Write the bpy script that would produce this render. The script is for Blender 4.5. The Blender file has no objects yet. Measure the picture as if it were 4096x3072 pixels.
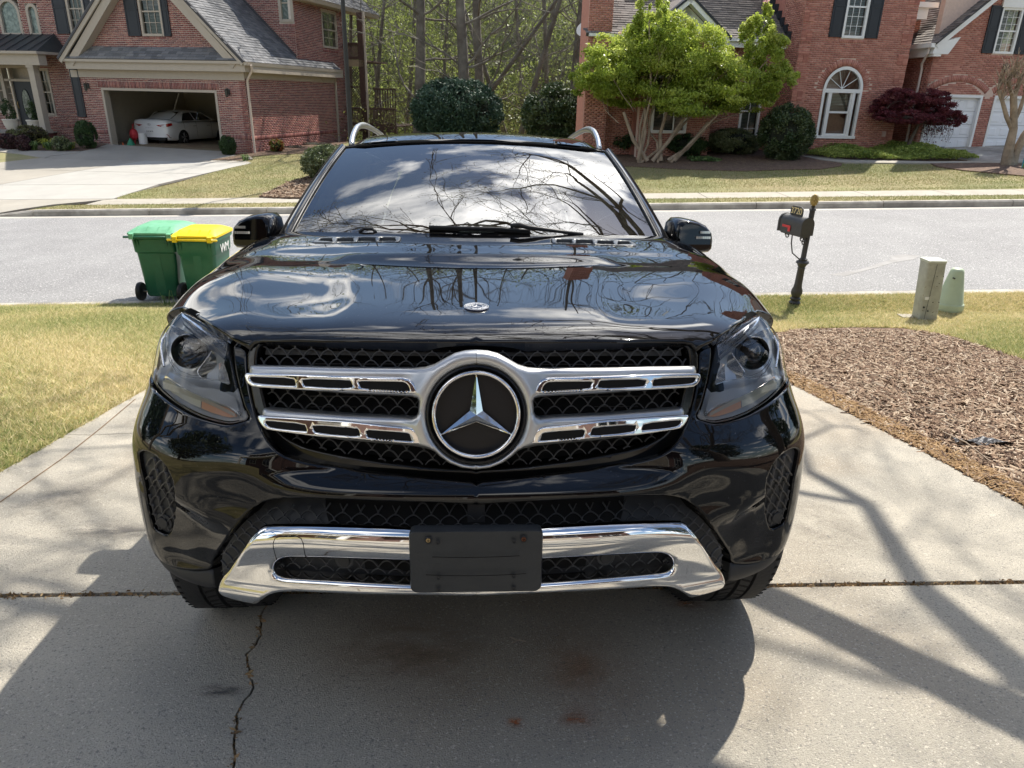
import bpy, bmesh, math, random
import numpy as np
from mathutils import Vector, Matrix
from mathutils.geometry import delaunay_2d_cdt
random.seed(7)
RNG = np.random.default_rng(7)
R_ = math.radians
scene = bpy.context.scene
COL = scene.collection
# ------------------------------------------------------------------ camera, sky, sun, exposure
FPX, CX, CY = 2870.0, 2048.0, 1536.0          # focal length and centre, in pixels of a 4096 wide frame
CAM_H = 2.65                                   # metres above the middle of the street
def nrm(v):
 v = np.asarray(v, float)
 return v / np.linalg.norm(v)
# directions in camera coordinates (x right, y up, z forward)
DOWN_W = nrm((-168.5, -7166.0, FPX))           # true vertical
UP_W = -DOWN_W
FWD_W = np.array((0, 0, 1.0)); FWD_W = nrm(FWD_W - FWD_W.dot(UP_W) * UP_W)
RIGHT_W = np.cross(UP_W, FWD_W)
C2W = np.array([RIGHT_W, FWD_W, UP_W])         # camera coords -> world coords
CAM = np.array((0.0, 0.0, CAM_H))
cam_data = bpy.data.cameras.new('camera')
cam_data.sensor_width = 36.0
cam_data.lens = 36.0 * FPX / 4096.0
cam_data.clip_start = 0.05
cam_data.clip_end = 2000.0
cam = bpy.data.objects.new('camera', cam_data)
COL.objects.link(cam)
_x = C2W @ np.array((1, 0, 0)); _y = C2W @ np.array((0, 1, 0)); _z = C2W @ np.array((0, 0, -1))
cam.matrix_world = Matrix(((_x[0], _y[0], _z[0], CAM[0]), (_x[1], _y[1], _z[1], CAM[1]),
     (_x[2], _y[2], _z[2], CAM[2]), (0, 0, 0, 1)))
scene.camera = cam
# the driveway plane the car stands on, measured from the car itself (it falls towards the street)
DOWN_C = nrm((-150.0, -11425.0, FPX))
_p1 = np.array((1905.5 - CX, CY - 1230.0, FPX))
FWD_C = nrm(_p1 - _p1.dot(DOWN_C) * DOWN_C)
UP_C = -DOWN_C
RIGHT_C = np.cross(UP_C, FWD_C)
CAR_CAM = np.array((0.0, -1.60, 1.37))         # the camera seen from the car's own frame
C2K = np.array([RIGHT_C, FWD_C, UP_C])         # camera coords -> car coords
K2W = C2W @ C2K.T                              # car coords -> world coords
CAR_O = CAM - K2W @ CAR_CAM
SUN_K = nrm((0.40, 0.45, 1.0))                 # towards the sun, from the shadows on the driveway
SUN_W = K2W @ SUN_K
SUN_EL = math.asin(SUN_W[2]); SUN_AZ = math.atan2(SUN_W[0], SUN_W[1])   # azimuth clockwise from +Y
world = bpy.data.worlds.new('World'); scene.world = world
world.use_nodes = True
_nt = world.node_tree
for n in list(_nt.nodes): _nt.nodes.remove(n)
def _wn(t, **kw):
 n = _nt.nodes.new(t)
 for k, v in kw.items(): setattr(n, k, v)
 return n
_out = _wn('ShaderNodeOutputWorld'); _bg = _wn('ShaderNodeBackground')
_sky = _wn('ShaderNodeTexSky', sky_type='NISHITA', sun_disc=False)
_sky.sun_elevation = SUN_EL; _sky.sun_rotation = SUN_AZ
_sky.air_density = 1.0; _sky.dust_density = 0.6; _sky.ozone_density = 1.6
# broken white clouds over the blue, on a plane far overhead
_tc = _wn('ShaderNodeTexCoord'); _sep = _wn('ShaderNodeSeparateXYZ')
_add = _wn('ShaderNodeMath', operation='ADD'); _add.inputs[1].default_value = 0.12
_mx = _wn('ShaderNodeMath', operation='MAXIMUM'); _mx.inputs[1].default_value = 0.05
_dx = _wn('ShaderNodeMath', operation='DIVIDE'); _dy = _wn('ShaderNodeMath', operation='DIVIDE')
_cmb = _wn('ShaderNodeCombineXYZ'); _cmb.inputs[2].default_value = 5.5
_nz = _wn('ShaderNodeTexNoise'); _nz.inputs['Scale'].default_value = 1.7
_nz.inputs['Detail'].default_value = 9; _nz.inputs['Roughness'].default_value = 0.55
_nz.inputs['Distortion'].default_value = 0.35
_rp = _wn('ShaderNodeValToRGB')
_rp.color_ramp.elements[0].position = 0.525; _rp.color_ramp.elements[1].position = 0.625
_nz2 = _wn('ShaderNodeTexNoise'); _nz2.inputs['Scale'].default_value = 3.1; _nz2.inputs['Detail'].default_value = 6
_cr = _wn('ShaderNodeValToRGB')
_cr.color_ramp.elements[0].color = (9, 9.1, 9.4, 1); _cr.color_ramp.elements[1].color = (22, 21.4, 20.3, 1)
_cr.color_ramp.elements[0].position = 0.35; _cr.color_ramp.elements[1].position = 0.6
_mix = _wn('ShaderNodeMix', data_type='RGBA')
L = _nt.links.new
L(_tc.outputs['Generated'], _sep.inputs[0])
L(_sep.outputs[2], _add.inputs[0]); L(_add.outputs[0], _mx.inputs[0])
L(_sep.outputs[0], _dx.inputs[0]); L(_mx.outputs[0], _dx.inputs[1])
L(_sep.outputs[1], _dy.inputs[0]); L(_mx.outputs[0], _dy.inputs[1])
L(_dx.outputs[0], _cmb.inputs[0]); L(_dy.outputs[0], _cmb.inputs[1])
L(_cmb.outputs[0], _nz.inputs['Vector']); L(_cmb.outputs[0], _nz2.inputs['Vector'])
L(_nz.outputs['Fac'], _rp.inputs[0]); L(_nz2.outputs['Fac'], _cr.inputs[0])
# clouds glow towards the sun
_sd = _wn('ShaderNodeVectorMath', operation='DOT_PRODUCT'); _sd.inputs[1].default_value = tuple(SUN_W)
_sm = _wn('ShaderNodeMath', operation='MAXIMUM'); _sm.inputs[1].default_value = 0.0
_pw = _wn('ShaderNodeMath', operation='POWER'); _pw.inputs[1].default_value = 7.0
_ml = _wn('ShaderNodeMath', operation='MULTIPLY_ADD'); _ml.inputs[1].default_value = 1.6; _ml.inputs[2].default_value = 0.9
_vs = _wn('ShaderNodeVectorMath', operation='SCALE')
L(_tc.outputs['Generated'], _sd.inputs[0]); L(_sd.outputs['Value'], _sm.inputs[0]); L(_sm.outputs[0], _pw.inputs[0]); L(_pw.outputs[0], _ml.inputs[0])
L(_cr.outputs[0], _vs.inputs[0]); L(_ml.outputs[0], _vs.inputs['Scale'])
L(_rp.outputs[0], _mix.inputs[0]); L(_sky.outputs[0], _mix.inputs[6]); L(_vs.outputs[0], _mix.inputs[7])
L(_mix.outputs[2], _bg.inputs[0]); L(_bg.outputs[0], _out.inputs[0])
_bg.inputs[1].default_value = 0.10
sun_data = bpy.data.lights.new('sun', 'SUN'); sun_data.energy = 4.6
sun_data.angle = R_(0.53); sun_data.color = (1.0, 0.94, 0.84)
sun = bpy.data.objects.new('sun', sun_data); COL.objects.link(sun)
sun.rotation_euler = Vector(SUN_W).to_track_quat('Z', 'Y').to_euler()
sun.location = (20, 30, 40)
scene.view_settings.view_transform = 'Standard'
scene.view_settings.look = 'None'
scene.view_settings.exposure = 0.80
scene.view_settings.gamma = 1.0
try: scene.view_settings.use_curve_mapping = False
except Exception: pass
scene.cycles.max_bounces = 8
scene.cycles.transparent_max_bounces = 24
scene.cycles.caustics_reflective = False
scene.cycles.caustics_refractive = False
scene.cycles.sample_clamp_indirect = 6.0
scene.cycles.use_denoising = True
# ------------------------------------------------------------------ measuring helpers
def ray_w(px, py):
 d = np.array(((px - CX) / FPX, (CY - py) / FPX, 1.0))
 return C2W @ d
def ray_k(px, py):
 d = np.array(((px - CX) / FPX, (CY - py) / FPX, 1.0))
 return C2K @ d
def proj_k(P):
 q = C2K.T @ (np.asarray(P, float) - CAR_CAM)
 return CX + FPX * q[0] / q[2], CY - FPX * q[1] / q[2]
def proj_w(P):
 q = C2W.T @ (np.asarray(P, float) - CAM)
 return CX + FPX * q[0] / q[2], CY - FPX * q[1] / q[2]
GRADE = 0.038
Y_NEAR, Y_FAR = 9.75, 18.25                   # near gutter line and far kerb face
# driveway plane in world terms: z = PA + PB x + PC y
_n = K2W @ np.array((0, 0, 1.0))
PB, PC = -_n[0] / _n[2], -_n[1] / _n[2]
PA = CAR_O[2] - PB * CAR_O[0] - PC * CAR_O[1]
def smooth(a, b, t):
 t = np.clip((t - a) / (b - a), 0, 1)
 return t * t * (3 - 2 * t)
def kerb_y(x): return 18.2 - 0.034 * np.asarray(x, float)
KERB_H = 0.13
def ground(x, y):
 x = np.asarray(x, float); y = np.asarray(y, float)
 st = GRADE * x
 near = PA + PB * np.clip(x, -9, 9) + PC * np.maximum(y, -9.0)
 k = smooth(Y_NEAR - 1.1, Y_NEAR + 0.05, y)
 z = near * (1 - k) + (st + 0.02) * k
 z = z - 0.02 * smooth(Y_NEAR, Y_NEAR + 0.3, y)
 back = np.where(y > kerb_y(x) + 0.02, KERB_H, 0.0)
 rise = 0.46 + GRADE * np.maximum(0, -8 - x)
 far = rise * np.clip((y - 20.6) / 9.4, 0, 1.25)
 far = far - 0.14 * np.clip(y - 39.0, 0, 60)
 return z + back + far
def G(px, py, dz=0.0):
 """the point of the ground seen at a pixel"""
 d = ray_w(px, py); t0, t1 = 0.5, 120.0
 f = lambda t: (CAM + d * t)[2] - dz - float(ground((CAM + d * t)[0], (CAM + d * t)[1]))
 t = 0.5; prev = t
 while t < 120 and f(t) > 0: prev = t; t += 0.25
 a, b = prev, t
 for _ in range(30):
  m = (a + b) / 2
  if f(m) > 0: a = m
  else: b = m
 return CAM + d * b
def at_y(px, py, y):
 """the point at world distance y seen at a pixel"""
 d = ray_w(px, py); return CAM + d * (y / d[1])
def at_kx(px, py, x):
 d = ray_k(px, py); return CAR_CAM + d * ((x - CAR_CAM[0]) / d[0])
def at_ky(px, py, y):
 d = ray_k(px, py); return CAR_CAM + d * ((y - CAR_CAM[1]) / d[1])
# ------------------------------------------------------------------ materials
MATS = {}
def material(name, color, rough=0.6, metal=0.0, spec=0.5, var=0.0, vscale=3.0, col2=None, bump=0.0, bscale=40.0,
     rnd=None, coat=0.0, trans=0.0, ior=1.45, fine=None, emit=None, sub=None):
 """procedural principled material. var/col2: noise-mixed second colour; rnd: list of colours picked per piece;
 fine: (colour, scale, low, high) small flecks"""
 if name in MATS: return MATS[name]
 m = bpy.data.materials.new(name); m.use_nodes = True
 nt = m.node_tree; n = nt.nodes; lk = nt.links.new
 b = n['Principled BSDF']
 b.inputs['Roughness'].default_value = rough; b.inputs['Metallic'].default_value = metal
 b.inputs['IOR'].default_value = ior
 b.inputs['Coat Weight'].default_value = coat; b.inputs['Coat Roughness'].default_value = 0.02
 b.inputs['Transmission Weight'].default_value = trans
 b.inputs['Specular IOR Level'].default_value = spec
 b.inputs['Base Color'].default_value = (*color, 1)
 tc = n.new('ShaderNodeTexCoord')
 sock = None
 if rnd:
  oi = n.new('ShaderNodeObjectInfo'); at = n.new('ShaderNodeAttribute'); at.attribute_name = 'rnd'
  ad = n.new('ShaderNodeMath'); ad.operation = 'ADD'; fr = n.new('ShaderNodeMath'); fr.operation = 'FRACT'
  lk(oi.outputs['Random'], ad.inputs[0]); lk(at.outputs['Fac'], ad.inputs[1]); lk(ad.outputs[0], fr.inputs[0])
  cr = n.new('ShaderNodeValToRGB'); lk(fr.outputs[0], cr.inputs[0])
  cr.color_ramp.interpolation = 'CONSTANT' if len(rnd) > 3 else 'LINEAR'
  el = cr.color_ramp.elements
  while len(el) < len(rnd): el.new(0.5)
  for i, c in enumerate(rnd):
   el[i].position = i / (len(rnd) if len(rnd) > 3 else max(1, len(rnd) - 1)); el[i].color = (*c, 1)
  sock = cr.outputs[0]
 def noise(scale, detail=5, rgh=0.6):
  z = n.new('ShaderNodeTexNoise'); z.inputs['Scale'].default_value = scale
  z.inputs['Detail'].default_value = detail; z.inputs['Roughness'].default_value = rgh
  lk(tc.outputs['Object'], z.inputs['Vector']); return z
 def mix(fac, a, bcol):
  x = n.new('ShaderNodeMix'); x.data_type = 'RGBA'
  lk(fac, x.inputs[0])
  if isinstance(a, tuple): x.inputs[6].default_value = (*a, 1)
  else: lk(a, x.inputs[6])
  if isinstance(bcol, tuple): x.inputs[7].default_value = (*bcol, 1)
  else: lk(bcol, x.inputs[7])
  return x.outputs[2]
 if col2 is not None:
  z = noise(vscale); r = n.new('ShaderNodeValToRGB'); lk(z.outputs['Fac'], r.inputs[0])
  r.color_ramp.elements[0].position = 0.40; r.color_ramp.elements[1].position = 0.62
  sock = mix(r.outputs[0], sock if sock is not None else tuple(color), tuple(col2))
 if var:
  z = noise(vscale * 2.3, 8)
  mr = n.new('ShaderNodeMapRange'); mr.inputs[1].default_value = 0.25; mr.inputs[2].default_value = 0.75
  mr.inputs[3].default_value = 1 - var; mr.inputs[4].default_value = 1 + var
  lk(z.outputs['Fac'], mr.inputs[0])
  hs = n.new('ShaderNodeHueSaturation'); lk(mr.outputs[0], hs.inputs['Value'])
  if sock is None: hs.inputs['Color'].default_value = (*color, 1)
  else: lk(sock, hs.inputs['Color'])
  sock = hs.outputs[0]
 for fn in (fine or []):
  z = noise(fn[1], 2, 0.5); r = n.new('ShaderNodeValToRGB'); lk(z.outputs['Fac'], r.inputs[0])
  r.color_ramp.elements[0].position = fn[2]; r.color_ramp.elements[1].position = fn[3]
  sock = mix(r.outputs[0], sock if sock is not None else tuple(color), tuple(fn[0]))
 if sock is not None: lk(sock, b.inputs['Base Color'])
 if bump:
  z = noise(bscale, 6); bp = n.new('ShaderNodeBump'); bp.inputs['Strength'].default_value = min(1, bump)
  bp.inputs['Distance'].default_value = 0.01 * max(1, bump)
  lk(z.outputs['Fac'], bp.inputs['Height']); lk(bp.outputs[0], b.inputs['Normal'])
 if emit: b.inputs['Emission Color'].default_value = (*emit[:3], 1); b.inputs['Emission Strength'].default_value = emit[3]
 MATS[name] = m
 return m
def glass_mat(name, tint=(0.6, 0.65, 0.65), ior=1.5, rough=0.0, opacity=0.0, dark=(0.01, 0.012, 0.012)):
 """thin pane: fresnel reflection over tinted see-through"""
 if name in MATS: return MATS[name]
 m = bpy.data.materials.new(name); m.use_nodes = True
 nt = m.node_tree; n = nt.nodes; lk = nt.links.new
 n.remove(n['Principled BSDF'])
 o = n['Material Output']
 fr = n.new('ShaderNodeFresnel'); fr.inputs[0].default_value = ior
 gl = n.new('ShaderNodeBsdfGlossy'); gl.inputs['Roughness'].default_value = rough
 tr = n.new('ShaderNodeBsdfTransparent'); tr.inputs[0].default_value = (*tint, 1)
 ms = n.new('ShaderNodeMixShader')
 base = tr.outputs[0]
 if opacity:
  df = n.new('ShaderNodeBsdfDiffuse'); df.inputs[0].default_value = (*dark, 1)
  m2 = n.new('ShaderNodeMixShader'); m2.inputs[0].default_value = opacity
  lk(tr.outputs[0], m2.inputs[1]); lk(df.outputs[0], m2.inputs[2]); base = m2.outputs[0]
 lk(fr.outputs[0], ms.inputs[0]); lk(base, ms.inputs[1]); lk(gl.outputs[0], ms.inputs[2])
 lk(ms.outputs[0], o.inputs['Surface'])
 MATS[name] = m
 return m
def leaf_mat(name, cols, trans=0.35, rough=0.45, spec=0.4):
 """leaf faces coloured per clump, letting some light through"""
 if name in MATS: return MATS[name]
 m = bpy.data.materials.new(name); m.use_nodes = True
 nt = m.node_tree; n = nt.nodes; lk = nt.links.new
 b = n['Principled BSDF']; b.inputs['Roughness'].default_value = rough
 b.inputs['Specular IOR Level'].default_value = spec
 at = n.new('ShaderNodeAttribute'); at.attribute_name = 'rnd'
 cr = n.new('ShaderNodeValToRGB'); el = cr.color_ramp.elements
 while len(el) < len(cols): el.new(0.5)
 for i, c in enumerate(cols): el[i].position = i / max(1, len(cols) - 1); el[i].color = (*c, 1)
 lk(at.outputs['Fac'], cr.inputs[0]); lk(cr.outputs[0], b.inputs['Base Color'])
 t = n.new('ShaderNodeBsdfTranslucent'); lk(cr.outputs[0], t.inputs[0])
 ms = n.new('ShaderNodeMixShader'); ms.inputs[0].default_value = trans
 lk(b.outputs[0], ms.inputs[1]); lk(t.outputs[0], ms.inputs[2]); lk(ms.outputs[0], n['Material Output'].inputs[0])
 MATS[name] = m
 return m
# ------------------------------------------------------------------ objects
def tag(o, label=None, cat=None, group=None, kind=None):
 if label: o['label'] = label
 if cat: o['category'] = cat
 if group: o['group'] = group
 if kind: o['kind'] = kind
 return o
def empty(name, loc=(0, 0, 0), label=None, cat=None, group=None, parent=None):
 o = bpy.data.objects.new(name, None); COL.objects.link(o); o.location = loc
 o.empty_display_size = 0.2
 if parent: o.parent = parent
 return tag(o, label, cat, group)
def link(name, me, parent=None):
 o = bpy.data.objects.new(name, me); COL.objects.link(o)
 if parent is not None:
  o.parent = parent
  o.matrix_parent_inverse = Matrix.Translation(parent.location).inverted() if parent.parent is None and parent.get('_flat', 1) else Matrix()
 return o
# every part is modelled in world (or car) coordinates; this keeps it there under its parent
def mesh_np(name, V, Fc, mat, parent=None, smooth=False, rnd=None, kind=None):
 """V (n,3); Fc (m,k) same-size polygons; rnd per face"""
 V = np.asarray(V, np.float32); Fc = np.asarray(Fc, np.int32)
 me = bpy.data.meshes.new(name)
 m, k = Fc.shape
 me.vertices.add(len(V)); me.vertices.foreach_set('co', V.ravel())
 me.loops.add(m * k); me.loops.foreach_set('vertex_index', Fc.ravel())
 me.polygons.add(m); me.polygons.foreach_set('loop_start', np.arange(m, dtype=np.int32) * k)
 me.polygons.foreach_set('loop_total', np.full(m, k, np.int32))
 if smooth: me.polygons.foreach_set('use_smooth', np.ones(m, bool))
 me.update(calc_edges=True)
 if rnd is not None:
  a = me.attributes.new('rnd', 'FLOAT', 'FACE'); a.data.foreach_set('value', np.asarray(rnd, np.float32))
 if mat is not None: me.materials.append(mat)
 o = bpy.data.objects.new(name, me); COL.objects.link(o)
 if parent is not None: put(o, parent)
 if kind: o['kind'] = kind
 return o
def world_of(o):
 M = Matrix.LocRotScale(o.location, o.rotation_euler, o.scale)
 return (world_of(o.parent) @ o.matrix_parent_inverse @ M) if o.parent else M
def put(o, parent):
 """parent o, keeping it where it was modelled"""
 o.parent = parent; o.matrix_parent_inverse = world_of(parent).inverted()
class MB:
 def __init__(s): s.v = []; s.f = []; s.r = []
 def add(s, vs, fs, r=0.0):
  k = len(s.v); s.v.extend([tuple(map(float, p)) for p in vs])
  for f in fs: s.f.append(tuple(k + i for i in f)); s.r.append(r)
  return s
 def hexa(s, p, r=0.0):  # 8 points, bottom ring then top ring
  return s.add(p, [(3, 2, 1, 0), (4, 5, 6, 7), (0, 1, 5, 4), (1, 2, 6, 5), (2, 3, 7, 6), (3, 0, 4, 7)], r)
 def box(s, x0, x1, y0, y1, z0, z1, r=0.0):
  return s.hexa([(x0, y0, z0), (x1, y0, z0), (x1, y1, z0), (x0, y1, z0), (x0, y0, z1), (x1, y0, z1), (x1, y1, z1), (x0, y1, z1)], r)
 def prism(s, pts, vec, r=0.0):  # polygon pushed along vec
  n = len(pts); a = [np.asarray(p, float) for p in pts]; b = [p + np.asarray(vec, float) for p in a]
  fs = [tuple(range(n)), tuple(range(2 * n - 1, n - 1, -1))] + [(i, (i + 1) % n, n + (i + 1) % n, n + i) for i in range(n)]
  return s.add(a + b, fs, r)
 def tube(s, pts, rad, seg=6, cap=True, r=0.0, flat=None):
  pts = [np.asarray(p, float) for p in pts]; n = len(pts)
  rad = [rad] * n if np.isscalar(rad) else list(rad)
  k = len(s.v); up = None; ref = None
  for i, p in enumerate(pts):
   d = nrm(pts[min(n - 1, i + 1)] - pts[max(0, i - 1)] + 1e-12)
   if ref is None:
    ref = np.array((0, 0, 1.0)) if abs(d[2]) < 0.9 else np.array((1.0, 0, 0))
   a = ref - ref.dot(d) * d; a = nrm(a); ref = a; b = np.cross(d, a)
   fl = flat if flat else (1, 1)
   for j in range(seg):
    t = 2 * math.pi * j / seg
    s.v.append(tuple(p + rad[i] * (fl[0] * math.cos(t) * a + fl[1] * math.sin(t) * b)))
  for i in range(n - 1):
   for j in range(seg):
    s.f.append((k + i * seg + j, k + i * seg + (j + 1) % seg, k + (i + 1) * seg + (j + 1) % seg, k + (i + 1) * seg + j)); s.r.append(r)
  if cap:
   s.f.append(tuple(k + j for j in range(seg))[::-1]); s.r.append(r)
   s.f.append(tuple(k + (n - 1) * seg + j for j in range(seg))); s.r.append(r)
  return s
 def lathe(s, prof, c=(0, 0, 0), seg=16, r=0.0, axis=None):
  """prof: (radius, height) list, turned about axis through c"""
  c = np.asarray(c, float); ax = np.array((0, 0, 1.0)) if axis is None else nrm(axis)
  a = np.array((1.0, 0, 0)) if abs(ax[0]) < 0.9 else np.array((0, 1.0, 0))
  a = nrm(a - a.dot(ax) * ax); b = np.cross(ax, a); k = len(s.v)
  for (q, h) in prof:
   for j in range(seg):
    t = 2 * math.pi * j / seg
    s.v.append(tuple(c + ax * h + q * (math.cos(t) * a + math.sin(t) * b)))
  for i in range(len(prof) - 1):
   for j in range(seg):
    s.f.append((k + i * seg + j, k + i * seg + (j + 1) % seg, k + (i + 1) * seg + (j + 1) % seg, k + (i + 1) * seg + j)); s.r.append(r)
  s.f.append(tuple(k + j for j in range(seg))[::-1]); s.r.append(r)
  s.f.append(tuple(k + (len(prof) - 1) * seg + j for j in range(seg))); s.r.append(r)
  return s
 def grid(s, P, r=0.0, closed=False):
  """P [i][j] points"""
  k = len(s.v); n = len(P); m = len(P[0])
  for row in P:
   for p in row: s.v.append(tuple(map(float, p)))
  for i in range(n - 1):
   for j in range(m if closed else m - 1):
    s.f.append((k + i * m + j, k + i * m + (j + 1) % m, k + (i + 1) * m + (j + 1) % m, k + (i + 1) * m + j)); s.r.append(r)
  return s
 def build(s, name, mat, parent=None, smooth=False, kind=None, label=None, cat=None, group=None, bevel=0.0, auto=None):
  me = bpy.data.meshes.new(name); me.from_pydata(s.v, [], s.f)
  if any(s.r):
   a = me.attributes.new('rnd', 'FLOAT', 'FACE'); a.data.foreach_set('value', np.asarray(s.r, np.float32))
  me.materials.append(mat)
  if smooth or auto:
   me.polygons.foreach_set('use_smooth', np.ones(len(me.polygons), bool))
   if auto: me.set_sharp_from_angle(angle=R_(auto))
  me.update()
  o = bpy.data.objects.new(name, me); COL.objects.link(o)
  if parent is not None: put(o, parent)
  if bevel:
   b = o.modifiers.new('bevel', 'BEVEL'); b.width = bevel; b.segments = 2; b.limit_method = 'ANGLE'; b.angle_limit = R_(40)
  return tag(o, label, cat, group, kind)
def in_poly(x, y, poly):
 """vectorised point in polygon"""
 x = np.asarray(x, float); y = np.asarray(y, float); c = np.zeros(x.shape, bool)
 n = len(poly)
 for i in range(n):
  x0, y0 = poly[i]; x1, y1 = poly[(i + 1) % n]
  if y0 == y1: continue
  k = ((y0 > y) != (y1 > y)) & (x < (x1 - x0) * (y - y0) / (y1 - y0) + x0)
  c ^= k
 return c
def copies_from(name, me, mats4, parent):
 """many small parts sharing one mesh"""
 inv = world_of(parent).inverted()
 for M in mats4:
  o = bpy.data.objects.new(name, me); COL.objects.link(o); o.parent = parent
  o.matrix_parent_inverse = inv
  loc, rot, sc = M.decompose()
  o.location = loc; o.rotation_euler = rot.to_euler(); o.scale = sc
# ------------------------------------------------------------------ walls and roofs
class Plane3:
 """a plane of a building: origin o, direction a (along), b (up the slope), n outward"""
 def __init__(s, o, a, b):
  s.o = np.asarray(o, float); s.a = nrm(a); s.b = nrm(np.asarray(b, float) - np.dot(b, s.a) * s.a); s.n = np.cross(s.a, s.b)
  if s.n.dot(CAM - s.o) < 0: s.n = -s.n
 def p(s, u, v, off=0.0): return s.o + s.a * u + s.b * v + s.n * off
 def uv(s, px, py):
  d = ray_w(px, py); t = s.n.dot(s.o - CAM) / s.n.dot(d); q = CAM + d * t - s.o
  return q.dot(s.a), q.dot(s.b)
 def rect(s, mb, u0, u1, v0, v1, o0, o1, r=0.0):
  P = [s.p(u0, v0, o0), s.p(u1, v0, o0), s.p(u1, v0, o1), s.p(u0, v0, o1), s.p(u0, v1, o0), s.p(u1, v1, o0), s.p(u1, v1, o1), s.p(u0, v1, o1)]
  return mb.hexa(P, r)
def facade(x0, y0, yaw):
 """vertical wall: yaw degrees, positive when its right end is farther away"""
 c, s_ = math.cos(R_(yaw)), math.sin(R_(yaw))
 return Plane3((x0, y0, 0), (c, s_, 0), (0, 0, 1))
BRICK_L, BRICK_H, JOINT = 0.203, 0.0677, 0.012
def brickwork(pl, u0, u1, v0, v1, mat, mortar, parent, holes=(), keep=None, solid=None, n_parts=0, soldiers=(), proud=0.011, depth=0.25, wall_name='wall', arches=(), mholes=(), joint=None):
 """real bricks over a mortar bed. holes: (u0,u1,v0,v1) rectangles; keep(u,v)->bool array; soldiers: (u0,u1,v0,h) upright courses;
 arches: (uc, vc, r0, r1, a0, a1) rings of bricks set on edge"""
 items = []; J = joint or JOINT
 soldiers = [(a, b, v0 + round((c - v0) / BRICK_H) * BRICK_H, BRICK_H * max(2, round(h / BRICK_H))) for a, b, c, h in soldiers]
 rows = int((v1 - v0) / BRICK_H)
 rects = list(holes) + [(a, b, c, c + h) for a, b, c, h in soldiers]
 def cut(u, w, z, h):
  seg = [(u, u + w)]
  for a, b, c, d in rects:
   if z + h < c + 0.015 or z > d - 0.015: continue
   ns = []
   for s0, s1 in seg:
    if s1 <= a or s0 >= b: ns.append((s0, s1)); continue
    if s0 < a: ns.append((s0, a))
    if s1 > b: ns.append((b, s1))
   seg = ns
  return seg
 for r in range(rows + 1):
  z = v0 + r * BRICK_H; h = min(BRICK_H, v1 - z)
  if h < 0.02: break
  u = u0 - (BRICK_L * 0.5 if r % 2 else 0)
  while u < u1:
   a, b = max(u, u0), min(u + BRICK_L, u1)
   if b - a > 0.03:
    for s0, s1 in cut(a, b - a, z, h):
     if s1 - s0 > 0.03: items.append((s0 + s1, 2 * z + h, s1 - s0 - J, h - J, 0.0))
   u += BRICK_L
 for a, b, c, h in soldiers:
  n = max(1, int(round((b - a) / 0.0677))); w = (b - a) / n
  for i in range(n): items.append((2 * (a + w * (i + 0.5)), 2 * c + h, w - J, h - J, 0.0))
 A = np.array([(i[0] / 2, i[1] / 2, i[2], i[3], i[4]) for i in items])
 if keep is not None and len(A): A = A[keep(A[:, 0], A[:, 1])]
 for (uc, vc, r0, r1, a0, a1) in arches:
  dd = np.hypot(A[:, 0] - uc, A[:, 1] - vc); ok_ = (dd < r1 + 0.02) & (dd > r0 - 0.03) & (A[:, 1] > vc - 0.02) & (np.abs(A[:, 0] - uc) < r1 * math.cos(R_(a0)) + .02)
  A = A[~ok_]
  rm = (r0 + r1) / 2; n = int(R_(a1 - a0) * rm / 0.07)
  ang = R_(a0) + (np.arange(n) + 0.5) * R_(a1 - a0) / n
  B = np.stack([uc + rm * np.cos(ang), vc + rm * np.sin(ang), np.full(n, 0.058), np.full(n, r1 - r0 - JOINT), ang - math.pi / 2], 1)
  A = np.concatenate([A, B])
 N = len(A)
 ca, sa = np.cos(A[:, 4]), np.sin(A[:, 4])
 pr = proud + RNG.normal(0, 0.0016, N)
 # corners: back ring (in mortar), front ring (proud)
 sx = np.array([-.5, .5, .5, -.5]); sz = np.array([-.5, -.5, .5, .5])
 X = sx[None] * A[:, 2:3]; Z = sz[None] * A[:, 3:4]
 U = A[:, 0:1] + X * ca[:, None] - Z * sa[:, None]; W = A[:, 1:2] + X * sa[:, None] + Z * ca[:, None]
 base = pl.o + U[..., None] * pl.a + W[..., None] * pl.b
 front = base + pr[:, None, None] * pl.n
 V = np.concatenate([base - 0.004 * pl.n, front], 1)
 fc = np.array([(4, 5, 6, 7), (0, 1, 5, 4), (1, 2, 6, 5), (2, 3, 7, 6), (3, 0, 4, 7)])
 order = np.arange(N)
 if n_parts and N > n_parts:
  # the ones nearest the camera become parts of their own
  ctr = front.mean(1); d = np.linalg.norm(ctr - CAM, axis=1)
  full = (A[:, 2] > 0.18) & (A[:, 4] == 0) & (A[:, 3] > 0.05)
  d = d + np.where(full, 0, 100)
  order = np.argsort(d); pick = order[:n_parts]; order = order[n_parts:]
  me = bpy.data.meshes.new('brick')
  w, h = BRICK_L - JOINT, BRICK_H - JOINT
  Vb = [(x, y, z) for y in (0.004, -proud) for x, z in ((-w / 2, -h / 2), (w / 2, -h / 2), (w / 2, h / 2), (-w / 2, h / 2))]
  me.from_pydata(Vb, [], [tuple(f) for f in fc]); me.materials.append(mat)
  Mx = []
  a, b, n_ = pl.a, pl.b, -pl.n
  for i in pick:
   c = pl.o + A[i, 0] * a + A[i, 1] * b + (pr[i] - proud) * pl.n
   Mx.append(Matrix(((a[0], n_[0], b[0], c[0]), (a[1], n_[1], b[1], c[1]), (a[2], n_[2], b[2], c[2]), (0, 0, 0, 1)))
     @ Matrix.Diagonal((A[i, 2] / w, 1, A[i, 3] / h, 1)))
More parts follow.
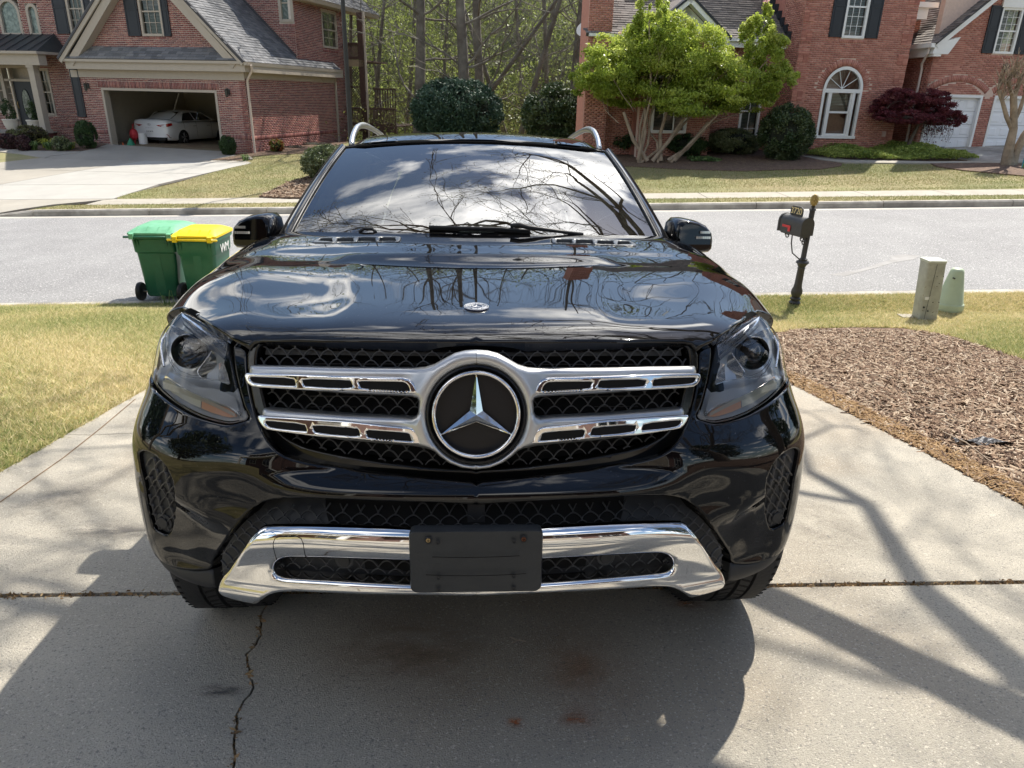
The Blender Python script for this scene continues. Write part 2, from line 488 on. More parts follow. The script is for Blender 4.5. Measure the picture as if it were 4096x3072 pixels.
  if np.linalg.det(np.array([a, n_, b]).T) < 0:
   Mx = [M @ Matrix.Diagonal((-1, 1, 1, 1)) for M in Mx]
  copies_from('brick', me, Mx, parent)
 V = V[order].reshape(-1, 3); idx = (fc[None] + 8 * np.arange(len(order))[:, None, None]).reshape(-1, 4)
 rn = np.repeat(RNG.random(len(order)), 5)
 mesh_np('brickwork', V, idx, mat, parent, rnd=rn, kind='stuff')
 # mortar bed with openings left in it
 holes = list(mholes) or holes
 us = sorted({u0, u1, *[c for h in holes for c in h[:2] if u0 < c < u1]}); vs = sorted({v0, v1, *[c for h in holes for c in h[2:4] if v0 < c < v1]})
 mb = MB()
 if solid is not None:
  mb.prism([pl.p(u, v) for u, v in solid], -pl.n * depth)
 else:
  for i in range(len(us) - 1):
   for j in range(len(vs) - 1):
    um, vm = (us[i] + us[i + 1]) / 2, (vs[j] + vs[j + 1]) / 2
    if any(a < um < b and c < vm < d for a, b, c, d in holes): continue
    pl.rect(mb, us[i], us[i + 1], vs[j], vs[j + 1], -depth, 0)
 mb.build(wall_name, mortar, parent)
 return N
def shingles(pl, poly, mat, deck_mat, parent, n_parts=0, expo=0.14, width=0.33, name='roof_deck', thick=0.12):
 """poly in (u,v), v up the slope: overlapping tabs laid in courses"""
 us = [p[0] for p in poly]; vs = [p[1] for p in poly]
 rows = int((max(vs) - min(vs)) / expo) + 1; A = []
 for r in range(rows):
  v = min(vs) + r * expo; u = min(us) - RNG.random() * width
  while u < max(us):
   w = width * RNG.uniform(0.55, 1.15)
   A.append((u + w / 2, v + expo / 2, w, r)); u += w
 A = np.array(A); A = A[in_poly(A[:, 0], A[:, 1], poly)]
 N = len(A); lift = 0.012 + 0.010 * (RNG.random(N) > 0.55) + RNG.random(N) * 0.002
 w = A[:, 2] - 0.008
 def P(u, v, o): return pl.o + u[:, None] * pl.a + v[:, None] * pl.b + o[:, None] * pl.n
 z0 = np.zeros(N)
 q = [P(A[:, 0] - w / 2, A[:, 1] - expo / 2, z0 + 0.001), P(A[:, 0] + w / 2, A[:, 1] - expo / 2, z0 + 0.001),
     P(A[:, 0] - w / 2, A[:, 1] - expo / 2, lift), P(A[:, 0] + w / 2, A[:, 1] - expo / 2, lift),
     P(A[:, 0] + w / 2, A[:, 1] + expo / 2, z0 + 0.002), P(A[:, 0] - w / 2, A[:, 1] + expo / 2, z0 + 0.002)]
 V = np.stack(q, 1); fc = np.array([(0, 1, 3, 2), (2, 3, 4, 5), (1, 4, 4, 3), (0, 2, 5, 5)])[:2]
 order = np.arange(N)
 if n_parts and N > n_parts:
  d = np.linalg.norm(V[:, 2] - CAM, axis=1); order = np.argsort(d); pick = order[:n_parts]; order = order[n_parts:]
  inv = world_of(parent).inverted()
  for i in pick:
   me = bpy.data.meshes.new('shingle'); c = V[i].mean(0)
   me.from_pydata([tuple(p - c) for p in V[i]], [], [tuple(f) for f in fc]); me.materials.append(mat)
   o = bpy.data.objects.new('shingle', me); COL.objects.link(o); o.parent = parent; o.matrix_parent_inverse = inv; o.location = c
 idx = (fc[None] + 6 * np.arange(len(order))[:, None, None]).reshape(-1, 4)
 mesh_np('shingle_courses', V[order].reshape(-1, 3), idx, mat, parent, rnd=np.repeat(RNG.random(len(order)), 2), kind='stuff')
 MB().prism([pl.p(u, v, 0) for u, v in poly], -pl.n * thick).build(name, deck_mat, parent)
# ------------------------------------------------------------------ foliage
def leaf_cards(P, size, jitter=0.35, ndir=None, flat=0.0):
 """random leaf quads (folded rhombs) centred at P"""
 N = len(P); s = size * (1 + jitter * RNG.normal(0, 1, N))[:, None]
 a = RNG.normal(0, 1, (N, 3)); a[:, 2] *= (1 - flat); a /= np.linalg.norm(a, axis=1)[:, None] + 1e-9
 b = RNG.normal(0, 1, (N, 3)); b -= (b * a).sum(1)[:, None] * a; b /= np.linalg.norm(b, axis=1)[:, None] + 1e-9
 V = np.stack([P - a * s, P + b * s * 0.45, P + a * s, P - b * s * 0.45], 1).reshape(-1, 3)
 F = np.arange(4 * N).reshape(N, 4)
 return V, F
def blob_points(c, rad, n, k=26, shell=0.75, clump=0.28, squash=None):
 """points gathered in clumps near the surface of an ellipsoid, plus a shade value per clump"""
 c = np.asarray(c, float); rad = np.asarray(rad, float)
 d = RNG.normal(0, 1, (k, 3)); d /= np.linalg.norm(d, axis=1)[:, None]
 rr = shell + (1 - shell) * RNG.random(k)[:, None]
 C = d * rr
 pick = RNG.integers(0, k, n)
 P = C[pick] + RNG.normal(0, clump, (n, 3)) * 0.6
 q = np.linalg.norm(P, axis=1); P = P / np.maximum(1.0, q * RNG.uniform(0.93, 1.08, n))[:, None]
 shade = RNG.random(k)[pick] * 0.55 + 0.45 * RNG.random(n)
 return c + P * rad, shade
def bush(name, c, rad, n, leaf, mat, label, cat='shrub', group=None, core=None, shell=0.8, k=60, clump=0.2, stem=None, ground_z=None):
 """a shrub: leaf faces through its volume around a near-black core painted as inner shade and a short stem"""
 c = np.asarray(c, float)
 gz = ground_z if ground_z is not None else float(ground(c[0], c[1]))
 e = empty(name, (c[0], c[1], gz), label, cat, group)
 P, sh = blob_points(c, rad, n, k=k, shell=shell, clump=clump)
 ok = P[:, 2] > gz + 0.02; P = P[ok]; sh = sh[ok]
 V, F = leaf_cards(P, leaf)
 mesh_np('foliage', V, F, mat, e, rnd=sh)
 mb = MB()
 for i in range(7):
  a = RNG.normal(0, 1, 3); a[2] = abs(a[2]) + 0.6; a = nrm(a)
  mb.tube([(c[0], c[1], gz - 0.05), c + a * np.asarray(rad) * 0.35, c + a * np.asarray(rad) * 0.8], [0.03 * rad[0] + 0.008, 0.02 * rad[0], 0.005], 5)
 mb.build('stems', stem or MATS['bark'], e)
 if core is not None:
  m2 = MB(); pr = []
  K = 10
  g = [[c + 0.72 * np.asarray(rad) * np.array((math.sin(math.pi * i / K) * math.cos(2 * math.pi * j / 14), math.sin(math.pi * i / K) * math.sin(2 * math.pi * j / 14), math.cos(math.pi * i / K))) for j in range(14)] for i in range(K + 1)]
  m2.grid(g, closed=True); m2.build('shade_core', core, e)  # dark shell stands in for the shade inside the leaves
 return e
GK = [0.8, 0.6]
def grow(mb, p, d, length, rad, depth, spread=0.5, up=0.12, shrink=0.72, tips=None, kids=(2, 3), seg=5, wob=0.16, min_r=0.004, sides=5):
 """recursive branches as tapered tubes"""
 pts = [np.array(p, float)]; n = 4; dd = nrm(d); rr = [rad]
 for i in range(n):
  dd = nrm(dd + RNG.normal(0, wob, 3) + np.array((0, 0, up * 0.4)))
  pts.append(pts[-1] + dd * length / n); rr.append(max(min_r, rad * (1 - 0.35 * (i + 1) / n)))
 mb.tube(pts, rr, sides if rad > 0.02 else 3, cap=False)
 if depth <= 0:
  if tips is not None: tips.append(pts[-1])
  return
 if tips is not None and depth <= 2: tips.append(pts[-1]); tips.append(pts[2])
 k = random.randint(*kids)
 for i in range(k):
  j = 4 if i == 0 else random.choice((2, 3, 4))
  a = RNG.normal(0, 1, 3); a = nrm(a - a.dot(dd) * dd)
  sp = spread * random.uniform(0.6, 1.25) * (0.45 if i == 0 else 1)
  nd = nrm(dd + a * sp + np.array((0, 0, up)))
  grow(mb, pts[j], nd, length * shrink * random.uniform(0.8, 1.15), rr[j] * (GK[0] if i == 0 else GK[1]), depth - 1, spread, up, shrink, tips, kids, seg, wob, min_r, sides)
material('bark', (0.11, 0.09, 0.07), 0.9, var=0.35, vscale=2.0, bump=0.6, bscale=18)
material('bark_grey', (0.20, 0.17, 0.14), 0.9, var=0.3, vscale=2.0, bump=0.5, bscale=20)
material('bark_pale', (0.34, 0.27, 0.20), 0.8, col2=(0.22, 0.17, 0.12), var=0.2, vscale=3.0, bump=0.3, bscale=12)
def text_mesh(txt, size, extrude=0.0004, align='CENTER', spacing=1.0):
 cu = bpy.data.curves.new('t', 'FONT'); cu.body = txt; cu.size = size; cu.extrude = extrude; cu.align_x = align; cu.align_y = 'CENTER'; cu.space_character = spacing
 o = bpy.data.objects.new('t', cu); COL.objects.link(o)
 dg = bpy.context.evaluated_depsgraph_get(); me = bpy.data.meshes.new_from_object(o.evaluated_get(dg)); bpy.data.objects.remove(o); return me
# ------------------------------------------------------------------ ground, street, driveways
r1 = lambda X, Y: (X / 1.4747, Y / 1.4747)                 # readings off an enlarged view -> photograph pixels
r2 = lambda X, Y: (1200 + X / 1.4747, Y / 1.4747)
r3 = lambda X, Y: (2596 + X / 1.4747, Y / 1.4747)
r5 = lambda X, Y: (2600 + X / 1.4786, 700 + Y / 1.4786)
def gxy(*pts): return [tuple(G(*p)[:2]) for p in pts]
def sheet(name, poly, lift, mat, step=0.6, parent=None, skirt=0.05, zfun=ground, holes=(), kind='structure'):
 """a polygon laid over the ground as a fine sheet with a short edge"""
 poly = [tuple(map(float, p)) for p in poly]
 xs = [p[0] for p in poly]; ys = [p[1] for p in poly]
 # outline subdivided
 P = []
 for i in range(len(poly)):
  a = np.array(poly[i]); b = np.array(poly[(i + 1) % len(poly)]); n = max(1, int(np.linalg.norm(b - a) / step))
  for j in range(n): P.append(tuple(a + (b - a) * j / n))
 nb = len(P)
 gx = np.arange(min(xs) + step * .5, max(xs), step); gy = np.arange(min(ys) + step * .5, max(ys), step)
 X, Y = np.meshgrid(gx, gy); X = X.ravel(); Y = Y.ravel()
 ok = in_poly(X, Y, poly)
 # keep off the outline
 q = np.array(P); d = np.full(X.shape, 9.0)
 for i in range(len(q)):
  d = np.minimum(d, np.hypot(X - q[i, 0], Y - q[i, 1]))
 ok &= d > step * 0.45
 pts = [Vector(p) for p in P] + [Vector((x, y)) for x, y in zip(X[ok], Y[ok])]
 r = delaunay_2d_cdt(pts, [(i, (i + 1) % nb) for i in range(nb)], [list(range(nb))], 1, 1e-5)
 V2 = np.array([tuple(v) for v in r[0]]); F = [tuple(f) for f in r[2]]
 z = zfun(V2[:, 0], V2[:, 1]) + lift
 V = [(x, y, zz) for (x, y), zz in zip(V2, z)]
 # orient up
 G2 = []
 for f in F:
  a, b, c = (V2[i] for i in f[:3])
  G2.append(f if (b[0] - a[0]) * (c[1] - a[1]) - (b[1] - a[1]) * (c[0] - a[0]) > 0 else f[::-1])
 mb = MB(); mb.add(V, G2)
 if skirt:
  from collections import Counter
  cnt = Counter();
  for f in G2:
   for i in range(len(f)): cnt[(f[i], f[(i + 1) % len(f)])] += 1
  k = len(mb.v); mb.v.extend([(x, y, zz - skirt) for x, y, zz in V])
  for (a, b) in list(cnt):
   if (b, a) not in cnt: mb.f.append((b, a, k + a, k + b)); mb.r.append(0)
 return mb.build(name, mat, parent, smooth=False, kind=kind if parent is None else None)
material('soil', (0.16, 0.11, 0.07), 0.95, col2=(0.20, 0.16, 0.10), var=0.3, vscale=1.2, bump=0.8, bscale=25)
material('asphalt', (0.215, 0.212, 0.212), 0.85, col2=(0.245, 0.242, 0.24), var=0.10, vscale=0.5, bump=0.7, bscale=160,
     fine=[((0.50, 0.49, 0.47), 48, 0.58, 0.66), ((0.12, 0.12, 0.122), 38, 0.60, 0.70)])
material('gutter_concrete', (0.44, 0.41, 0.355), 0.85, col2=(0.40, 0.37, 0.32), var=0.15, vscale=1.3, bump=0.3, bscale=60)
material('kerb_concrete', (0.42, 0.39, 0.34), 0.85, col2=(0.24, 0.22, 0.19), var=0.2, vscale=1.5, bump=0.4, bscale=50)
material('walk_concrete', (0.36, 0.33, 0.275), 0.85, col2=(0.32, 0.295, 0.245), var=0.12, vscale=0.9, bump=0.3, bscale=50)
material('drive_concrete', (0.47, 0.43, 0.355), 0.88, col2=(0.41, 0.38, 0.32), var=0.16, vscale=0.9, bump=1.0, bscale=220,
     fine=[((0.36, 0.29, 0.21), 0.7, 0.56, 0.80), ((0.60, 0.555, 0.47), 120, 0.60, 0.68), ((0.25, 0.235, 0.21), 100, 0.60, 0.70), ((0.28, 0.265, 0.24), 190, 0.58, 0.68)])
material('far_drive_concrete', (0.33, 0.305, 0.26), 0.88, col2=(0.29, 0.27, 0.23), var=0.10, vscale=0.35, bump=0.3, bscale=70)
material('new_concrete', (0.37, 0.357, 0.325), 0.85, var=0.08, vscale=0.6)
material('turf', (0.20, 0.195, 0.085), 0.95, col2=(0.28, 0.235, 0.125), var=0.28, vscale=0.35, bump=1.0, bscale=40)
material('turf_near', (0.34, 0.28, 0.13), 0.95, col2=(0.24, 0.21, 0.08), var=0.3, vscale=1.6, bump=1.0, bscale=60)
material('mulch_bed', (0.17, 0.11, 0.075), 0.95, col2=(0.09, 0.055, 0.04), var=0.4, vscale=9, bump=1.0, bscale=50)
material('joint_dirt', (0.16, 0.10, 0.055), 0.95, var=0.5, vscale=14, bump=0.8, bscale=60)
# the ground itself, one sheet out to the horizon
def fan(vals): return vals
gx = np.concatenate([[-400, -200, -110, -70, -48], np.arange(-36, 36.1, 1.5), [48, 70, 110, 200, 400]])
gy = np.concatenate([[-400, -200, -80, -40, -25], np.arange(-15, 8.4, 1.2), [8.7, 9.0, 9.3, 9.6, 9.8, 10.2], np.arange(11.5, 17, 1.5), [17.4, 18.0, 18.3, 18.7, 19.2], np.arange(20.2, 45, 1.4), [50, 60, 80, 120, 200, 400]])
GXX, GYY = np.meshgrid(gx, gy); ZZ = ground(np.clip(GXX, -60, 60), GYY)
step_ = (GYY > kerb_y(GXX) - 1.6) & (GYY < kerb_y(GXX) + 1.2)
ZZ = ZZ - 0.075 - 0.16 * step_
V = np.stack([GXX, GYY, ZZ], -1).reshape(-1, 3); nx_ = len(gx)
F = np.array([(j * nx_ + i, j * nx_ + i + 1, (j + 1) * nx_ + i + 1, (j + 1) * nx_ + i) for j in range(len(gy) - 1) for i in range(nx_ - 1)])
mesh_np('ground', V, F, MATS['soil'], None, smooth=True, kind='structure')
street_z = lambda x, y: GRADE * np.asarray(x, float)
sheet('street', [(-60, 10.02), (60, 10.02), (60, float(kerb_y(60)) - 0.30), (-60, float(kerb_y(-60)) - 0.30)], 0.0, MATS['asphalt'], 2.0, zfun=street_z)
sheet('near_gutter', [(-60, 9.80), (60, 9.80), (60, 10.0), (-60, 10.0)], 0.004, MATS['kerb_concrete'], 1.5, zfun=street_z)
sheet('far_gutter', [(-60, float(kerb_y(-60)) - 0.28), (60, float(kerb_y(60)) - 0.28), (60, float(kerb_y(60)) - 0.005), (-60, float(kerb_y(-60)) - 0.005)], -0.006, MATS['gutter_concrete'], 1.5, zfun=street_z)
# kerb in cast lengths, open where the neighbour's driveway comes down
kerb = empty('kerb', (0, 18.2, 0)); kerb['kind'] = 'structure'
KL = 3.05
for i in range(-10, 16):
 x0 = -12.4 + (i + 0) * KL; x1 = x0 + KL - 0.018
 if x0 < -20.5 - KL * 3 or x1 > 34: continue
 if -20.0 < (x0 + x1) / 2 < -12.4: continue
 mb = MB(); pr = [(0.0, -0.02), (0.02, 0.105), (0.055, KERB_H + 0.012), (0.17, KERB_H + 0.015), (0.17, -0.02)]
 a = [(x0, float(kerb_y(x0)) + o, GRADE * x0 + z) for o, z in pr]; b = [(x1, float(kerb_y(x1)) + o, GRADE * x1 + z) for o, z in pr]
 n = len(pr); mb.add(a + b, [tuple(range(n))[::-1], tuple(range(n, 2 * n))] + [(j, (j + 1) % n, n + (j + 1) % n, n + j) for j in range(n)])
 mb.build('kerb_length', MATS['kerb_concrete'], kerb)
# dropped wing of the kerb beside the driveway mouth
mb = MB(); xa, xb = -12.42, -13.6
a = [(xa, float(kerb_y(xa)) + o, GRADE * xa + z) for o, z in [(0, -.02), (.02, .105), (.055, .142), (.17, .145)]]
b = [(xb, float(kerb_y(xb)) + o, GRADE * xb + z) for o, z in [(0, -.02), (.02, .005), (.055, .02), (.17, .02)]]
mb.add(a + b, [(0, 1, 5, 4), (1, 2, 6, 5), (2, 3, 7, 6), (0, 3, 2, 1), (4, 5, 6, 7)]); mb.build('kerb_length', MATS['kerb_concrete'], kerb)
# pavement of separate slabs
pav = empty('pavement', (0, 19.4, 0)); pav['kind'] = 'structure'
for i in range(-12, 14):
 x0 = -11.6 + i * 2.07; x1 = x0 + 2.05
 if x1 < -34 or (-21.0 < x0 and x1 < -11.5): continue
 k0, k1 = float(kerb_y(x0)), float(kerb_y(x1))
 sheet('pavement_slab', [(x0, k0 + 0.98), (x1, k1 + 0.98), (x1 + 0.0, k1 + 2.10), (x0 + 0.0, k0 + 2.10)], 0.012, MATS['walk_concrete'], 1.1, pav, 0.06)
# verge between kerb and pavement, and the lawns
def kl(x, o): return (x, float(kerb_y(x)) + o)
sheet('verge', [kl(-12.6, .18), kl(40, .18), kl(40, .96), kl(-12.2, .96)], 0.01, MATS['turf'], 1.0)
sheet('verge', [kl(-45, .18), kl(-20.5, .18), kl(-20.9, .96), kl(-45, .96)], 0.01, MATS['turf'], 1.2)
L_mid = gxy(r1(560, 1190), r1(700, 1160), r1(1060, 1075), r1(1250, 1020), r1(1490, 962))
lawn_mid = [kl(-11.3, 2.12), *L_mid[1:], *gxy(r1(1240, 948)), (-10.9, 30.0), (-9.9, 30.0), (-8.1, 38.5), (0.5, 40), (0.5, float(kerb_y(.5)) + 2.12)]
sheet('left_lawn', lawn_mid, 0.01, MATS['turf'], 0.9)
sheet('right_lawn', [kl(0.5, 2.12), kl(40, 2.12), (40, 25.8), *gxy(r3(1990, 968), r3(1600, 972), r3(1150, 968)), (11.0, 27.6), (8, 34), (0.5, 40)], 0.012, MATS['turf'], 0.9)
sheet('left_lawn', [kl(-45, 2.12), kl(-20.9, 2.12), *gxy(r1(0, 1015), r1(90, 990), r1(262, 938), r1(150, 915), r1(0, 902)), (-24, 29.5), (-45, 31)], 0.012, MATS['turf'], 0.9)
# the neighbour's driveway of large slabs
nd = empty('neighbour_driveway', (-15, 24, -0.1)); nd['kind'] = 'structure'
xR = -12.3
def lerp(a, b, t): return (a[0] + (b[0] - a[0]) * t, a[1] + (b[1] - a[1]) * t)
bot = [kl(-20.4, 0.0), kl(-13.6, 0.0)]; swt = [kl(-20.9, 2.1), kl(-11.4, 2.1)]
rowsL = [bot[0], swt[0], (-21.3, 23.0), (-19.6, 26.0), (-17.9, 28.0), (-17.6, 31.6)]
rowsR = [bot[1], swt[1], (-11.15, 23.0), *gxy(r1(1200, 1030)), *gxy(r1(1485, 966)), (-11.7, 30.4)]
for i in range(5):
 a0, b0, a1, b1 = rowsL[i], rowsR[i], rowsL[i + 1], rowsR[i + 1]
 nsp = 2 if i < 4 else 1
 for j in range(nsp):
  g = 0.006
  q = [lerp(a0, b0, j / nsp + g / 4), lerp(a0, b0, (j + 1) / nsp - g / 4), lerp(a1, b1, (j + 1) / nsp - g / 4), lerp(a1, b1, j / nsp + g / 4)]
  q = [(x, y + (0.02 if k < 2 else -0.01)) for k, (x, y) in enumerate(q)]
  zf = (lambda x, y: np.where(y < kerb_y(x) + 1.0, GRADE * x + 0.02 + (KERB_H) * np.clip((y - kerb_y(x)) / 1.0, 0, 1), ground(x, y)))
  sheet('driveway_slab', q, 0.022, MATS['new_concrete'] if (j == 1 and i in (1, 2, 3)) else MATS['far_drive_concrete'], 0.7, nd, 0.06, zfun=zf)
sheet('front_walk', gxy(r1(120, 912), r1(262, 938), r1(300, 925), r1(470, 905), r1(470, 898), r1(180, 893), r1(0, 880), r1(0, 900)), 0.035, MATS['far_drive_concrete'], 0.8)
sheet('planting_bed', [*gxy(r1(0, 878), r1(180, 891), r1(470, 897), r1(560, 880)), (-17.2, 31.6), (-24, 33.2), (-24, 30)], 0.03, MATS['mulch_bed'], 0.8)
sheet('planting_bed', [*gxy(r1(1240, 948), r1(1420, 952), r1(1500, 925), r1(1860, 905)), (-8.2, 37.5), (-10.4, 30.6)], 0.03, MATS['mulch_bed'], 0.8)
sheet('shrub_bed', gxy(r1(1530, 1168), r1(1700, 1176), r1(1900, 1176), r1(2100, 1150), r1(2100, 1040), r1(1830, 1045), r1(1700, 1085)), 0.05, MATS['mulch_bed'], 0.5)
# right-hand neighbour: beds, walk and drive
sheet('planting_bed', [*gxy(r3(-150, 985), r3(200, 1005), r3(560, 1015), r3(760, 1008), r3(1010, 1004), r3(1130, 985), r3(1140, 968), r3(1000, 950), r3(900, 925)), (11.0, 31), (3.2, 31.5)], 0.04, MATS['mulch_bed'], 0.6)
sheet('front_walk', [*gxy(r3(900, 928), r3(1010, 950), r3(1150, 966), r3(1660, 972), r3(2212, 968), r3(2212, 958), r3(1650, 960), r3(1180, 950), r3(960, 925))], 0.05, MATS['walk_concrete'], 0.6)
sheet('planting_bed', [*gxy(r3(1660, 972), r3(1700, 990), r3(1850, 1012), r3(2212, 1045), r3(2300, 1045), r3(2300, 975), r3(1900, 968))], 0.05, MATS['mulch_bed'], 0.6)
sheet('side_driveway', [*gxy(r3(1900, 955), r3(2300, 960)), (24, 27.5), (24, 29.5), (14.0, 29.5), (14.2, 28.0)], 0.045, MATS['kerb_concrete'], 0.8)
sheet('planting_bed', [*gxy(r3(930, 925), r3(1150, 955), r3(1650, 958), r3(1940, 950)), (15.2, 28.4), (14.0, 29.6), (11.0, 30.5)], 0.03, MATS['mulch_bed'], 0.6)
# our own driveway: slabs with open joints, modelled in the car's plane
def KW(x, y, z=0.0): return CAR_O + K2W @ np.array((x, y, z), float)
def kpoly(pts): return [tuple(KW(*p)[:2]) for p in pts]
drive = empty('driveway', tuple(KW(0, 0))); drive['kind'] = 'structure'
yj = 0.765
crack = [(-0.735, 0.74), (-0.728, 0.62), (-0.70, 0.50), (-0.712, 0.40), (-0.675, 0.30), (-0.645, 0.24), (-0.660, 0.12), (-0.62, 0.0), (-0.60, -0.12), (-0.61, -0.3), (-0.58, -0.6), (-0.57, -1.2), (-0.6, -2.4)]
jit = lambda pts, a: [(x + random.uniform(-a, a), y + random.uniform(-a * .3, a * .3)) for x, y in pts]
dense = []
for a, b in zip(crack[:-1], crack[1:]):
 for t in np.linspace(0, 1, 5)[:-1]: dense.append((a[0] + (b[0] - a[0]) * t, a[1] + (b[1] - a[1]) * t))
dense = jit(dense, 0.006)
slabL = [(-2.36, yj - .012), (-2.36, -2.4)] + [(x - 0.003, y) for x, y in dense[::-1]] + [(-0.735, yj - .012)]
slabR = [(x + 0.004, y) for x, y in dense] + [(2.66, -2.4), (2.66, yj - .014), (-0.715, yj - .014)]
LEFT_E = [(-2.36, yj + .014), (-2.44, 1.9), (-2.45, 3.4), (-2.45, 5.0), (-2.6, 6.4), (-3.1, 7.6), (-3.7, 8.15)]
RIGHT_E = [(3.3, 8.15), (2.9, 7.4), (2.55, 6.2), (2.5, 4.2), (2.53, 3.59), (2.60, 2.3), (2.62, yj + .014)]
def dslab(pts): sheet('driveway_slab', kpoly(pts), 0.0, MATS['drive_concrete'], 0.45, drive, 0.09)
dslab([p for p in slabL]); dslab(slabR)
dslab([(-2.36, yj + .014), (-2.44, 1.9), (-2.445, 2.60), (-2.3, 2.59), (-2.05, 2.625), (-1.2, 2.60), (-0.3, 2.63), (0.15, 2.61), (0.15, yj + .014)])
dslab([(-2.446, 2.607), (-2.3, 2.597), (-2.05, 2.632), (-1.2, 2.607), (-0.3, 2.637), (0.15, 2.617), (0.15, 4.35), (-2.45, 4.35)])
dslab([(0.162, yj + .014), (2.62, yj + .014), (2.60, 2.3), (2.53, 3.59), (2.5, 4.35), (0.162, 4.35)])
dslab([(-2.45, 4.375), (0.15, 4.375), (0.15, 8.15), (-3.7, 8.15), (-3.1, 7.6), (-2.6, 6.4)])
dslab([(0.165, 4.375), (2.5, 4.375), (2.55, 6.2), (2.9, 7.4), (3.3, 8.15), (0.165, 8.15)])
dslab([(-2.36, -2.44), (2.66, -2.44), (3.4, -5.2), (3.6, -7.4), (-3.0, -7.4), (-2.6, -5.2)])
sheet('driveway_base', kpoly([(-2.3, -7.3), (3.4, -7.3), (2.5, 0), (2.45, 8.1), (-2.4, 8.1), (-2.4, 4)]), -0.045, MATS['joint_dirt'], 0.8)
# debris in the joints: chips, needles and dried catkins
def scatter_in(line_pts, width, n, lift=0.0):
 P = []
 seg = [(np.array(a), np.array(b)) for a, b in zip(line_pts[:-1], line_pts[1:])]
 ln = np.array([np.linalg.norm(b - a) for a, b in seg]); pk = RNG.choice(len(seg), n, p=ln / ln.sum())
 for i in pk:
  a, b = seg[i]; q = a + (b - a) * RNG.random() + RNG.normal(0, width, 2); P.append(KW(q[0], q[1], RNG.uniform(-0.03, 0.004) + lift))
 return np.array(P)
leaf_mat('dry_litter', [(0.10, 0.06, 0.03), (0.30, 0.19, 0.09), (0.44, 0.32, 0.17), (0.16, 0.10, 0.06)], 0.1, 0.9)
P = np.concatenate([scatter_in([(-2.36, yj), (2.62, yj)], 0.010, 5200), scatter_in(dense, 0.006, 1500)])
V, F = leaf_cards(P, 0.007, 0.6); mesh_np('joint_litter', V, F, MATS['dry_litter'], None, rnd=RNG.random(len(F)), kind='stuff')
# near lawns and the mulch bed
LE = [tuple(KW(x, y)[:2]) for x, y in LEFT_E]; RE = [tuple(KW(x, y)[:2]) for x, y in RIGHT_E]
LBK = [tuple(KW(x, y)[:2]) for x, y in [(-2.36, -2.4), (-2.6, -5.2), (-3.0, -7.4)]]
RBK = [tuple(KW(x, y)[:2]) for x, y in [(2.66, -2.4), (3.4, -5.2), (3.6, -7.4)]]
nl_poly = [(-30, 9.78), (LE[-1][0], 9.78), *LE[::-1], *LBK, (-3.0, -9), (-30, -9)]
sheet('front_lawn', nl_poly, -0.012, MATS['turf_near'], 0.6)
mline = gxy(r5(640, 945), r5(780, 930), r5(900, 905), r5(1200, 895), r5(1500, 900), r5(1800, 958), r5(2050, 1040), r5(2212, 1090))
mline = [(RE[3][0] + 0.02, mline[0][1])] + mline[1:] + [(9.0, 5.2), (14, 4.8)]
nr_poly = [(RE[0][0], 9.78), (30, 9.78), (30, 4.8), (14, 4.8), *mline[::-1][1:], RE[2], RE[1]]
sheet('front_lawn', nr_poly, -0.012, MATS['turf_near'], 0.6)
mu_poly = [*mline, (30, 4.8), (30, -9), (4, -9), *RBK[::-1], RE[6], RE[5], RE[4], RE[3]]
sheet('mulch_bed', mu_poly, -0.012, MATS['mulch_bed'], 0.6)
def poly_points(poly, n, box=None):
 xs = [p[0] for p in poly]; ys = [p[1] for p in poly]
 b = box or (min(xs), max(xs), min(ys), max(ys))
 X = RNG.uniform(b[0], b[1], n); Y = RNG.uniform(b[2], b[3], n); k = in_poly(X, Y, poly)
 return X[k], Y[k]
def blades(name, poly, n, h, w, mat, box=None, lean=0.7, base=-0.012, patch=1.3):
 X, Y = poly_points(poly, n, box); N = len(X)
 Z = ground(X, Y) + base
 a = RNG.uniform(0, 2 * math.pi, N); hh = h * RNG.uniform(0.45, 1.25, N)
 dx = np.cos(a) * w / 2; dy = np.sin(a) * w / 2
 l = RNG.normal(0, lean, (N, 2)) * hh[:, None]
 B = np.stack([X, Y, Z], 1)
 V = np.stack([B + np.stack([dx, dy, 0 * dx], 1), B - np.stack([dx, dy, 0 * dx], 1), B + np.stack([l[:, 0], l[:, 1], hh], 1)], 1).reshape(-1, 3)
 # colour drifts in patches from straw to green
 s = 0.5 + 0.28 * np.sin(X * patch + 1.3 * np.sin(Y * patch * .8)) * np.cos(Y * patch * 1.3 + np.sin(X * 1.7)) + RNG.normal(0, 0.32, N)
 return mesh_np(name, V, np.arange(3 * N).reshape(N, 3), mat, None, rnd=np.clip(s, 0, 1), kind='stuff')
leaf_mat('grass_blade', [(0.78, 0.67, 0.42), (0.70, 0.60, 0.34), (0.58, 0.52, 0.25), (0.42, 0.42, 0.17), (0.20, 0.27, 0.08)], 0.3, 0.7, 0.2)
blades('lawn_grass', nl_poly, 650000, 0.042, 0.009, MATS['grass_blade'], (-8.4, -2.3, 2.6, 9.8), 0.9)
blades('lawn_grass', nr_poly, 320000, 0.040, 0.009, MATS['grass_blade'], (2.2, 9.5, 6.0, 9.8), 0.9)
leaf_mat('far_grass_blade', [(0.42, 0.35, 0.20), (0.36, 0.32, 0.15), (0.27, 0.28, 0.11), (0.18, 0.23, 0.07)], 0.3, 0.7, 0.2)
blades('verge_grass', [kl(-12.6, .18), kl(20, .18), kl(20, .96), kl(-12.2, .96)], 60000, 0.05, 0.014, MATS['far_grass_blade'], lean=.5, base=0.0, patch=.8)
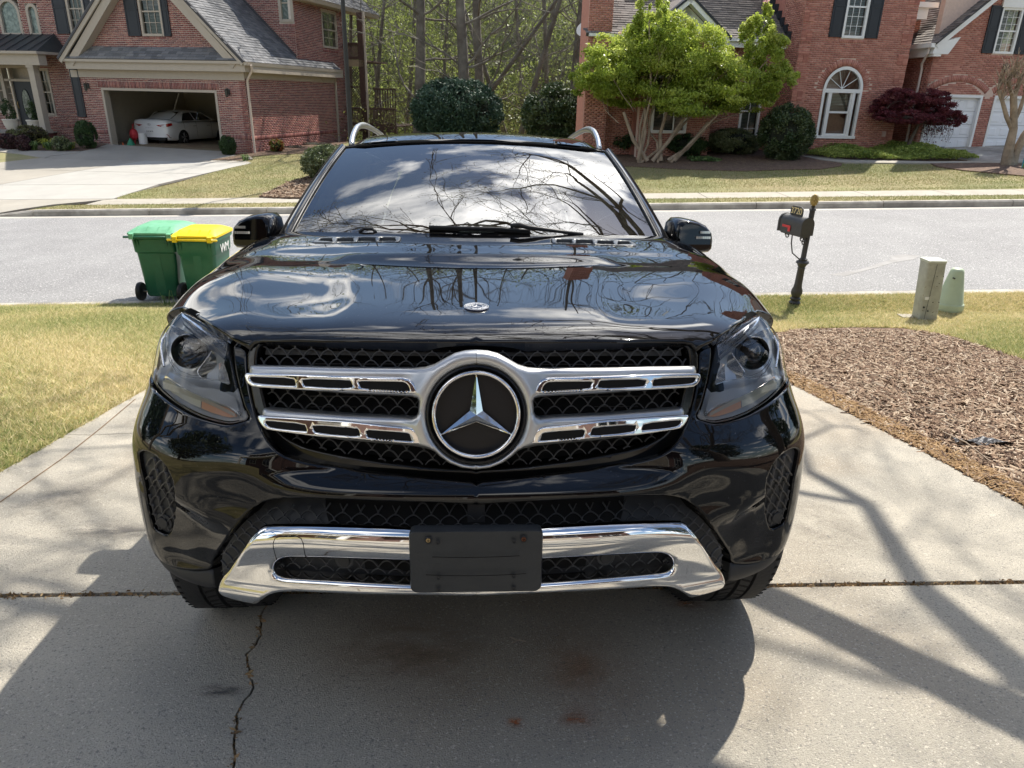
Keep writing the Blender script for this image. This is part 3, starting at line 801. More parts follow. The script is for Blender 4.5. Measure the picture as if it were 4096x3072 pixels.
blades('far_lawn_grass', lawn_mid, 130000, 0.045, 0.018, MATS['far_grass_blade'], (-13, 0, 20, 31), .7, base=0.0, patch=.6)
blades('far_lawn_grass', [kl(0.5, 2.12), kl(40, 2.12), (40, 25.8), *gxy(r3(1990, 968), r3(1600, 972), r3(1150, 968)), (8, 27), (0.5, 30)], 190000, 0.045, 0.018, MATS['far_grass_blade'], (0, 19, 20, 30), .7, base=0.0, patch=.5)
# wood chips
def chips(name, poly, n, mat, box, size=0.03, base=-0.010):
 X, Y = poly_points(poly, n, box); N = len(X); Z = ground(X, Y) + base + RNG.uniform(0, 0.018, N)
 a = RNG.uniform(0, math.pi, N); ln = size * RNG.lognormal(0, 0.5, N); wd = np.minimum(ln * .4, size * RNG.uniform(0.12, 0.4, N))
 t = RNG.normal(0, 0.22, N); A = np.stack([np.cos(a) * np.cos(t), np.sin(a) * np.cos(t), np.sin(t)], 1) * ln[:, None]
 Bv = np.stack([-np.sin(a), np.cos(a), RNG.normal(0, 0.5, N)], 1) * wd[:, None]
 C = np.stack([X, Y, Z], 1); up = np.array((0, 0, 1.0)) * (wd * 0.5)[:, None]
 V = np.stack([C - A - Bv, C + A - Bv * .6, C + A * .9 + up, C - A * .95 + up, C - A * .9 + Bv, C + A + Bv * .8], 1).reshape(-1, 3)
 F = (np.array([(0, 1, 2, 3), (3, 2, 5, 4)])[None] + 6 * np.arange(N)[:, None, None]).reshape(-1, 4)
 return mesh_np(name, V, F, mat, None, rnd=np.repeat(RNG.random(N), 2), kind='stuff')
leaf_mat('wood_chip', [(0.055, 0.032, 0.022), (0.14, 0.085, 0.055), (0.25, 0.165, 0.11), (0.34, 0.25, 0.17), (0.50, 0.41, 0.31)], 0.0, 0.85, 0.2)
chips('mulch_chips', mu_poly, 150000, MATS['wood_chip'], (2.2, 8.2, 1.2, 8.0), 0.022)
leaf_mat('pine_straw', [(0.30, 0.18, 0.085), (0.40, 0.27, 0.14), (0.20, 0.12, 0.06)], 0.1, 0.85, 0.2)
edge = [p for p in RE[3:]] ; edge_poly = [*edge, *[(x + 0.16 + 0.05 * math.sin(9 * y), y + 0.05) for x, y in edge[::-1]]]
chips('edge_straw', edge_poly, 18000, MATS['pine_straw'], None, 0.013, -0.004)
far_bed = gxy(r1(1530, 1168), r1(1700, 1176), r1(1900, 1176), r1(2100, 1150), r1(2100, 1040), r1(1830, 1045), r1(1700, 1085))
chips('mulch_chips', far_bed, 9000, MATS['wood_chip'], None, 0.04, 0.055)
# curled strip of weathered black landscape fabric lying in the mulch
c = G(3900, 1775, 0.0)
mb = MB(); g_ = [[(c[0] - 0.14 + 0.05 * i, c[1] + 0.02 * j - 0.03 + 0.012 * math.sin(i * 1.7), float(ground(c[0], c[1])) + 0.02 + 0.018 * math.sin(i * 1.3 + j)) for j in range(4)] for i in range(8)]
mb.grid(g_).build('fabric_scrap', material('weathered_fabric', (0.05, 0.05, 0.055), 0.5, fine=[((0.35, 0.35, 0.36), 60, 0.55, 0.62)]), None,
 label='crumpled dark weed barrier scrap lying on the brown mulch', cat='fabric scrap')
# fallen twigs on the mulch
for i, (a, b) in enumerate([((3700, 1640), (3840, 1700)), ((3770, 1740), (3960, 1860)), ((3220, 1440), (3275, 1412))]):
 p, q = G(*a), G(*b); m_ = (p + q) / 2 + np.array((0.01, 0.02, 0.015))
 tw = MB().tube([p + np.array((0, 0, .02)), m_ + np.array((0, 0, .02)), q + np.array((0, 0, .02))], [0.005, 0.005, 0.003], 5)
 tw.build('twig', MATS['bark_pale'], None, label=('pale twig lying in the mulch nearest the pavement edge', 'long thin twig in the mulch beside the fabric scrap', 'short bleached stick in the mulch close to the grass')[i], cat='twig', group='twigs in the mulch')
# ------------------------------------------------------------------ the brick house across the street on the left
BR_L = material('brick_red_dark', (0.2, 0.07, 0.06), 0.85, rnd=[(0.256, 0.096, 0.083), (0.218, 0.079, 0.072), (0.294, 0.115, 0.097), (0.173, 0.067, 0.064), (0.346, 0.154, 0.122), (0.230, 0.087, 0.077)], var=0.25, vscale=6, bump=0.4, bscale=60)
MORTAR_L = material('mortar_pale', (0.62, 0.55, 0.48), 0.95, var=0.12, vscale=5)
BR_R = material('brick_orange', (0.36, 0.13, 0.09), 0.85, rnd=[(0.425, 0.178, 0.132), (0.380, 0.155, 0.115), (0.471, 0.205, 0.152), (0.356, 0.144, 0.109), (0.506, 0.236, 0.178), (0.414, 0.172, 0.129)], var=0.16, vscale=5, bump=0.3, bscale=60)
MORTAR_R = material('mortar_rose', (0.60, 0.45, 0.37), 0.95, var=0.1, vscale=5)
SH_L = material('shingle_grey', (0.16, 0.16, 0.17), 0.92, rnd=[(0.155, 0.158, 0.165), (0.115, 0.118, 0.124), (0.195, 0.196, 0.20), (0.135, 0.138, 0.145), (0.175, 0.175, 0.178)], var=0.2, vscale=10)
SH_R = material('shingle_brown', (0.16, 0.145, 0.13), 0.92, rnd=[(0.165, 0.148, 0.135), (0.125, 0.115, 0.108), (0.205, 0.185, 0.168), (0.145, 0.132, 0.12), (0.185, 0.168, 0.152)], var=0.2, vscale=10)
DECK_L = material('roof_felt', (0.07, 0.07, 0.075), 0.95)
TAUPE = material('taupe_trim', (0.40, 0.35, 0.285), 0.6, var=0.05)
WHITE = material('white_trim', (0.78, 0.78, 0.76), 0.5, var=0.03)
SHUT = material('black_shutter', (0.018, 0.022, 0.028), 0.5, var=0.1)
PANE = glass_mat('window_pane', (0.55, 0.60, 0.58), 1.6)
BLIND = material('blind', (0.62, 0.60, 0.54), 0.7)
ROOM = material('dark_room', (0.03, 0.03, 0.032), 0.9)
LEAD = material('leaded_glass', (0.10, 0.13, 0.12), 0.15, col2=(0.22, 0.26, 0.24), vscale=9, metal=0.2)
def window(pl, u0, u1, v0, v1, parent, trim, frame=0.07, cols=2, rows=2, depth=0.10, blind=True, sash=True, name='window', bar=0.022, arch=False, reveal=0.03, lead=False, half_blind=1.0):
 """frame, sash bars and pane set back in the wall; the pane and bars are children of the window"""
 mb = MB(); um = (u0 + u1) / 2
 def bx(a, b, c, d, o0, o1, m=mb): pl.rect(m, a, b, c, d, o0, o1)
 if not arch:
  bx(u0, u0 + frame, v0, v1, -depth, reveal); bx(u1 - frame, u1, v0, v1, -depth, reveal)
  bx(u0 + frame, u1 - frame, v1 - frame, v1, -depth, reveal); bx(u0 + frame, u1 - frame, v0, v0 + frame, -depth, reveal + .02)
  w = mb.build(name, trim, parent)
  mid = (v0 + v1) / 2
  if sash:
   s_ = MB(); pl.rect(s_, u0 + frame, u1 - frame, mid - .025, mid + .025, -depth * .8, -depth * .2); s_.build('sash_rail', trim, w)
  a, b, c, d = u0 + frame, u1 - frame, v0 + frame, v1 - frame
  p_ = MB(); p_.add([pl.p(a, c, -depth * .6), pl.p(b, c, -depth * .6), pl.p(b, d, -depth * .6), pl.p(a, d, -depth * .6)], [(0, 1, 2, 3)]); p_.build('pane', LEAD if lead else PANE, w)
  for i in range(1, cols):
   g = MB(); x = a + (b - a) * i / cols; pl.rect(g, x - bar / 2, x + bar / 2, c, d, -depth * .62, -depth * .35); g.build('glazing_bar', trim, w)
  for j in range(1, rows * 2):
   if sash and j == rows: continue
   g = MB(); y = c + (d - c) * j / (rows * 2); pl.rect(g, a, b, y - bar / 2, y + bar / 2, -depth * .62, -depth * .36); g.build('glazing_bar', trim, w)
  bk = MB(); pl.rect(bk, a - .02, b + .02, c - .02, d + .02, -depth - .55, -depth - .5); bk.build('room', ROOM, w)
  if blind:
   sl = MB(); n = int((d - c) * half_blind / 0.05)
   for k in range(n):
    y = d - (k + .5) * 0.05
    P = [pl.p(a, y - .018, -depth - .06), pl.p(b, y - .018, -depth - .06), pl.p(b, y + .018, -depth - .09), pl.p(a, y + .018, -depth - .09)]
    sl.add(P, [(0, 1, 2, 3)])
   sl.build('blind', BLIND, w)
  return w
 # arched head
 r = (u1 - u0) / 2; vc = v1 - r
 out = [(u0, v0), (u1, v0)] + [(um + r * math.cos(R_(t)), vc + r * math.sin(R_(t))) for t in np.linspace(0, 180, 19)]
 ri = r - frame; inn = [(u0 + frame, v0 + frame), (u1 - frame, v0 + frame)] + [(um + ri * math.cos(R_(t)), vc + ri * math.sin(R_(t))) for t in np.linspace(0, 180, 19)]
 n = len(out); A = [pl.p(u, v, reveal) for u, v in out]; B = [pl.p(u, v, reveal) for u, v in inn]; C = [pl.p(u, v, -depth) for u, v in inn]; D = [pl.p(u, v, -depth) for u, v in out]
 mb.add(A + B + C + D, [(i, (i + 1) % n, n + (i + 1) % n, n + i) for i in range(n)] + [(n + i, n + (i + 1) % n, 2 * n + (i + 1) % n, 2 * n + i) for i in range(n)] + [(3 * n + i, 3 * n + (i + 1) % n, (i + 1) % n, i) for i in range(n)])
 w = mb.build(name, trim, parent)
 MB().add([pl.p(u, v, -depth * .6) for u, v in inn], [tuple(range(n))]).build('pane', LEAD if lead else PANE, w)
 MB().add([pl.p(u, v, -depth - .4) for u, v in inn], [tuple(range(n))]).build('room', ROOM, w)
 return w
def shutter(pl, u0, u1, v0, v1, parent):
 mb = MB(); pl.rect(mb, u0, u1, v0, v1, .012, .035); f = .05; m = (v0 + v1) / 2
 for a, b, c, d in ((u0, u0 + f, v0, v1), (u1 - f, u1, v0, v1), (u0, u1, v0, v0 + f * 1.4), (u0, u1, v1 - f * 1.4, v1), (u0, u1, m - f * .6, m + f * .6)): pl.rect(mb, a, b, c, d, .035, .052)
 pl.rect(mb, u0 + f * 1.7, u1 - f * 1.7, v0 + f * 2.2, m - f * 1.4, .035, .046); pl.rect(mb, u0 + f * 1.7, u1 - f * 1.7, m + f * 1.4, v1 - f * 2.2, .035, .046)
 return mb.build('shutter', SHUT, parent)
FL = 0.30                                             # garage floor level
LG = facade(-10.67, 30.2, -13.0)                      # garage front, u runs left to right and ends at 0
LGs = Plane3(LG.p(0, 0), -LG.n, (0, 0, 1)); LGs.n = LG.a.copy()     # garage side wall, u runs away from the street
def uL(X, Y): return LG.uv(*r1(X, Y))
hl_ = empty('brick_house', tuple(LG.p(-4, FL)), 'dark red brick house with an open garage and grey shingle roofs', 'house', 'houses across the street')
W0_ = uL(445, 600)[0]; TOPW = uL(1000, 418)[1]
dL, dR = uL(628, 700)[0], uL(1298, 700)[0]; dT = uL(1295, 535)[1]
dT = (uL(630, 512)[1] + uL(1295, 540)[1]) / 2
brickwork(LG, W0_, 0.0, FL - .25, TOPW, BR_L, MORTAR_L, hl_, joint=.017, holes=[(dL, dR, FL - .3, dT)], n_parts=150,
     soldiers=[(dL - .12, dR + .12, dT + .001, .24), (W0_, 0.0, TOPW - .21, .20), (W0_, dL - .02, FL + .52, .20), (dR + .02, 0, FL + .52, .20)])
# side wall
sU = LGs.uv(*r1(1985, 700))[0]
brickwork(LGs, 0.0, sU, FL - .35, TOPW, BR_L, MORTAR_L, hl_, joint=.017, n_parts=150, wall_name='side_wall', soldiers=[(0, sU, TOPW - .21, .2), (0, sU, FL + .45, .2)])
# garage inside
mb = MB(); off = 6.2
LG.rect(mb, dL - .8, dR + .55, FL - .1, FL - .02, -off, .0)
mb.build('garage_floor', MATS['far_drive_concrete'], hl_)
GW = material('garage_plaster', (0.34, 0.31, 0.25), 0.9, var=0.06)
mb = MB(); LG.rect(mb, dL - .9, dR + .55, FL, dT + .3, -off - .1, -off); LG.rect(mb, dL - .9, dL - .75, FL, dT + .3, -off, -.26); LG.rect(mb, dR + .5, dR + .6, FL, dT + .3, -off, -.26); LG.rect(mb, dL - .9, dR + .6, dT + .32, dT + .4, -off, -.26)
mb.build('garage_interior', GW, hl_)
mb = MB(); LG.rect(mb, dR - 1.35, dR - .45, FL + .02, FL + 2.08, -off + .0, -off + .05); dr = mb.build('inner_door', WHITE, hl_)
for a, b in ((0.1, .95), (1.1, 1.95)):
 m2 = MB(); LG.rect(m2, dR - 1.25, dR - .95, FL + a, FL + b, -off + .05, -off + .06); m2.build('door_panel', TAUPE, dr)
 m2 = MB(); LG.rect(m2, dR - .85, dR - .55, FL + a, FL + b, -off + .05, -off + .06); m2.build('door_panel', TAUPE, dr)
# jambs and head trim
mb = MB(); LG.rect(mb, dL - .0, dL + .10, FL, dT, -.30, .02); mb.build('door_jamb', TAUPE, hl_)
mb = MB(); LG.rect(mb, dR - .10, dR, FL, dT, -.30, .02); mb.build('door_jamb', TAUPE, hl_)
mb = MB(); LG.rect(mb, dL + .10, dR - .10, dT - .09, dT, -.30, .02); mb.build('door_head', TAUPE, hl_)
# fascia and pent roof over the garage
fT, fB = uL(1000, 352)[1], TOPW
uA, uB = uL(345, 350)[0], uL(1440, 380)[0]
PROJ = 0.45
LGf = Plane3(LG.p(0, 0) + LG.n * PROJ, LG.a, (0, 0, 1))
fz1, fz0 = LGf.uv(*r1(900, 350))[1], LGf.uv(*r1(900, 366))[1]
a0, a1 = LGf.uv(*r1(350, 350))[0], LGf.uv(*r1(1440, 380))[0]
mb = MB(); LG.rect(mb, a0 + .1, a1 - .02, fz0 - .02, fz1 - .02, PROJ - .10, PROJ); mb.build('gutter', TAUPE, hl_)
mb = MB(); LG.rect(mb, a0 + .15, a1 - .05, TOPW + .002, fz0 + .05, -.02, PROJ - .10); mb.build('soffit', TAUPE, hl_)
mb = MB(); LG.rect(mb, W0_, .02, TOPW - .30, TOPW + .0, .013, .05); mb.build('frieze_board', TAUPE, hl_)
gz = LG.uv(*r1(920, 280))[1]
pent = Plane3(LG.p(0, fz1) + LG.n * PROJ, LG.a, np.array((0, 0, gz - fz1)) - LG.n * (PROJ - .02))
pv = pent.uv(*r1(900, 280))[1]; hgt = math.hypot(gz - fz1, PROJ)
shingles(pent, [(a0 + .05, 0), (a1 - .02, 0), (a1 - .45, hgt), (a0 + .6, hgt)], SH_L, DECK_L, hl_, n_parts=80, name='pent_roof')
# gable wall with window and shutters
gl_, gr_ = LG.uv(*r1(500, 268)), LG.uv(*r1(1335, 290))
ap_u = (gl_[0] + gr_[0]) / 2; slope = (LG.uv(*r1(1062, 0))[1] - gr_[1]) / (gr_[0] - LG.uv(*r1(1062, 0))[0])
base_z = gz + 0.0; apz = base_z + slope * (gr_[0] - ap_u) + .05
w0, w1 = LG.uv(*r1(826, 100))[0], LG.uv(*r1(957, 100))[0]; wz0 = LG.uv(*r1(890, 214))[1]
wz1 = wz0 + 1.75
keepg = lambda u, v: v < apz - slope * np.abs(u - ap_u) - .05
brickwork(LG, gl_[0] - .3, gr_[0] + .3, base_z, apz, BR_L, MORTAR_L, hl_, joint=.017, holes=[(w0, w1, wz0, wz1)], keep=keepg, n_parts=0, wall_name='gable_wall',
     solid=[(gl_[0] - .2, base_z), (w0, base_z), (w0, apz - slope * abs(w0 - ap_u) - .02), (w0 - .001, apz - slope * abs(w0 - ap_u) - .02)], soldiers=[(w0 - .05, w1 + .05, wz0 - .16, .16)])
MB().prism([LG.p(u, v, -.001) for u, v in [(w1, base_z), (gr_[0] + .2, base_z), (w1, apz - slope * abs(w1 - ap_u))]], -LG.n * .25).prism([LG.p(u, v, -.001) for u, v in [(w0, base_z), (w1, base_z), (w1, wz0), (w0, wz0)]], -LG.n * .25).prism([LG.p(u, v, -.001) for u, v in [(w0, wz1), (w1, wz1), (ap_u, apz), (w0, apz - slope * abs(w0 - ap_u))]], -LG.n * .25).prism([LG.p(u, v, -.0015) for u, v in [(gl_[0] - .2, base_z), (w0, base_z), (w0, apz - slope * abs(w0 - ap_u))]], -LG.n * .24).build('gable_wall', MORTAR_L, hl_)
window(LG, w0, w1, wz0, wz1, hl_, TAUPE, .09, cols=3, rows=2)
s0, s1 = LG.uv(*r1(745, 100))[0], LG.uv(*r1(822, 100))[0]; shutter(LG, s0, s1, wz0 - .0, wz1 + .1, hl_)
s0, s1 = LG.uv(*r1(932, 100))[0] + (w1 - LG.uv(*r1(932, 100))[0]) + .01, LG.uv(*r1(1000, 100))[0]; shutter(LG, s0, s1, wz0 - .0, wz1 + .1, hl_)
# rakes: wide boards along both slopes of the gable
def rake(u0, z0, u1, z1, wd, o0, o1, name='rake_board', mat=TAUPE, pl=LG, par=None):
 d = nrm((u1 - u0, z1 - z0)); n = np.array((-d[1], d[0])) * (1 if d[0] > 0 else -1)
 q = [(u0, z0), (u1, z1), (u1 - n[0] * wd, z1 - n[1] * wd), (u0 - n[0] * wd, z0 - n[1] * wd)]
 MB().prism([pl.p(u, v, o1) for u, v in q], -pl.n * (o1 - o0)).build(name, mat, par or hl_)
reR = LGf.uv(*r1(1440, 376)); reL = LGf.uv(*r1(345, 345)); eav = (reR[1] + reL[1]) / 2
mu = (reR[0] + reL[0]) / 2; apx = eav + slope * (reR[0] - mu)
rake(reL[0], eav, mu, apx, .16, PROJ - .05, PROJ + .02); rake(mu, apx, reR[0], eav, .16, PROJ - .05, PROJ + .02)
rake(reL[0] + .35, eav, mu, apx - .17, .30, -.02, PROJ - .06, 'rake_soffit'); rake(mu, apx - .17, reR[0] - .35, eav, .30, -.02, PROJ - .06, 'rake_soffit')
rake(reL[0] - .03, eav + .05, mu, apx + .06, .06, PROJ - .06, PROJ + .05, 'drip_edge', DECK_L); rake(mu, apx + .06, reR[0] + .03, eav + .05, .06, PROJ - .06, PROJ + .05, 'drip_edge', DECK_L)
# the big roof slope falling to the side
pit = math.atan(slope)
D_END = sU + .12
rs = Plane3(LG.p(reR[0], eav + .03) + LG.n * (PROJ + .03), -LG.n, LG.a * -math.cos(pit) + np.array((0, 0, math.sin(pit))))
Lr = (reR[0] - mu) / math.cos(pit)
shingles(rs, [(0, 0), (D_END + PROJ, 0), (D_END + PROJ, Lr), (0, Lr)], SH_L, DECK_L, hl_, n_parts=220, name='main_roof', thick=.08)
rs2 = Plane3(LG.p(reL[0], eav + .03) + LG.n * (PROJ + .03), -LG.n, LG.a * math.cos(pit) + np.array((0, 0, math.sin(pit))))
MB().prism([rs2.p(u, v) for u, v in [(0, 0), (D_END, 0), (D_END, Lr), (0, Lr)]], -rs2.n * .08).build('main_roof', SH_L, hl_)
mb = MB(); mb.prism([LG.p(reR[0] - .02, eav - .10, PROJ), LG.p(reR[0] + .09, eav - .10, PROJ), LG.p(reR[0] + .11, eav + .02, PROJ), LG.p(reR[0] - .02, eav + .02, PROJ)], -LG.n * (D_END + PROJ)); mb.build('gutter', TAUPE, hl_)
mb = MB(); LGs.rect(mb, -.02, sU + .2, TOPW + .0, eav - .05, -.03, .40); mb.build('soffit', TAUPE, hl_)
mb = MB(); LGs.rect(mb, .0, sU, TOPW - .22, TOPW - .0, .013, .045); mb.build('frieze_board', TAUPE, hl_)
mb = MB(); mb.tube([LG.p(.50, eav - .08, .25), LG.p(.50, eav - .25, .2), LG.p(.12, eav - .62, .0), LG.p(.10, eav - .8, -.02), LG.p(.10, FL + .05, -.02), LG.p(.14, FL - .12, .02), LG.p(.42, FL - .16, .10)], .048, 6); mb.build('downspout', material('taupe_pipe', (0.50, 0.42, 0.35), 0.5), hl_, auto=40)
# wall lanterns
def lantern(pl, u, v, parent, name='wall_lantern'):
 mb = MB(); pl.rect(mb, u - .06, u + .06, v - .08, v + .12, .012, .03); mb.tube([pl.p(u, v + .1, .03), pl.p(u, v + .17, .10), pl.p(u, v + .12, .16)], .012, 5)
 c = pl.p(u, v, .16); mb.lathe([(.03, .12), (.085, .07), (.075, .06), (.055, -.14), (.03, -.17)][::-1], c, 8)
 return mb.build(name, material('lantern_metal', (0.05, 0.055, 0.05), 0.4, metal=.4), parent)
for X, Y in ((522, 510), (1350, 545)): u, v = LG.uv(*r1(X, Y)); lantern(LG, u, v, hl_)
# storey behind: block face seen above the roof, and the far block with its window
BK1 = Plane3(LG.p(0, 0) - LG.n * 4.2, LG.a, (0, 0, 1)); BK2 = Plane3(LG.p(0, 0) - LG.n * (sU + .02), LG.a, (0, 0, 1))
b0, b1 = BK1.uv(*r1(1400, 60))[0], min(0.02, BK1.uv(*r1(1872, 150))[0])
bzt = 8.2; zr = lambda u: eav + slope * (reR[0] - u)
wa, wb = BK1.uv(*r1(1645, 60))[0], BK1.uv(*r1(1730, 60))[0]; wz = BK1.uv(*r1(1690, 132))[1]
brickwork(BK1, b0 - 3, b1, eav + .3, bzt, BR_L, MORTAR_L, hl_, joint=.017, holes=[(wa, wb, wz, wz + 1.5)], keep=lambda u, v: v > zr(u) - .1, wall_name='upper_wall', soldiers=[(wa - .05, wb + .05, wz - .17, .16)])
window(BK1, wa, wb, wz, wz + 1.5, hl_, TAUPE, .12, cols=1, rows=1, blind=False, lead=True)
rake(b0 - 3, zr(b0 - 3) + .16, b1, zr(b1) + .16, .14, .012, .05, 'roof_flashing', DECK_L, BK1)
b1s = min(b1, 0.02)
LU = Plane3(LG.p(b1s, 0), -LG.n, (0, 0, 1)); LU.n = LG.a.copy()
uE = LU.uv(*r1(2046, 600))[0]
wc, wd_ = LU.uv(*r1(1898, 170))[0], LU.uv(*r1(1985, 170))[0]; wzc, wzd = LU.uv(*r1(1940, 285))[1], LU.uv(*r1(1935, 66))[1]
eavB = LU.uv(*r1(1900, 44))[1]
brickwork(LU, 4.2, uE, eav - .2, eavB, BR_L, MORTAR_L, hl_, joint=.017, holes=[(wc, wd_, wzc, wzd)], wall_name='rear_wall', soldiers=[(wc - .05, wd_ + .05, wzc - .17, .16)])
brickwork(LU, sU + .01, uE, FL - .9, eav - .2, BR_L, MORTAR_L, hl_, joint=.017, wall_name='rear_wall')
window(LU, wc, wd_, wzc, wzd, hl_, TAUPE, .09, cols=2, rows=2)
MB().prism([LU.p(4.2, eavB, .55), LU.p(uE + 3.2, eavB, .55), LU.p(uE + 3.2, eavB + .16, .62), LU.p(4.2, eavB + .16, .62)], -LU.n * .6).build('gutter', TAUPE, hl_)
rb = Plane3(LU.p(3.9, eavB + .16, .62), -LG.n, -LU.n * .82 + np.array((0, 0, .58)))
shingles(rb, [(0, 0), (uE - .6, 0), (uE - .6, 4), (0, 4)], SH_L, DECK_L, hl_, name='rear_roof')
mb = MB(); BK1.rect(mb, b0 - 3, b1s - .26, eav, bzt, -3, -.26); mb.build('upper_wall', MORTAR_L, hl_)
mb = MB(); LU.rect(mb, sU - .02, sU + .12, FL - .3, TOPW, .013, .05); mb.build('corner_board', TAUPE, hl_)
BK2 = Plane3(LG.p(0, 0) - LG.n * uE, LG.a, (0, 0, 1)); c1 = b1s
# main body with porch, arched windows and door, set a little behind the garage front
LM = Plane3(LG.p(0, 0) - LG.n * 1.3, LG.a, (0, 0, 1)); LP = Plane3(LG.p(0, 0) - LG.n * 2.6, LG.a, (0, 0, 1))
def m_(X, Y, pl=LM): return pl.uv(*r1(X, Y))
mL, mR = m_(-420, 300)[0], W0_ + .35
aw = [(m_(-5, 100)[0], m_(122, 100)[0], m_(60, 212)[1], m_(60, -10)[1]), (m_(160, 100)[0], m_(228, 100)[0], m_(195, 214)[1], m_(195, 20)[1])]
lw = (m_(395, 60)[0], m_(500, 60)[0], m_(450, 200)[1], m_(450, 200)[1] + 1.9)
door = (m_(40, 600)[0], m_(222, 600)[0], FL + .42, m_(130, 385)[1])
sidew = (m_(238, 500)[0], m_(322, 600)[0], m_(290, 680)[1], m_(260, 405)[1])
lfw = (m_(-60, 500)[0], m_(20, 500)[0], m_(30, 665)[1], m_(10, 400)[1])
brickwork(LM, mL, mR, FL - .4, 8.4, BR_L, MORTAR_L, hl_, joint=.017, holes=[aw[0], aw[1], lw, door, sidew, lfw], wall_name='main_wall',
     soldiers=[(mL, door[0] - .05, FL + .18, .2), (sidew[1] + .1, mR, FL + .62, .2)])
for a in aw: window(LM, *a, hl_, TAUPE, .12, arch=True, lead=True)
window(LM, *lw, hl_, TAUPE, .11, cols=3, rows=2)
s0, s1 = m_(325, 100)[0], m_(398, 100)[0]; shutter(LM, s0, lw[0] - .01, lw[2] - .0, lw[3] + .1, hl_); shutter(LM, lw[1] + .01, lw[1] + .35, lw[2], lw[3] + .1, hl_)
shutter(LG, W0_ + .02 - .0, W0_ + .44, LG.uv(*r1(470, 690))[1], LG.uv(*r1(430, 402))[1], hl_)
window(LM, *sidew, hl_, TAUPE, .09, cols=2, rows=2); window(LM, *lfw, hl_, TAUPE, .09, cols=2, rows=2)
d0, d1, dz0, dz1 = door
mb = MB(); LM.rect(mb, d0, d0 + .12, dz0, dz1, -.15, .05); LM.rect(mb, d1 - .12, d1, dz0, dz1, -.15, .05); LM.rect(mb, d0 + .12, d1 - .12, dz1 - .12, dz1, -.15, .05); LM.rect(mb, d0 + .42, d0 + .5, dz0, dz1 - .12, -.15, .02); LM.rect(mb, d0 + .12, d1 - .12, dz0 + 2.08, dz0 + 2.18, -.15, .02); dfr = mb.build('door_frame', TAUPE, hl_)
mb = MB(); LM.rect(mb, d0 + .12, d0 + .42, dz0 + .05, dz1 - .12, -.12, -.10); mb.build('sidelight', PANE, dfr)
for k in range(1, 8):
 mb = MB(); LM.rect(mb, d0 + .12, d0 + .42, dz0 + .26 * k, dz0 + .26 * k + .03, -.10, -.08); mb.build('glazing_bar', TAUPE, dfr)
mb = MB(); LM.rect(mb, d0 + .5, d1 - .12, dz0 + .02, dz0 + 2.08, -.12, -.06); fd = mb.build('front_door', SHUT, hl_)
uc, vc = (d0 + .5 + d1 - .12) / 2, dz0 + 1.15
ov = [LM.p(uc + .23 * math.cos(R_(t)), vc + .62 * math.sin(R_(t)), -.05) for t in range(0, 360, 15)]
MB().add(ov, [tuple(range(24))]).build('oval_glass', LEAD, fd)
MB().tube(ov + [ov[0]], .022, 5, cap=False).build('oval_moulding', SHUT, fd)
MB().tube([LM.p(d0 + .56, dz0 + .95, -.04), LM.p(d0 + .56, dz0 + 1.15, -.01), LM.p(d0 + .56, dz0 + 1.25, -.04)], .016, 5).build('handle', material('brass', (0.6, 0.42, 0.15), 0.3, metal=1), fd)
# porch: floor, column, copper-dark roof
pz = m_(150, 338)[1]
mb = MB(); LM.rect(mb, mL, m_(330, 760)[0], FL - .3, FL + .40, 0.012, 1.55); mb.build('porch_base', BR_L, hl_)
mb = MB(); LM.rect(mb, mL - .05, m_(330, 760)[0] + .05, FL + .40, FL + .47, 0.013, 1.62); mb.build('porch_floor', MATS['kerb_concrete'], hl_)
PC_ = Plane3(LM.p(0, 0) + LM.n * 1.35, LM.a, (0, 0, 1))
def column(X, Yb, Yt):
 u, v = PC_.uv(*r1(X, Yb)); z0 = FL + .47; z1 = PC_.uv(*r1(X - 60, Yt))[1]
 mb = MB(); PC_.rect(mb, u - .14, u + .14, z0 + .16, z1 - .10, -.14, .14); PC_.rect(mb, u - .18, u + .18, z0, z0 + .16, -.18, .18); PC_.rect(mb, u - .18, u + .18, z1 - .10, z1, -.18, .18); PC_.rect(mb, u - .16, u + .16, z1 - .20, z1 - .16, -.16, .16)
 mb.build('column', TAUPE, hl_); return z1, u
zc1, uc1 = column(268, 755, 385)
PF = PC_
pr_u = PC_.uv(*r1(250, 345))[0]
mb = MB(); PF.rect(mb, mL, pr_u, zc1, zc1 + .42, -.2, .2); mb.build('porch_beam', TAUPE, hl_)
mb = MB(); PF.rect(mb, mL, pr_u + .1, zc1 + .42, zc1 + .52, -.9, .35); mb.build('gutter', TAUPE, hl_)
COP = material('standing_seam_metal', (0.055, 0.062, 0.06), 0.45, metal=.3, var=.2)
q0, q1 = PF.p(mL, zc1 + .52, .35), PF.p(pr_u + .1, zc1 + .52, .35); t0, t1 = LM.p(mL, zc1 + 1.25, .05), LM.p(pr_u - .4, zc1 + 1.25, .05)
MB().add([q0, q1, t1, t0, LM.p(pr_u + .1, zc1 + .52, .05)], [(0, 1, 2, 3), (1, 4, 2)]).build('porch_roof', COP, hl_)
for k in range(14):
 u = pr_u - .55 * k - .3
 MB().tube([PF.p(u, zc1 + .55, .35), LM.p(u - .12, zc1 + 1.27, .06)], .018, 4).build('roof_seam', COP, hl_)
# body mass and main ridge roof behind
mb = MB(); LM.rect(mb, mL, mR, FL - .3, 8.4, -7, -.45); mb.build('house_core', MORTAR_L, hl_)
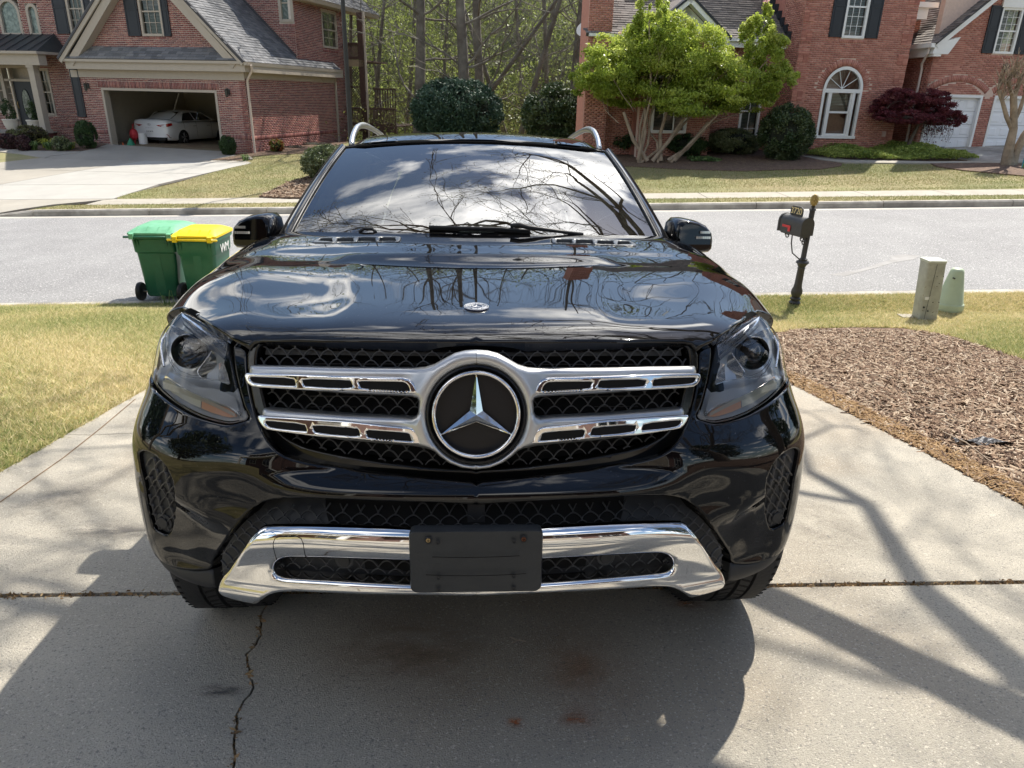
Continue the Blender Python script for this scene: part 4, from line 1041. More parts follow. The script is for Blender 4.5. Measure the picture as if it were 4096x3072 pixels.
# balcony decks at the back right corner
WOOD = material('stained_deck', (0.075, 0.042, 0.033), 0.8, var=0.3, vscale=5)
TANW = material('weathered_wood', (0.30, 0.23, 0.15), 0.85, var=0.2, vscale=4)
DK = Plane3(BK2.p(0, 0) + BK2.n * 0.0, BK2.a, (0, 0, 1))
dk = empty('balcony_deck', tuple(DK.p(c1 + 1, FL)), 'dark stained two level wooden deck at the back corner of the left house', 'deck')
def dkp(X, Y): return DK.uv(*r1(X, Y))
pu0, pu1 = dkp(2112, 300)[0], dkp(2142, 300)[0]; pzt = eavB; gzk = FL - 1.4
mb = MB(); DK.rect(mb, pu0, pu1, gzk, pzt, -.14, .0); mb.build('post', WOOD, dk)
mb = MB(); DK.rect(mb, pu1 + .22, pu1 + .30, gzk, pzt, .3, .38); mb.build('drainpipe', TAUPE, dk)
def railing(u0, u1, z0, z1, n, o=0.0):
 mb = MB(); DK.rect(mb, u0, u1, z1 - .09, z1, o - .10, o + .02); mb.build('top_rail', WOOD, dk)
 mb = MB(); DK.rect(mb, u0, u1, z0, z0 + .12, o - .08, o + .0); mb.build('bottom_rail', WOOD, dk)
 for k in range(n):
  u = u0 + (u1 - u0) * (k + .5) / n; mb = MB(); DK.rect(mb, u - .02, u + .02, z0 + .12, z1 - .09, o - .06, o - .02); mb.build('picket', WOOD, dk)
z1_, z0_ = dkp(2090, 252)[1], dkp(2090, 350)[1]; railing(c1 - .0, pu0, z0_, z1_, 12)
mb = MB(); DK.rect(mb, c1, pu1, dkp(2090, 392)[1], z0_ - .02, -.16, .0); mb.build('beam', TANW, dk)
mb = MB(); DK.rect(mb, c1, pu1, z0_ - .08, z0_ - .02, -3, -.18); mb.build('deck_boards', WOOD, dk)
lz1, lz0 = dkp(2090, 396)[1], dkp(2090, 628)[1]
for fam in (1, -1):
 k = 0
 for c in np.arange(-3, 4, .13):
  p = []
  for u in np.linspace(c1 + .02, pu0, 30):
   z = (lz0 + lz1) / 2 + fam * (u - (c1 + pu0) / 2) * 1.0 + c
   if lz0 < z < lz1: p.append((u, z))
  if len(p) > 1:
   o = -.05 + fam * .008
   MB().tube([DK.p(p[0][0], p[0][1], o), DK.p(p[-1][0], p[-1][1], o)], .014, 4).build('lattice_strip', WOOD, dk)
mb = MB(); DK.rect(mb, c1, pu0, (lz0 + lz1) / 2 - .03, (lz0 + lz1) / 2 + .04, -.07, .02); mb.build('lattice_rail', WOOD, dk)
ru = dkp(2340, 650)[0]; lz = dkp(2200, 635)[1]; lb = dkp(2200, 740)[1]
railing(c1, ru, lb, lz, 34, .15)
mb = MB(); DK.rect(mb, c1, ru, lb - .30, lb - .02, -.0, .16); mb.build('beam', WOOD, dk)
mb = MB(); DK.rect(mb, c1, ru, lb - .06, lb, -3.4, -.02); mb.build('deck_boards', WOOD, dk)
mb = MB(); DK.rect(mb, ru - .14, ru, gzk, lb - .3, -.05, .09); mb.build('post', WOOD, dk)
hu = dkp(2298, 560)[0]; hz = dkp(2260, 520)[1]
mb = MB(); DK.rect(mb, pu1 + .1, hu, hz - .08, hz, -.9, -.8); mb.build('top_rail', WOOD, dk)
for k in range(9):
 u = pu1 + .15 + (hu - pu1 - .2) * k / 8; mb = MB(); DK.rect(mb, u - .02, u + .02, lz, hz, -.88, -.84); mb.build('picket', WOOD, dk)
# tall dark lamp post standing between us and that house
pb = G(*r1(2072, 985)); pb = at_y(*r1(2070, 830), 24.5); pz0 = float(ground(pb[0], pb[1]))
mb = MB().lathe([(.13, 0), (.13, .25), (.11, .32), (.085, .5), (.075, 3.0), (.06, 6.6)], (pb[0], pb[1], pz0), 14)
lpst = empty('lamp_post', (pb[0], pb[1], pz0), 'tall dark metal lamp post in front of the left house corner', 'lamp post')
mb.build('pole', material('post_dark', (0.035, 0.035, 0.033), 0.45, metal=.3), lpst, auto=40)
c = np.array((pb[0], pb[1], pz0 + 6.6)); MB().tube([c, c + (0, 0, .25), c + (.0, -.5, .45), c + (0, -1.1, .45)], .04, 8).lathe([(.16, 0), (.2, .08), (.05, .16)], c + (0, -1.2, .38), 12).build('lantern_head', MATS['post_dark'], lpst, auto=40)
# ------------------------------------------------------------------ the red brick house on the right
FR = 1.10
RH = facade(15.1, 28.75, 8.0)                      # garage wing front; the tower front lies in the same plane
hr_ = empty('brick_house', tuple(RH.p(0, FR)), 'orange red brick house with white arched window and white garage doors', 'house', 'houses across the street')
def q3(X, Y, pl=RH): return pl.uv(*r3(X, Y))
DOORW = material('white_garage_door', (0.80, 0.81, 0.83), 0.45)
# garage wing
gw0 = q3(1600, 700)[0]; gw1 = q3(2212, 500)[0] + 6.0
d1 = (q3(1585, 860)[0], q3(1885, 860)[0]); d1 = (q3(1640, 700)[0] - .0, q3(1920, 860)[0] - .13); dtop = q3(1850, 560)[1]
d1 = (q3(1592, 850)[0], q3(1895, 870)[0]); d2 = (q3(1968, 850)[0], q3(1968, 850)[0] + (d1[1] - d1[0]))
wl, wr = q3(2050, 200)[0], q3(2175, 200)[0]; wb_, wt_ = q3(2090, 318)[1], q3(2130, 45)[1]
eR = q3(1630, 262); rkR = (q3(1990, 0), q3(1700, 235)); slR = (rkR[0][1] - rkR[1][1]) / (rkR[0][0] - rkR[1][0])
gapx = gw0 + 4.6; ztopR = eR[1] + 4.5
keepR = lambda u, v: v < eR[1] + .1 + slR * np.minimum(u - gw0, 2 * (gapx - gw0) - (u - gw0))
arcs = []
for da, db in (d1, d2):
 c = (da + db) / 2; hw = (db - da) / 2 + .12; sag = .42; rad = (hw * hw + sag * sag) / (2 * sag); a_ = math.degrees(math.asin(hw / rad))
 arcs.append((c, dtop + .12 + sag - rad, rad - .10, rad + .14, 90 - a_, 90 + a_))
brickwork(RH, gw0, gw1, FR - .3, ztopR, BR_R, MORTAR_R, hr_, holes=[(d1[0], d1[1], FR - .31, dtop), (d2[0], d2[1], FR - .31, dtop), (wl, wr, wb_, wt_)], keep=keepR, n_parts=150, arches=arcs, soldiers=[(wl - .05, wr + .05, wb_ - .16, .155)], solid=None)
for i, (da, db) in enumerate((d1, d2)):
 fr = MB(); RH.rect(fr, da - .0, da + .09, FR - .02, dtop, -.2, .03); RH.rect(fr, db - .09, db, FR - .02, dtop, -.2, .03); RH.rect(fr, da + .09, db - .09, dtop - .09, dtop, -.2, .03)
 fr.build('garage_door_frame', WHITE, hr_)
 g = MB(); RH.rect(g, da + .09, db - .09, FR, dtop - .09, -.16, -.12); gd = g.build('garage_door', DOORW, hr_)
 nr = 4; nc = 4; w = (db - da - .18) / nc; h = (dtop - .09 - FR) / nr
 for r_ in range(nr):
  ln = MB(); RH.rect(ln, da + .09, db - .09, FR + r_ * h - .008, FR + r_ * h + .008, -.12, -.116); ln.build('section_joint', material('joint_grey', (0.35, 0.36, 0.38), 0.6), gd)
  for c_ in range(nc):
   u = da + .09 + c_ * w; z = FR + r_ * h
   m2 = MB(); P = [RH.p(u + .07, z + .09, -.119), RH.p(u + w - .07, z + .09, -.119), RH.p(u + w - .07, z + h - .09, -.119), RH.p(u + .07, z + h - .09, -.119)]
   Q = [RH.p(u + .11, z + .13, -.104), RH.p(u + w - .11, z + .13, -.104), RH.p(u + w - .11, z + h - .13, -.104), RH.p(u + .11, z + h - .13, -.104)]
   m2.add(P + Q, [(0, 1, 5, 4), (1, 2, 6, 5), (2, 3, 7, 6), (3, 0, 4, 7), (4, 5, 6, 7)]); m2.build('door_panel', DOORW, gd)
 hd = MB(); c = (da + db) / 2; RH.rect(hd, c - .08, c + .08, FR + .10, FR + .13, -.118, -.09); hd.build('handle', SHUT, gd)
window(RH, wl, wr, wb_, wt_, hr_, WHITE, .075, cols=3, rows=3, bar=.012)
shutter(RH, wl - .46, wl - .01, wb_, wt_ + .05, hr_); shutter(RH, wr + .01, wr + .46, wb_, wt_ + .05, hr_)
mb = MB(); RH.rect(mb, wl - .08, wr + .08, wt_, wt_ + .28, .0, .08); mb.build('window_head', WHITE, hr_)
# rake board and roof of the wing
rake(gw0 - .35, eR[1] + .02, gapx, eR[1] + .02 + slR * (gapx - gw0 + .35), .22, -.02, .42, 'rake_board', WHITE, RH, hr_)
rake(gapx, eR[1] + .02 + slR * (gapx - gw0 + .35), 2 * gapx - gw0 + .35, eR[1] + .02, .22, -.02, .42, 'rake_board', WHITE, RH, hr_)
pitR = math.atan(slR); LrR = (gapx - gw0 + .4) / math.cos(pitR)
rsR = Plane3(RH.p(gw0 - .38, eR[1] + .03) + RH.n * .45, -RH.n, RH.a * math.cos(pitR) + np.array((0, 0, math.sin(pitR))))
if rsR.n[2] < 0: rsR.n *= -1
shingles(rsR, [(0, 0), (9, 0), (9, LrR), (0, LrR)], SH_R, DECK_L, hr_, n_parts=80, name='wing_roof', thick=.08)
mb = MB(); mb.prism([RH.p(gw0 - .50, eR[1] - .12, .45), RH.p(gw0 - .36, eR[1] - .12, .45), RH.p(gw0 - .36, eR[1] + .02, .45), RH.p(gw0 - .52, eR[1] + .02, .45)], -RH.n * 3); mb.build('gutter', WHITE, hr_)
mb = MB(); mb.prism([RH.p(gw0 - .36, eR[1] - .32, .40), RH.p(gw0 + .25, eR[1] - .32, .40), RH.p(gw0 + .6, eR[1] + .25, .40), RH.p(gw0 - .30, eR[1] + .0, .40)], -RH.n * .42); mb.build('eave_return', WHITE, hr_)
mb = MB(); RH.rect(mb, gw0 - .3, gw0 - .001, eR[1] - .40, eR[1] - .1, -2.2, .38); mb.build('soffit', WHITE, hr_)
# recess between wing and tower, with downpipe
RC = Plane3(RH.p(0, 0) - RH.n * 1.6, RH.a, (0, 0, 1))
tw1 = q3(1475, 600)[0]; tw1 = q3(1455, 700)[0]
brickwork(RC, tw1 - .4, gw0 + .3, FR - .3, 8.0, BR_R, MORTAR_R, hr_, wall_name='recess_wall')
WSd = Plane3(RH.p(gw0, 0), -RH.n, (0, 0, 1)); WSd.n = -RH.a
brickwork(WSd, 0.0, 1.6, FR - .3, eR[1] - .3, BR_R, MORTAR_R, hr_, wall_name='wing_side_wall')
mb = MB(); mb.tube([RH.p(gw0 - .42, eR[1] - .1, .25), RH.p(gw0 - .42, eR[1] - .3, .22), RH.p(gw0 - .20, eR[1] - .62, -.3), RH.p(gw0 - .12, eR[1] - .8, -.35), RH.p(gw0 - .12, FR + .1, -.35), RH.p(gw0 - .12, FR, -.2)], .045, 6); mb.build('downspout', material('pale_pipe', (0.62, 0.55, 0.50), 0.5), hr_, auto=40)
mb = MB(); u, v = RC.uv(*r3(1438, 545)); RC.rect(mb, u - .18, u + .16, v - .45, v + .35, .012, .03); mb.build('meter_shutter', SHUT, hr_)
# tower with quoins, arched window and upper window
tw0 = q3(835, 600)[0]; tz = 9.2
TB = Plane3(RH.p(0, 0) + RH.n * .0, RH.a, (0, 0, 1))
ax0, ax1 = q3(1022, 530)[0], q3(1255, 530)[0]; ab, at_ = q3(1100, 800)[1], q3(1140, 392)[1]
uw0, uw1, uwb, uwt = q3(1150, 120)[0], q3(1285, 120)[0], q3(1195, 226)[1], q3(1195, 226)[1] + 2.0
ar = (ax1 - ax0) / 2; acx = (ax0 + ax1) / 2; aw_b = q3(985, 790)[0]
Lb, Rb_ = q3(985, 785)[0], q3(1212, 790)[0]; ax0 = (ax0 + Lb) / 2; ax1 = (ax1 + Rb_) / 2; ar = (ax1 - ax0) / 2; acx = (ax0 + ax1) / 2
at_ = q3(1140, 392)[1]; asp = at_ - ar
def arch_keep(u, v): return ~((np.hypot(u - acx, v - asp) < ar) & (v > asp - .01))
brickwork(TB, tw0, tw1, FR - .5, tz, BR_R, MORTAR_R, hr_, holes=[(ax0, ax1, ab, asp), (uw0, uw1, uwb, uwt)], keep=arch_keep, n_parts=150, arches=[(acx, asp, ar + .015, ar + .26, 0, 180)], mholes=[(ax0, ax1, ab, at_ - .01), (uw0, uw1, uwb, uwt)], soldiers=[(uw0 - .06, uw1 + .06, uwb - .17, .165)], wall_name='tower_wall',
     solid=None)
# quoins: blocks of slightly proud courses at the corners
for side in (0, 1):
 for k in range(26):
  z = FR - .3 + k * .34 * .95
  if z > tz: break
  if k % 2: continue
  nb = 2
  for r_ in range(5):
   for j in range(nb):
    L_ = .30; u0_ = (tw0 + j * .205) if side == 0 else (tw1 - (j + 1) * .205)
    mb = MB(); TB.rect(mb, u0_, u0_ + .193, z + r_ * BRICK_H, z + r_ * BRICK_H + .056, .005, .034)
    mb.build('quoin_brick', BR_R, hr_)
# side of the tower
TS = Plane3(RH.p(tw1, 0), -RH.n, (0, 0, 1)); TS.n = RH.a.copy()
TL_ = Plane3(RH.p(tw0, 0), -RH.n, (0, 0, 1)); TL_.n = -RH.a
brickwork(TL_, 0.0, 1.5, FR - .5, tz, BR_R, MORTAR_R, hr_, wall_name='tower_side')
mb = MB(); TB.rect(mb, tw0 + .01, tw1 - .01, FR - .5, tz, -3.2, -.26); mb.build('tower_core', BR_R, hr_)
# arched window: spandrel, fan bars, middle sash pair, side lights
fw = MB(); n = 25
def ring_(r, o): return [TB.p(acx + r * math.cos(R_(t)), asp + r * math.sin(R_(t)), o) for t in np.linspace(0, 180, n)]
A, B, C = ring_(ar, .035), ring_(ar - .10, .035), ring_(ar - .10, -.1)
fw.add(A + B + C, [(i, i + 1, n + i + 1, n + i) for i in range(n - 1)] + [(n + i, n + i + 1, 2 * n + i + 1, 2 * n + i) for i in range(n - 1)])
TB.rect(fw, ax0, ax0 + .09, ab, asp, -.1, .035); TB.rect(fw, ax1 - .09, ax1, ab, asp, -.1, .035); TB.rect(fw, ax0 - .03, ax1 + .03, ab - .10, ab, -.1, .06)
TB.rect(fw, ax0 + .09, ax1 - .09, asp - .11, asp + .02, -.1, .04); fw = fw.build('window', WHITE, hr_)
m1, m2_ = ax0 + .30, ax1 - .30
for u in (m1, m2_): mb = MB(); TB.rect(mb, u - .055, u + .055, ab, asp - .11, -.1, .03); mb.build('mullion', WHITE, fw)
MB().add([TB.p(ax0 + .05, ab, -.07), TB.p(ax1 - .05, ab, -.07), TB.p(ax1 - .05, asp - .1, -.07), TB.p(ax0 + .05, asp - .1, -.07)], [(0, 1, 2, 3)]).build('pane', PANE, fw)
MB().add(ring_(ar - .09, -.07), [tuple(range(n))]).build('pane', PANE, fw)
for t in (36, 72, 108, 144):
 MB().tube([TB.p(acx, asp + .03, -.055), TB.p(acx + (ar - .1) * math.cos(R_(t)), asp + (ar - .1) * math.sin(R_(t)), -.055)], .014, 4).build('fan_bar', WHITE, fw)
mid = (ab + asp) / 2 + .02
mb = MB(); TB.rect(mb, m1 + .055, m2_ - .055, mid - .035, mid + .035, -.08, -.01); TB.rect(mb, m1 + .055, m2_ - .055, ab, ab + .07, -.08, -.01); TB.rect(mb, m1 + .055, m1 + .10, ab + .07, asp - .11, -.08, -.01); TB.rect(mb, m2_ - .10, m2_ - .055, ab + .07, asp - .11, -.08, -.01); mb.build('sash', WHITE, fw)
mb = MB(); TB.rect(mb, ax0, ax1, ab - .1, at_, -.7, -.65); mb.build('room', ROOM, fw)
sl = MB()
for k in range(int((asp - mid - .1) / .05)):
 y = asp - .15 - k * .05; sl.add([TB.p(m1, y - .018, -.16), TB.p(m2_, y - .018, -.16), TB.p(m2_, y + .018, -.19), TB.p(m1, y + .018, -.19)], [(0, 1, 2, 3)])
sl.build('blind', BLIND, fw)
window(TB, uw0, uw1, uwb, uwt, hr_, WHITE, .085, cols=3, rows=3, bar=.014)
shutter(TB, uw0 - .50, uw0 - .01, uwb + .02, uwt, hr_); shutter(TB, uw1 + .01, uw1 + .50, uwb + .02, uwt, hr_)
# left part: entrance wall under a low roof, with gable and chimney
LWp = Plane3(RH.p(0, 0) - RH.n * 1.3, RH.a, (0, 0, 1))
def q3l(X, Y): return LWp.uv(*r3(X, Y))
lw0 = LWp.uv(*r2(1712, 600))[0]; lz = q3l(800, 290)[1]
GB = Plane3(LWp.p(0, 0) + LWp.n * .9, RH.a, (0, 0, 1)); g3 = lambda X, Y: GB.uv(*r3(X, Y))
win = (g3(12, 700)[0], g3(225, 700)[0], g3(120, 785)[1], g3(120, 640)[1] + 1.1)
pw = (q3l(660, 700)[0] - .0, q3l(735, 700)[0], q3l(650, 775)[1], q3l(650, 640)[1] + .8)
dw = (q3l(530, 700)[0], q3l(650, 700)[0], FR - .1, q3l(590, 700)[1] + 1.6)
eac = (q3l(760, 400)[0], lz - 1.15)
brickwork(LWp, lw0, tw0 + .6, FR - .6, lz, BR_R, MORTAR_R, hr_, holes=[(dw[0], dw[1], dw[2], dw[3])], wall_name='entrance_wall', arches=[(eac[0], eac[1], .55, .80, 0, 180)], solid=None)
window(GB, *win, hr_, WHITE, .10, cols=3, rows=1, bar=.05)
window(LWp, *dw, hr_, WHITE, .09, cols=2, rows=2)
LWf = Plane3(LWp.p(0, 0) + LWp.n * .5, RH.a, (0, 0, 1))
gz1 = LWf.uv(*r3(820, 236))[1]; gz0 = LWf.uv(*r3(820, 250))[1]
mb = MB(); LWp.rect(mb, lw0 - .3, tw0 + .03, gz0 - .02, gz1, .38, .5); mb.build('gutter', WHITE, hr_)
mb = MB(); LWp.rect(mb, lw0 - .3, tw0, lz - .02, gz0 + .0, -.02, .38); mb.build('soffit', WHITE, hr_)
rl_ = Plane3(LWp.p(tw0, gz1) + LWp.n * .5, -RH.a, -LWp.n * .80 + np.array((0, 0, .60)))
if rl_.n[2] < 0: rl_.n *= -1
Wd = tw0 - lw0 + .4
shingles(rl_, [(-1.5, 0), (Wd, 0), (Wd - 1.6, 7), (-1.5, 7)], SH_R, DECK_L, hr_, n_parts=220, name='entrance_roof')
# stepped flashing against the tower
for k in range(14):
 v = k * .42; c = rl_.p(0, v, .05);
 MB().hexa([tuple(c + np.array(d)) for d in ((-.09, -.10, -.05), (.02, -.10, -.05), (.02, .22, -.05), (-.09, .22, -.05), (-.09, -.10, .24), (.02, -.10, .24), (.02, .22, .24), (-.09, .22, .24))]).build('step_flashing', SHUT, hr_)
# small gable
GB = Plane3(LWp.p(0, 0) + LWp.n * .9, RH.a, (0, 0, 1))
ga = GB.uv(*r3(225, -12)); gr_2 = GB.uv(*r3(452, 232)); sg_ = (ga[1] - gr_2[1]) / (gr_2[0] - ga[0]); hwd = gr_2[0] - ga[0]
brickwork(GB, ga[0] - hwd + .2, gr_2[0] - .2, FR - .6, ga[1] - .3, BR_R, MORTAR_R, hr_, holes=[win], mholes=[win, (ga[0] - hwd + .2, ga[0] - .5, gr_2[1] + .15, 99), (ga[0] + .5, gr_2[0] - .2, gr_2[1] + .15, 99), (ga[0] - .5, ga[0] + .5, gr_2[1] + .9, 99)], keep=lambda u, v: v < ga[1] - .35 - sg_ * np.abs(u - ga[0]), wall_name='gable_wall')
GS = Plane3(GB.p(gr_2[0] - .2, 0), -RH.n, (0, 0, 1))
mb = MB(); GB.rect(mb, ga[0] - hwd + .21, gr_2[0] - .21, FR - .6, gr_2[1] - .1, -.88, -.70); mb.build('bay_core', BR_R, hr_)
rake(ga[0] - hwd, gr_2[1], ga[0], ga[1], .16, .10, .42, 'rake_board', WHITE, GB, hr_); rake(ga[0], ga[1], gr_2[0], gr_2[1], .16, .10, .42, 'rake_board', WHITE, GB, hr_)
rake(ga[0] - hwd + .15, gr_2[1] - .1, ga[0], ga[1] - .24, .34, -.02, .10, 'rake_frieze', WHITE, GB, hr_); rake(ga[0], ga[1] - .24, gr_2[0] - .15, gr_2[1] - .1, .34, -.02, .10, 'rake_frieze', WHITE, GB, hr_)
rake(ga[0] - hwd - .05, gr_2[1] + .03, ga[0], ga[1] + .07, .07, .08, .46, 'drip_edge', SHUT, GB, hr_); rake(ga[0], ga[1] + .07, gr_2[0] + .05, gr_2[1] + .03, .07, .08, .46, 'drip_edge', SHUT, GB, hr_)
for sgn in (-1, 1):
 q = [GB.p(ga[0], ga[1] + .06, .45), GB.p(ga[0] + sgn * (hwd + .04), gr_2[1] + .02, .45)]
 MB().prism([q[0], q[1], q[1] - GB.n * 3.2, q[0] - GB.n * 3.2] if sgn > 0 else [q[1], q[0], q[0] - GB.n * 3.2, q[1] - GB.n * 3.2], (0, 0, -.06)).build('gable_roof', SH_R, hr_)
# chimney at the left end
CH = Plane3(LWp.p(0, 0) + LWp.n * .4, RH.a, (0, 0, 1))
ch0, ch1 = CH.uv(*r2(1704, 100))[0], CH.uv(*r2(1850, 40))[0]
ch0b = CH.uv(*r2(1704, 240))[0]
brickwork(CH, ch0, ch1, FR - .3, 9.5, BR_R, MORTAR_R, hr_, wall_name='chimney_wall', depth=.02)
mb = MB(); CH.rect(mb, ch0, ch1, FR - .3, 9.5, -1.2, -.02); mb.build('chimney', BR_R, hr_)
# roof over the tower's right side
mb = MB(); u_, v_ = q3(1700, 22); RC.rect(mb, q3(1540, 10)[0], q3(1780, 10)[0], v_ - .05, v_ + .12, .0, 1.0); mb.build('gutter', WHITE, hr_)
mb = MB(); RC.rect(mb, q3(1540, 10)[0], q3(1740, 10)[0], v_ - .42, v_ - .05, .0, .85); mb.build('soffit', WHITE, hr_)
mb = MB(); RH.rect(mb, gw0 + .3, gw1, FR - .3, eR[1] + .2, -7, -.7); mb.build('wing_core', BR_R, hr_)
mb = MB(); LWp.rect(mb, lw0 + .6, tw0 + .5, FR - .6, lz - .1, -2, -.75); mb.build('house_core', BR_R, hr_)
u, v = q3(2092, 400); lantern(RH, u, v, hr_)
u, v = q3(1382, 790); mb = MB(); RH.rect(mb, u - .07, u + .07, v - .1, v + .1, .012, .05); mb.build('meter_box', material('pinkish_box', (0.5, 0.35, 0.3), 0.6), hr_)
# satellite dish arm by the chimney
mb = MB(); c = at_y(*r2(1700, 245), 31.0); mb.tube([c, at_y(*r2(1668, 170), 31.0)], .03, 6).tube([c, at_y(*r2(1755, 195), 30.8)], .02, 6).lathe([(.0001, 0), (.1, .02), (.28, .10), (.27, .11)], at_y(*r2(1675, 180), 31.1), 16, axis=(-.5, -1, .5)).build('satellite_dish', SATIN_ if 'SATIN_' in globals() else WHITE, None, label='small grey satellite dish beside the right house chimney', cat='satellite dish')
# ------------------------------------------------------------------ planting
def at_g(X, Y, zone): return G(*zone(X, Y))
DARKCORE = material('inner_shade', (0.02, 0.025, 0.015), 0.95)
HOLLY = leaf_mat('holly_leaf', [(0.018, 0.045, 0.026), (0.035, 0.075, 0.045), (0.06, 0.105, 0.07), (0.085, 0.13, 0.10)], 0.12, 0.6, 0.3)
BOX = leaf_mat('boxwood_leaf', [(0.025, 0.05, 0.015), (0.045, 0.085, 0.025), (0.07, 0.12, 0.04)], 0.2, 0.5)
GLOSS = leaf_mat('camellia_leaf', [(0.018, 0.04, 0.014), (0.035, 0.065, 0.02), (0.07, 0.10, 0.035), (0.12, 0.15, 0.07)], 0.12, 0.42, 0.45)
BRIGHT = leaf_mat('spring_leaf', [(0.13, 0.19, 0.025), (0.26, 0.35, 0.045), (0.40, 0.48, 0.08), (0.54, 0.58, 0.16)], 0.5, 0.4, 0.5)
MAPLE = leaf_mat('maple_leaf_red', [(0.07, 0.012, 0.018), (0.13, 0.025, 0.035), (0.20, 0.05, 0.06), (0.28, 0.09, 0.09)], 0.4, 0.5)
JUNI = leaf_mat('golden_juniper', [(0.12, 0.18, 0.03), (0.24, 0.31, 0.06), (0.36, 0.40, 0.10)], 0.2, 0.6)
NAND = leaf_mat('nandina_leaf', [(0.05, 0.10, 0.02), (0.18, 0.22, 0.04), (0.30, 0.07, 0.03), (0.20, 0.03, 0.02)], 0.3, 0.5)
GREY_ = leaf_mat('twiggy_shrub', [(0.13, 0.09, 0.08), (0.20, 0.16, 0.13), (0.16, 0.17, 0.09)], 0.2, 0.8)
OLIVE = leaf_mat('privet_leaf', [(0.05, 0.07, 0.025), (0.10, 0.13, 0.05), (0.17, 0.20, 0.09), (0.24, 0.26, 0.14)], 0.2, 0.4, 0.5)
DARKR = leaf_mat('dark_red_shrub', [(0.03, 0.012, 0.015), (0.07, 0.03, 0.035), (0.10, 0.06, 0.05)], 0.1, 0.5)
def size_of(pxw, p): return pxw / FPX * float(np.dot(p - CAM, C2W @ np.array((0, 0, 1.0))))
def shrub(zone, x0, x1, y0, yb, dist=None, n=6000, leaf=.035, mat=BOX, label='', name='shrub', group=None, fat=.95, **kw):
 """placed from its left, right, top and foot in the photograph; dist overrides where its foot stands"""
 xm = (x0 + x1) / 2; px, py = zone(xm, yb)
 b = G(px, py) if dist is None else at_y(px, py, dist)
 if dist is not None: b[2] = float(ground(b[0], b[1]))
 k = size_of(1 / 1.4747, b); w = (x1 - x0) * k; zt = (at_y(*zone(xm, y0), b[1])[2] - b[2]);
 rad = np.array((w / 2, w / 2 * fat, zt / 2 * 1.04)); c = np.array((b[0], b[1] + w * .3, b[2] + zt / 2))
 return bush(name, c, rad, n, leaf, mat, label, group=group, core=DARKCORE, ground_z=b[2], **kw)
SG = 'foundation shrubs in front of the houses'
# left garden
shrub(r1, 442, 562, 712, 884, None, 9000, .028, BOX, 'upright clipped dark shrub left of the garage door', 'clipped_shrub', SG, fat=.9)
shrub(r1, 1290, 1388, 803, 922, 29.4, 7000, .026, BOX, 'egg shaped clipped shrub at the right jamb of the garage', 'clipped_shrub', SG)
shrub(r1, 1583, 1672, 823, 915, 30.6, 3500, .035, NAND, 'small red and green shrub by the brick side wall', 'nandina', SG, shell=.5)
shrub(r1, 1675, 1790, 862, 915, 32.0, 2200, .03, GREY_, 'low bare twiggy shrub right of the red and green shrub', 'twiggy_shrub', SG, shell=.4)
shrub(r1, 1770, 1950, 845, 905, 34.0, 2600, .03, GREY_, 'wide bare twiggy shrub along the far end of the side wall', 'twiggy_shrub', SG, shell=.4)
shrub(r1, 30, 245, 745, 870, 30.6, 8000, .04, leaf_mat('mottled_shrub', [(0.03, 0.02, 0.02), (0.08, 0.06, 0.03), (0.16, 0.18, 0.05), (0.06, 0.03, 0.035)], .15, .5), 'wide mottled dark shrub in front of the porch column', 'mounded_shrub', SG)
shrub(r1, -20, 85, 790, 862, 29.6, 3500, .035, DARKR, 'dark reddish low shrub at the left edge of the porch bed', 'mounded_shrub', SG)
shrub(r1, 85, 170, 800, 872, 29.3, 3500, .035, DARKR, 'dark reddish low shrub in the middle of the porch bed', 'mounded_shrub', SG)
def strappy(c, n, h, mat, label, name='strappy_plant', group='tufted plants in the porch bed', wd=.014):
 e = empty(name, tuple(c), label, 'plant', group); V = [];
 for i in range(n):
  a = RNG.uniform(0, 2 * math.pi); d = np.array((math.cos(a), math.sin(a), 0)); l = h * RNG.uniform(.6, 1.1); w = np.array((-d[1], d[0], 0)) * wd; o = RNG.normal(0, .05, 3) * (1, 1, 0)
  p0 = c + o; p1 = c + o + d * l * .35 + np.array((0, 0, l * .8)); p2 = c + o + d * l * .9 + np.array((0, 0, l * .55))
  V += [p0 - w, p0 + w, p1 + w, p1 - w, p1 - w, p1 + w, p2 + w * .2, p2 - w * .2]
 V = np.array(V); mesh_np('leaves', V, np.arange(len(V)).reshape(-1, 4), mat, e, rnd=RNG.random(len(V) // 4))
STR = leaf_mat('strap_leaf', [(0.05, 0.10, 0.03), (0.12, 0.20, 0.06), (0.22, 0.30, 0.10)], .3, .5); YEL = leaf_mat('yellow_leaf', [(0.25, 0.30, 0.03), (0.45, 0.45, 0.05)], .3, .5)
for i, (X, Y, h, n, m_2, lb) in enumerate([(150, 882, .38, 60, STR, 'tuft of arching green leaves at the left of the porch bed'), (205, 888, .40, 70, STR, 'tuft of arching green leaves second from the left in the porch bed'), (270, 840, .42, 50, YEL, 'bright yellow green plant behind the tufted leaves'),
     (290, 888, .36, 60, STR, 'tuft of arching green leaves in the middle of the porch bed'), (350, 886, .40, 60, STR, 'tuft of arching green leaves beside the clipped shrub'), (410, 888, .34, 60, STR, 'tuft of arching green leaves nearest the clipped shrub'), (408, 812, .3, 30, YEL, 'small yellow green plant just left of the clipped shrub'), (1445, 952, .28, 26, STR, 'small bright green plant on the driveway corner by a stone')]):
 p = G(*r1(X, Y)) if Y > 850 else at_y(*r1(X, Y), 30.2); p[2] = float(ground(p[0], p[1])) + .03; strappy(p, n, h, m_2, lb, group='tufted plants in the porch bed' if X < 1000 else None)
shrub(r1, 300, 400, 800, 885, 29.4, 2400, .035, OLIVE, 'loose pale green shrub between the tufted plants', 'loose_shrub', SG, shell=.4)
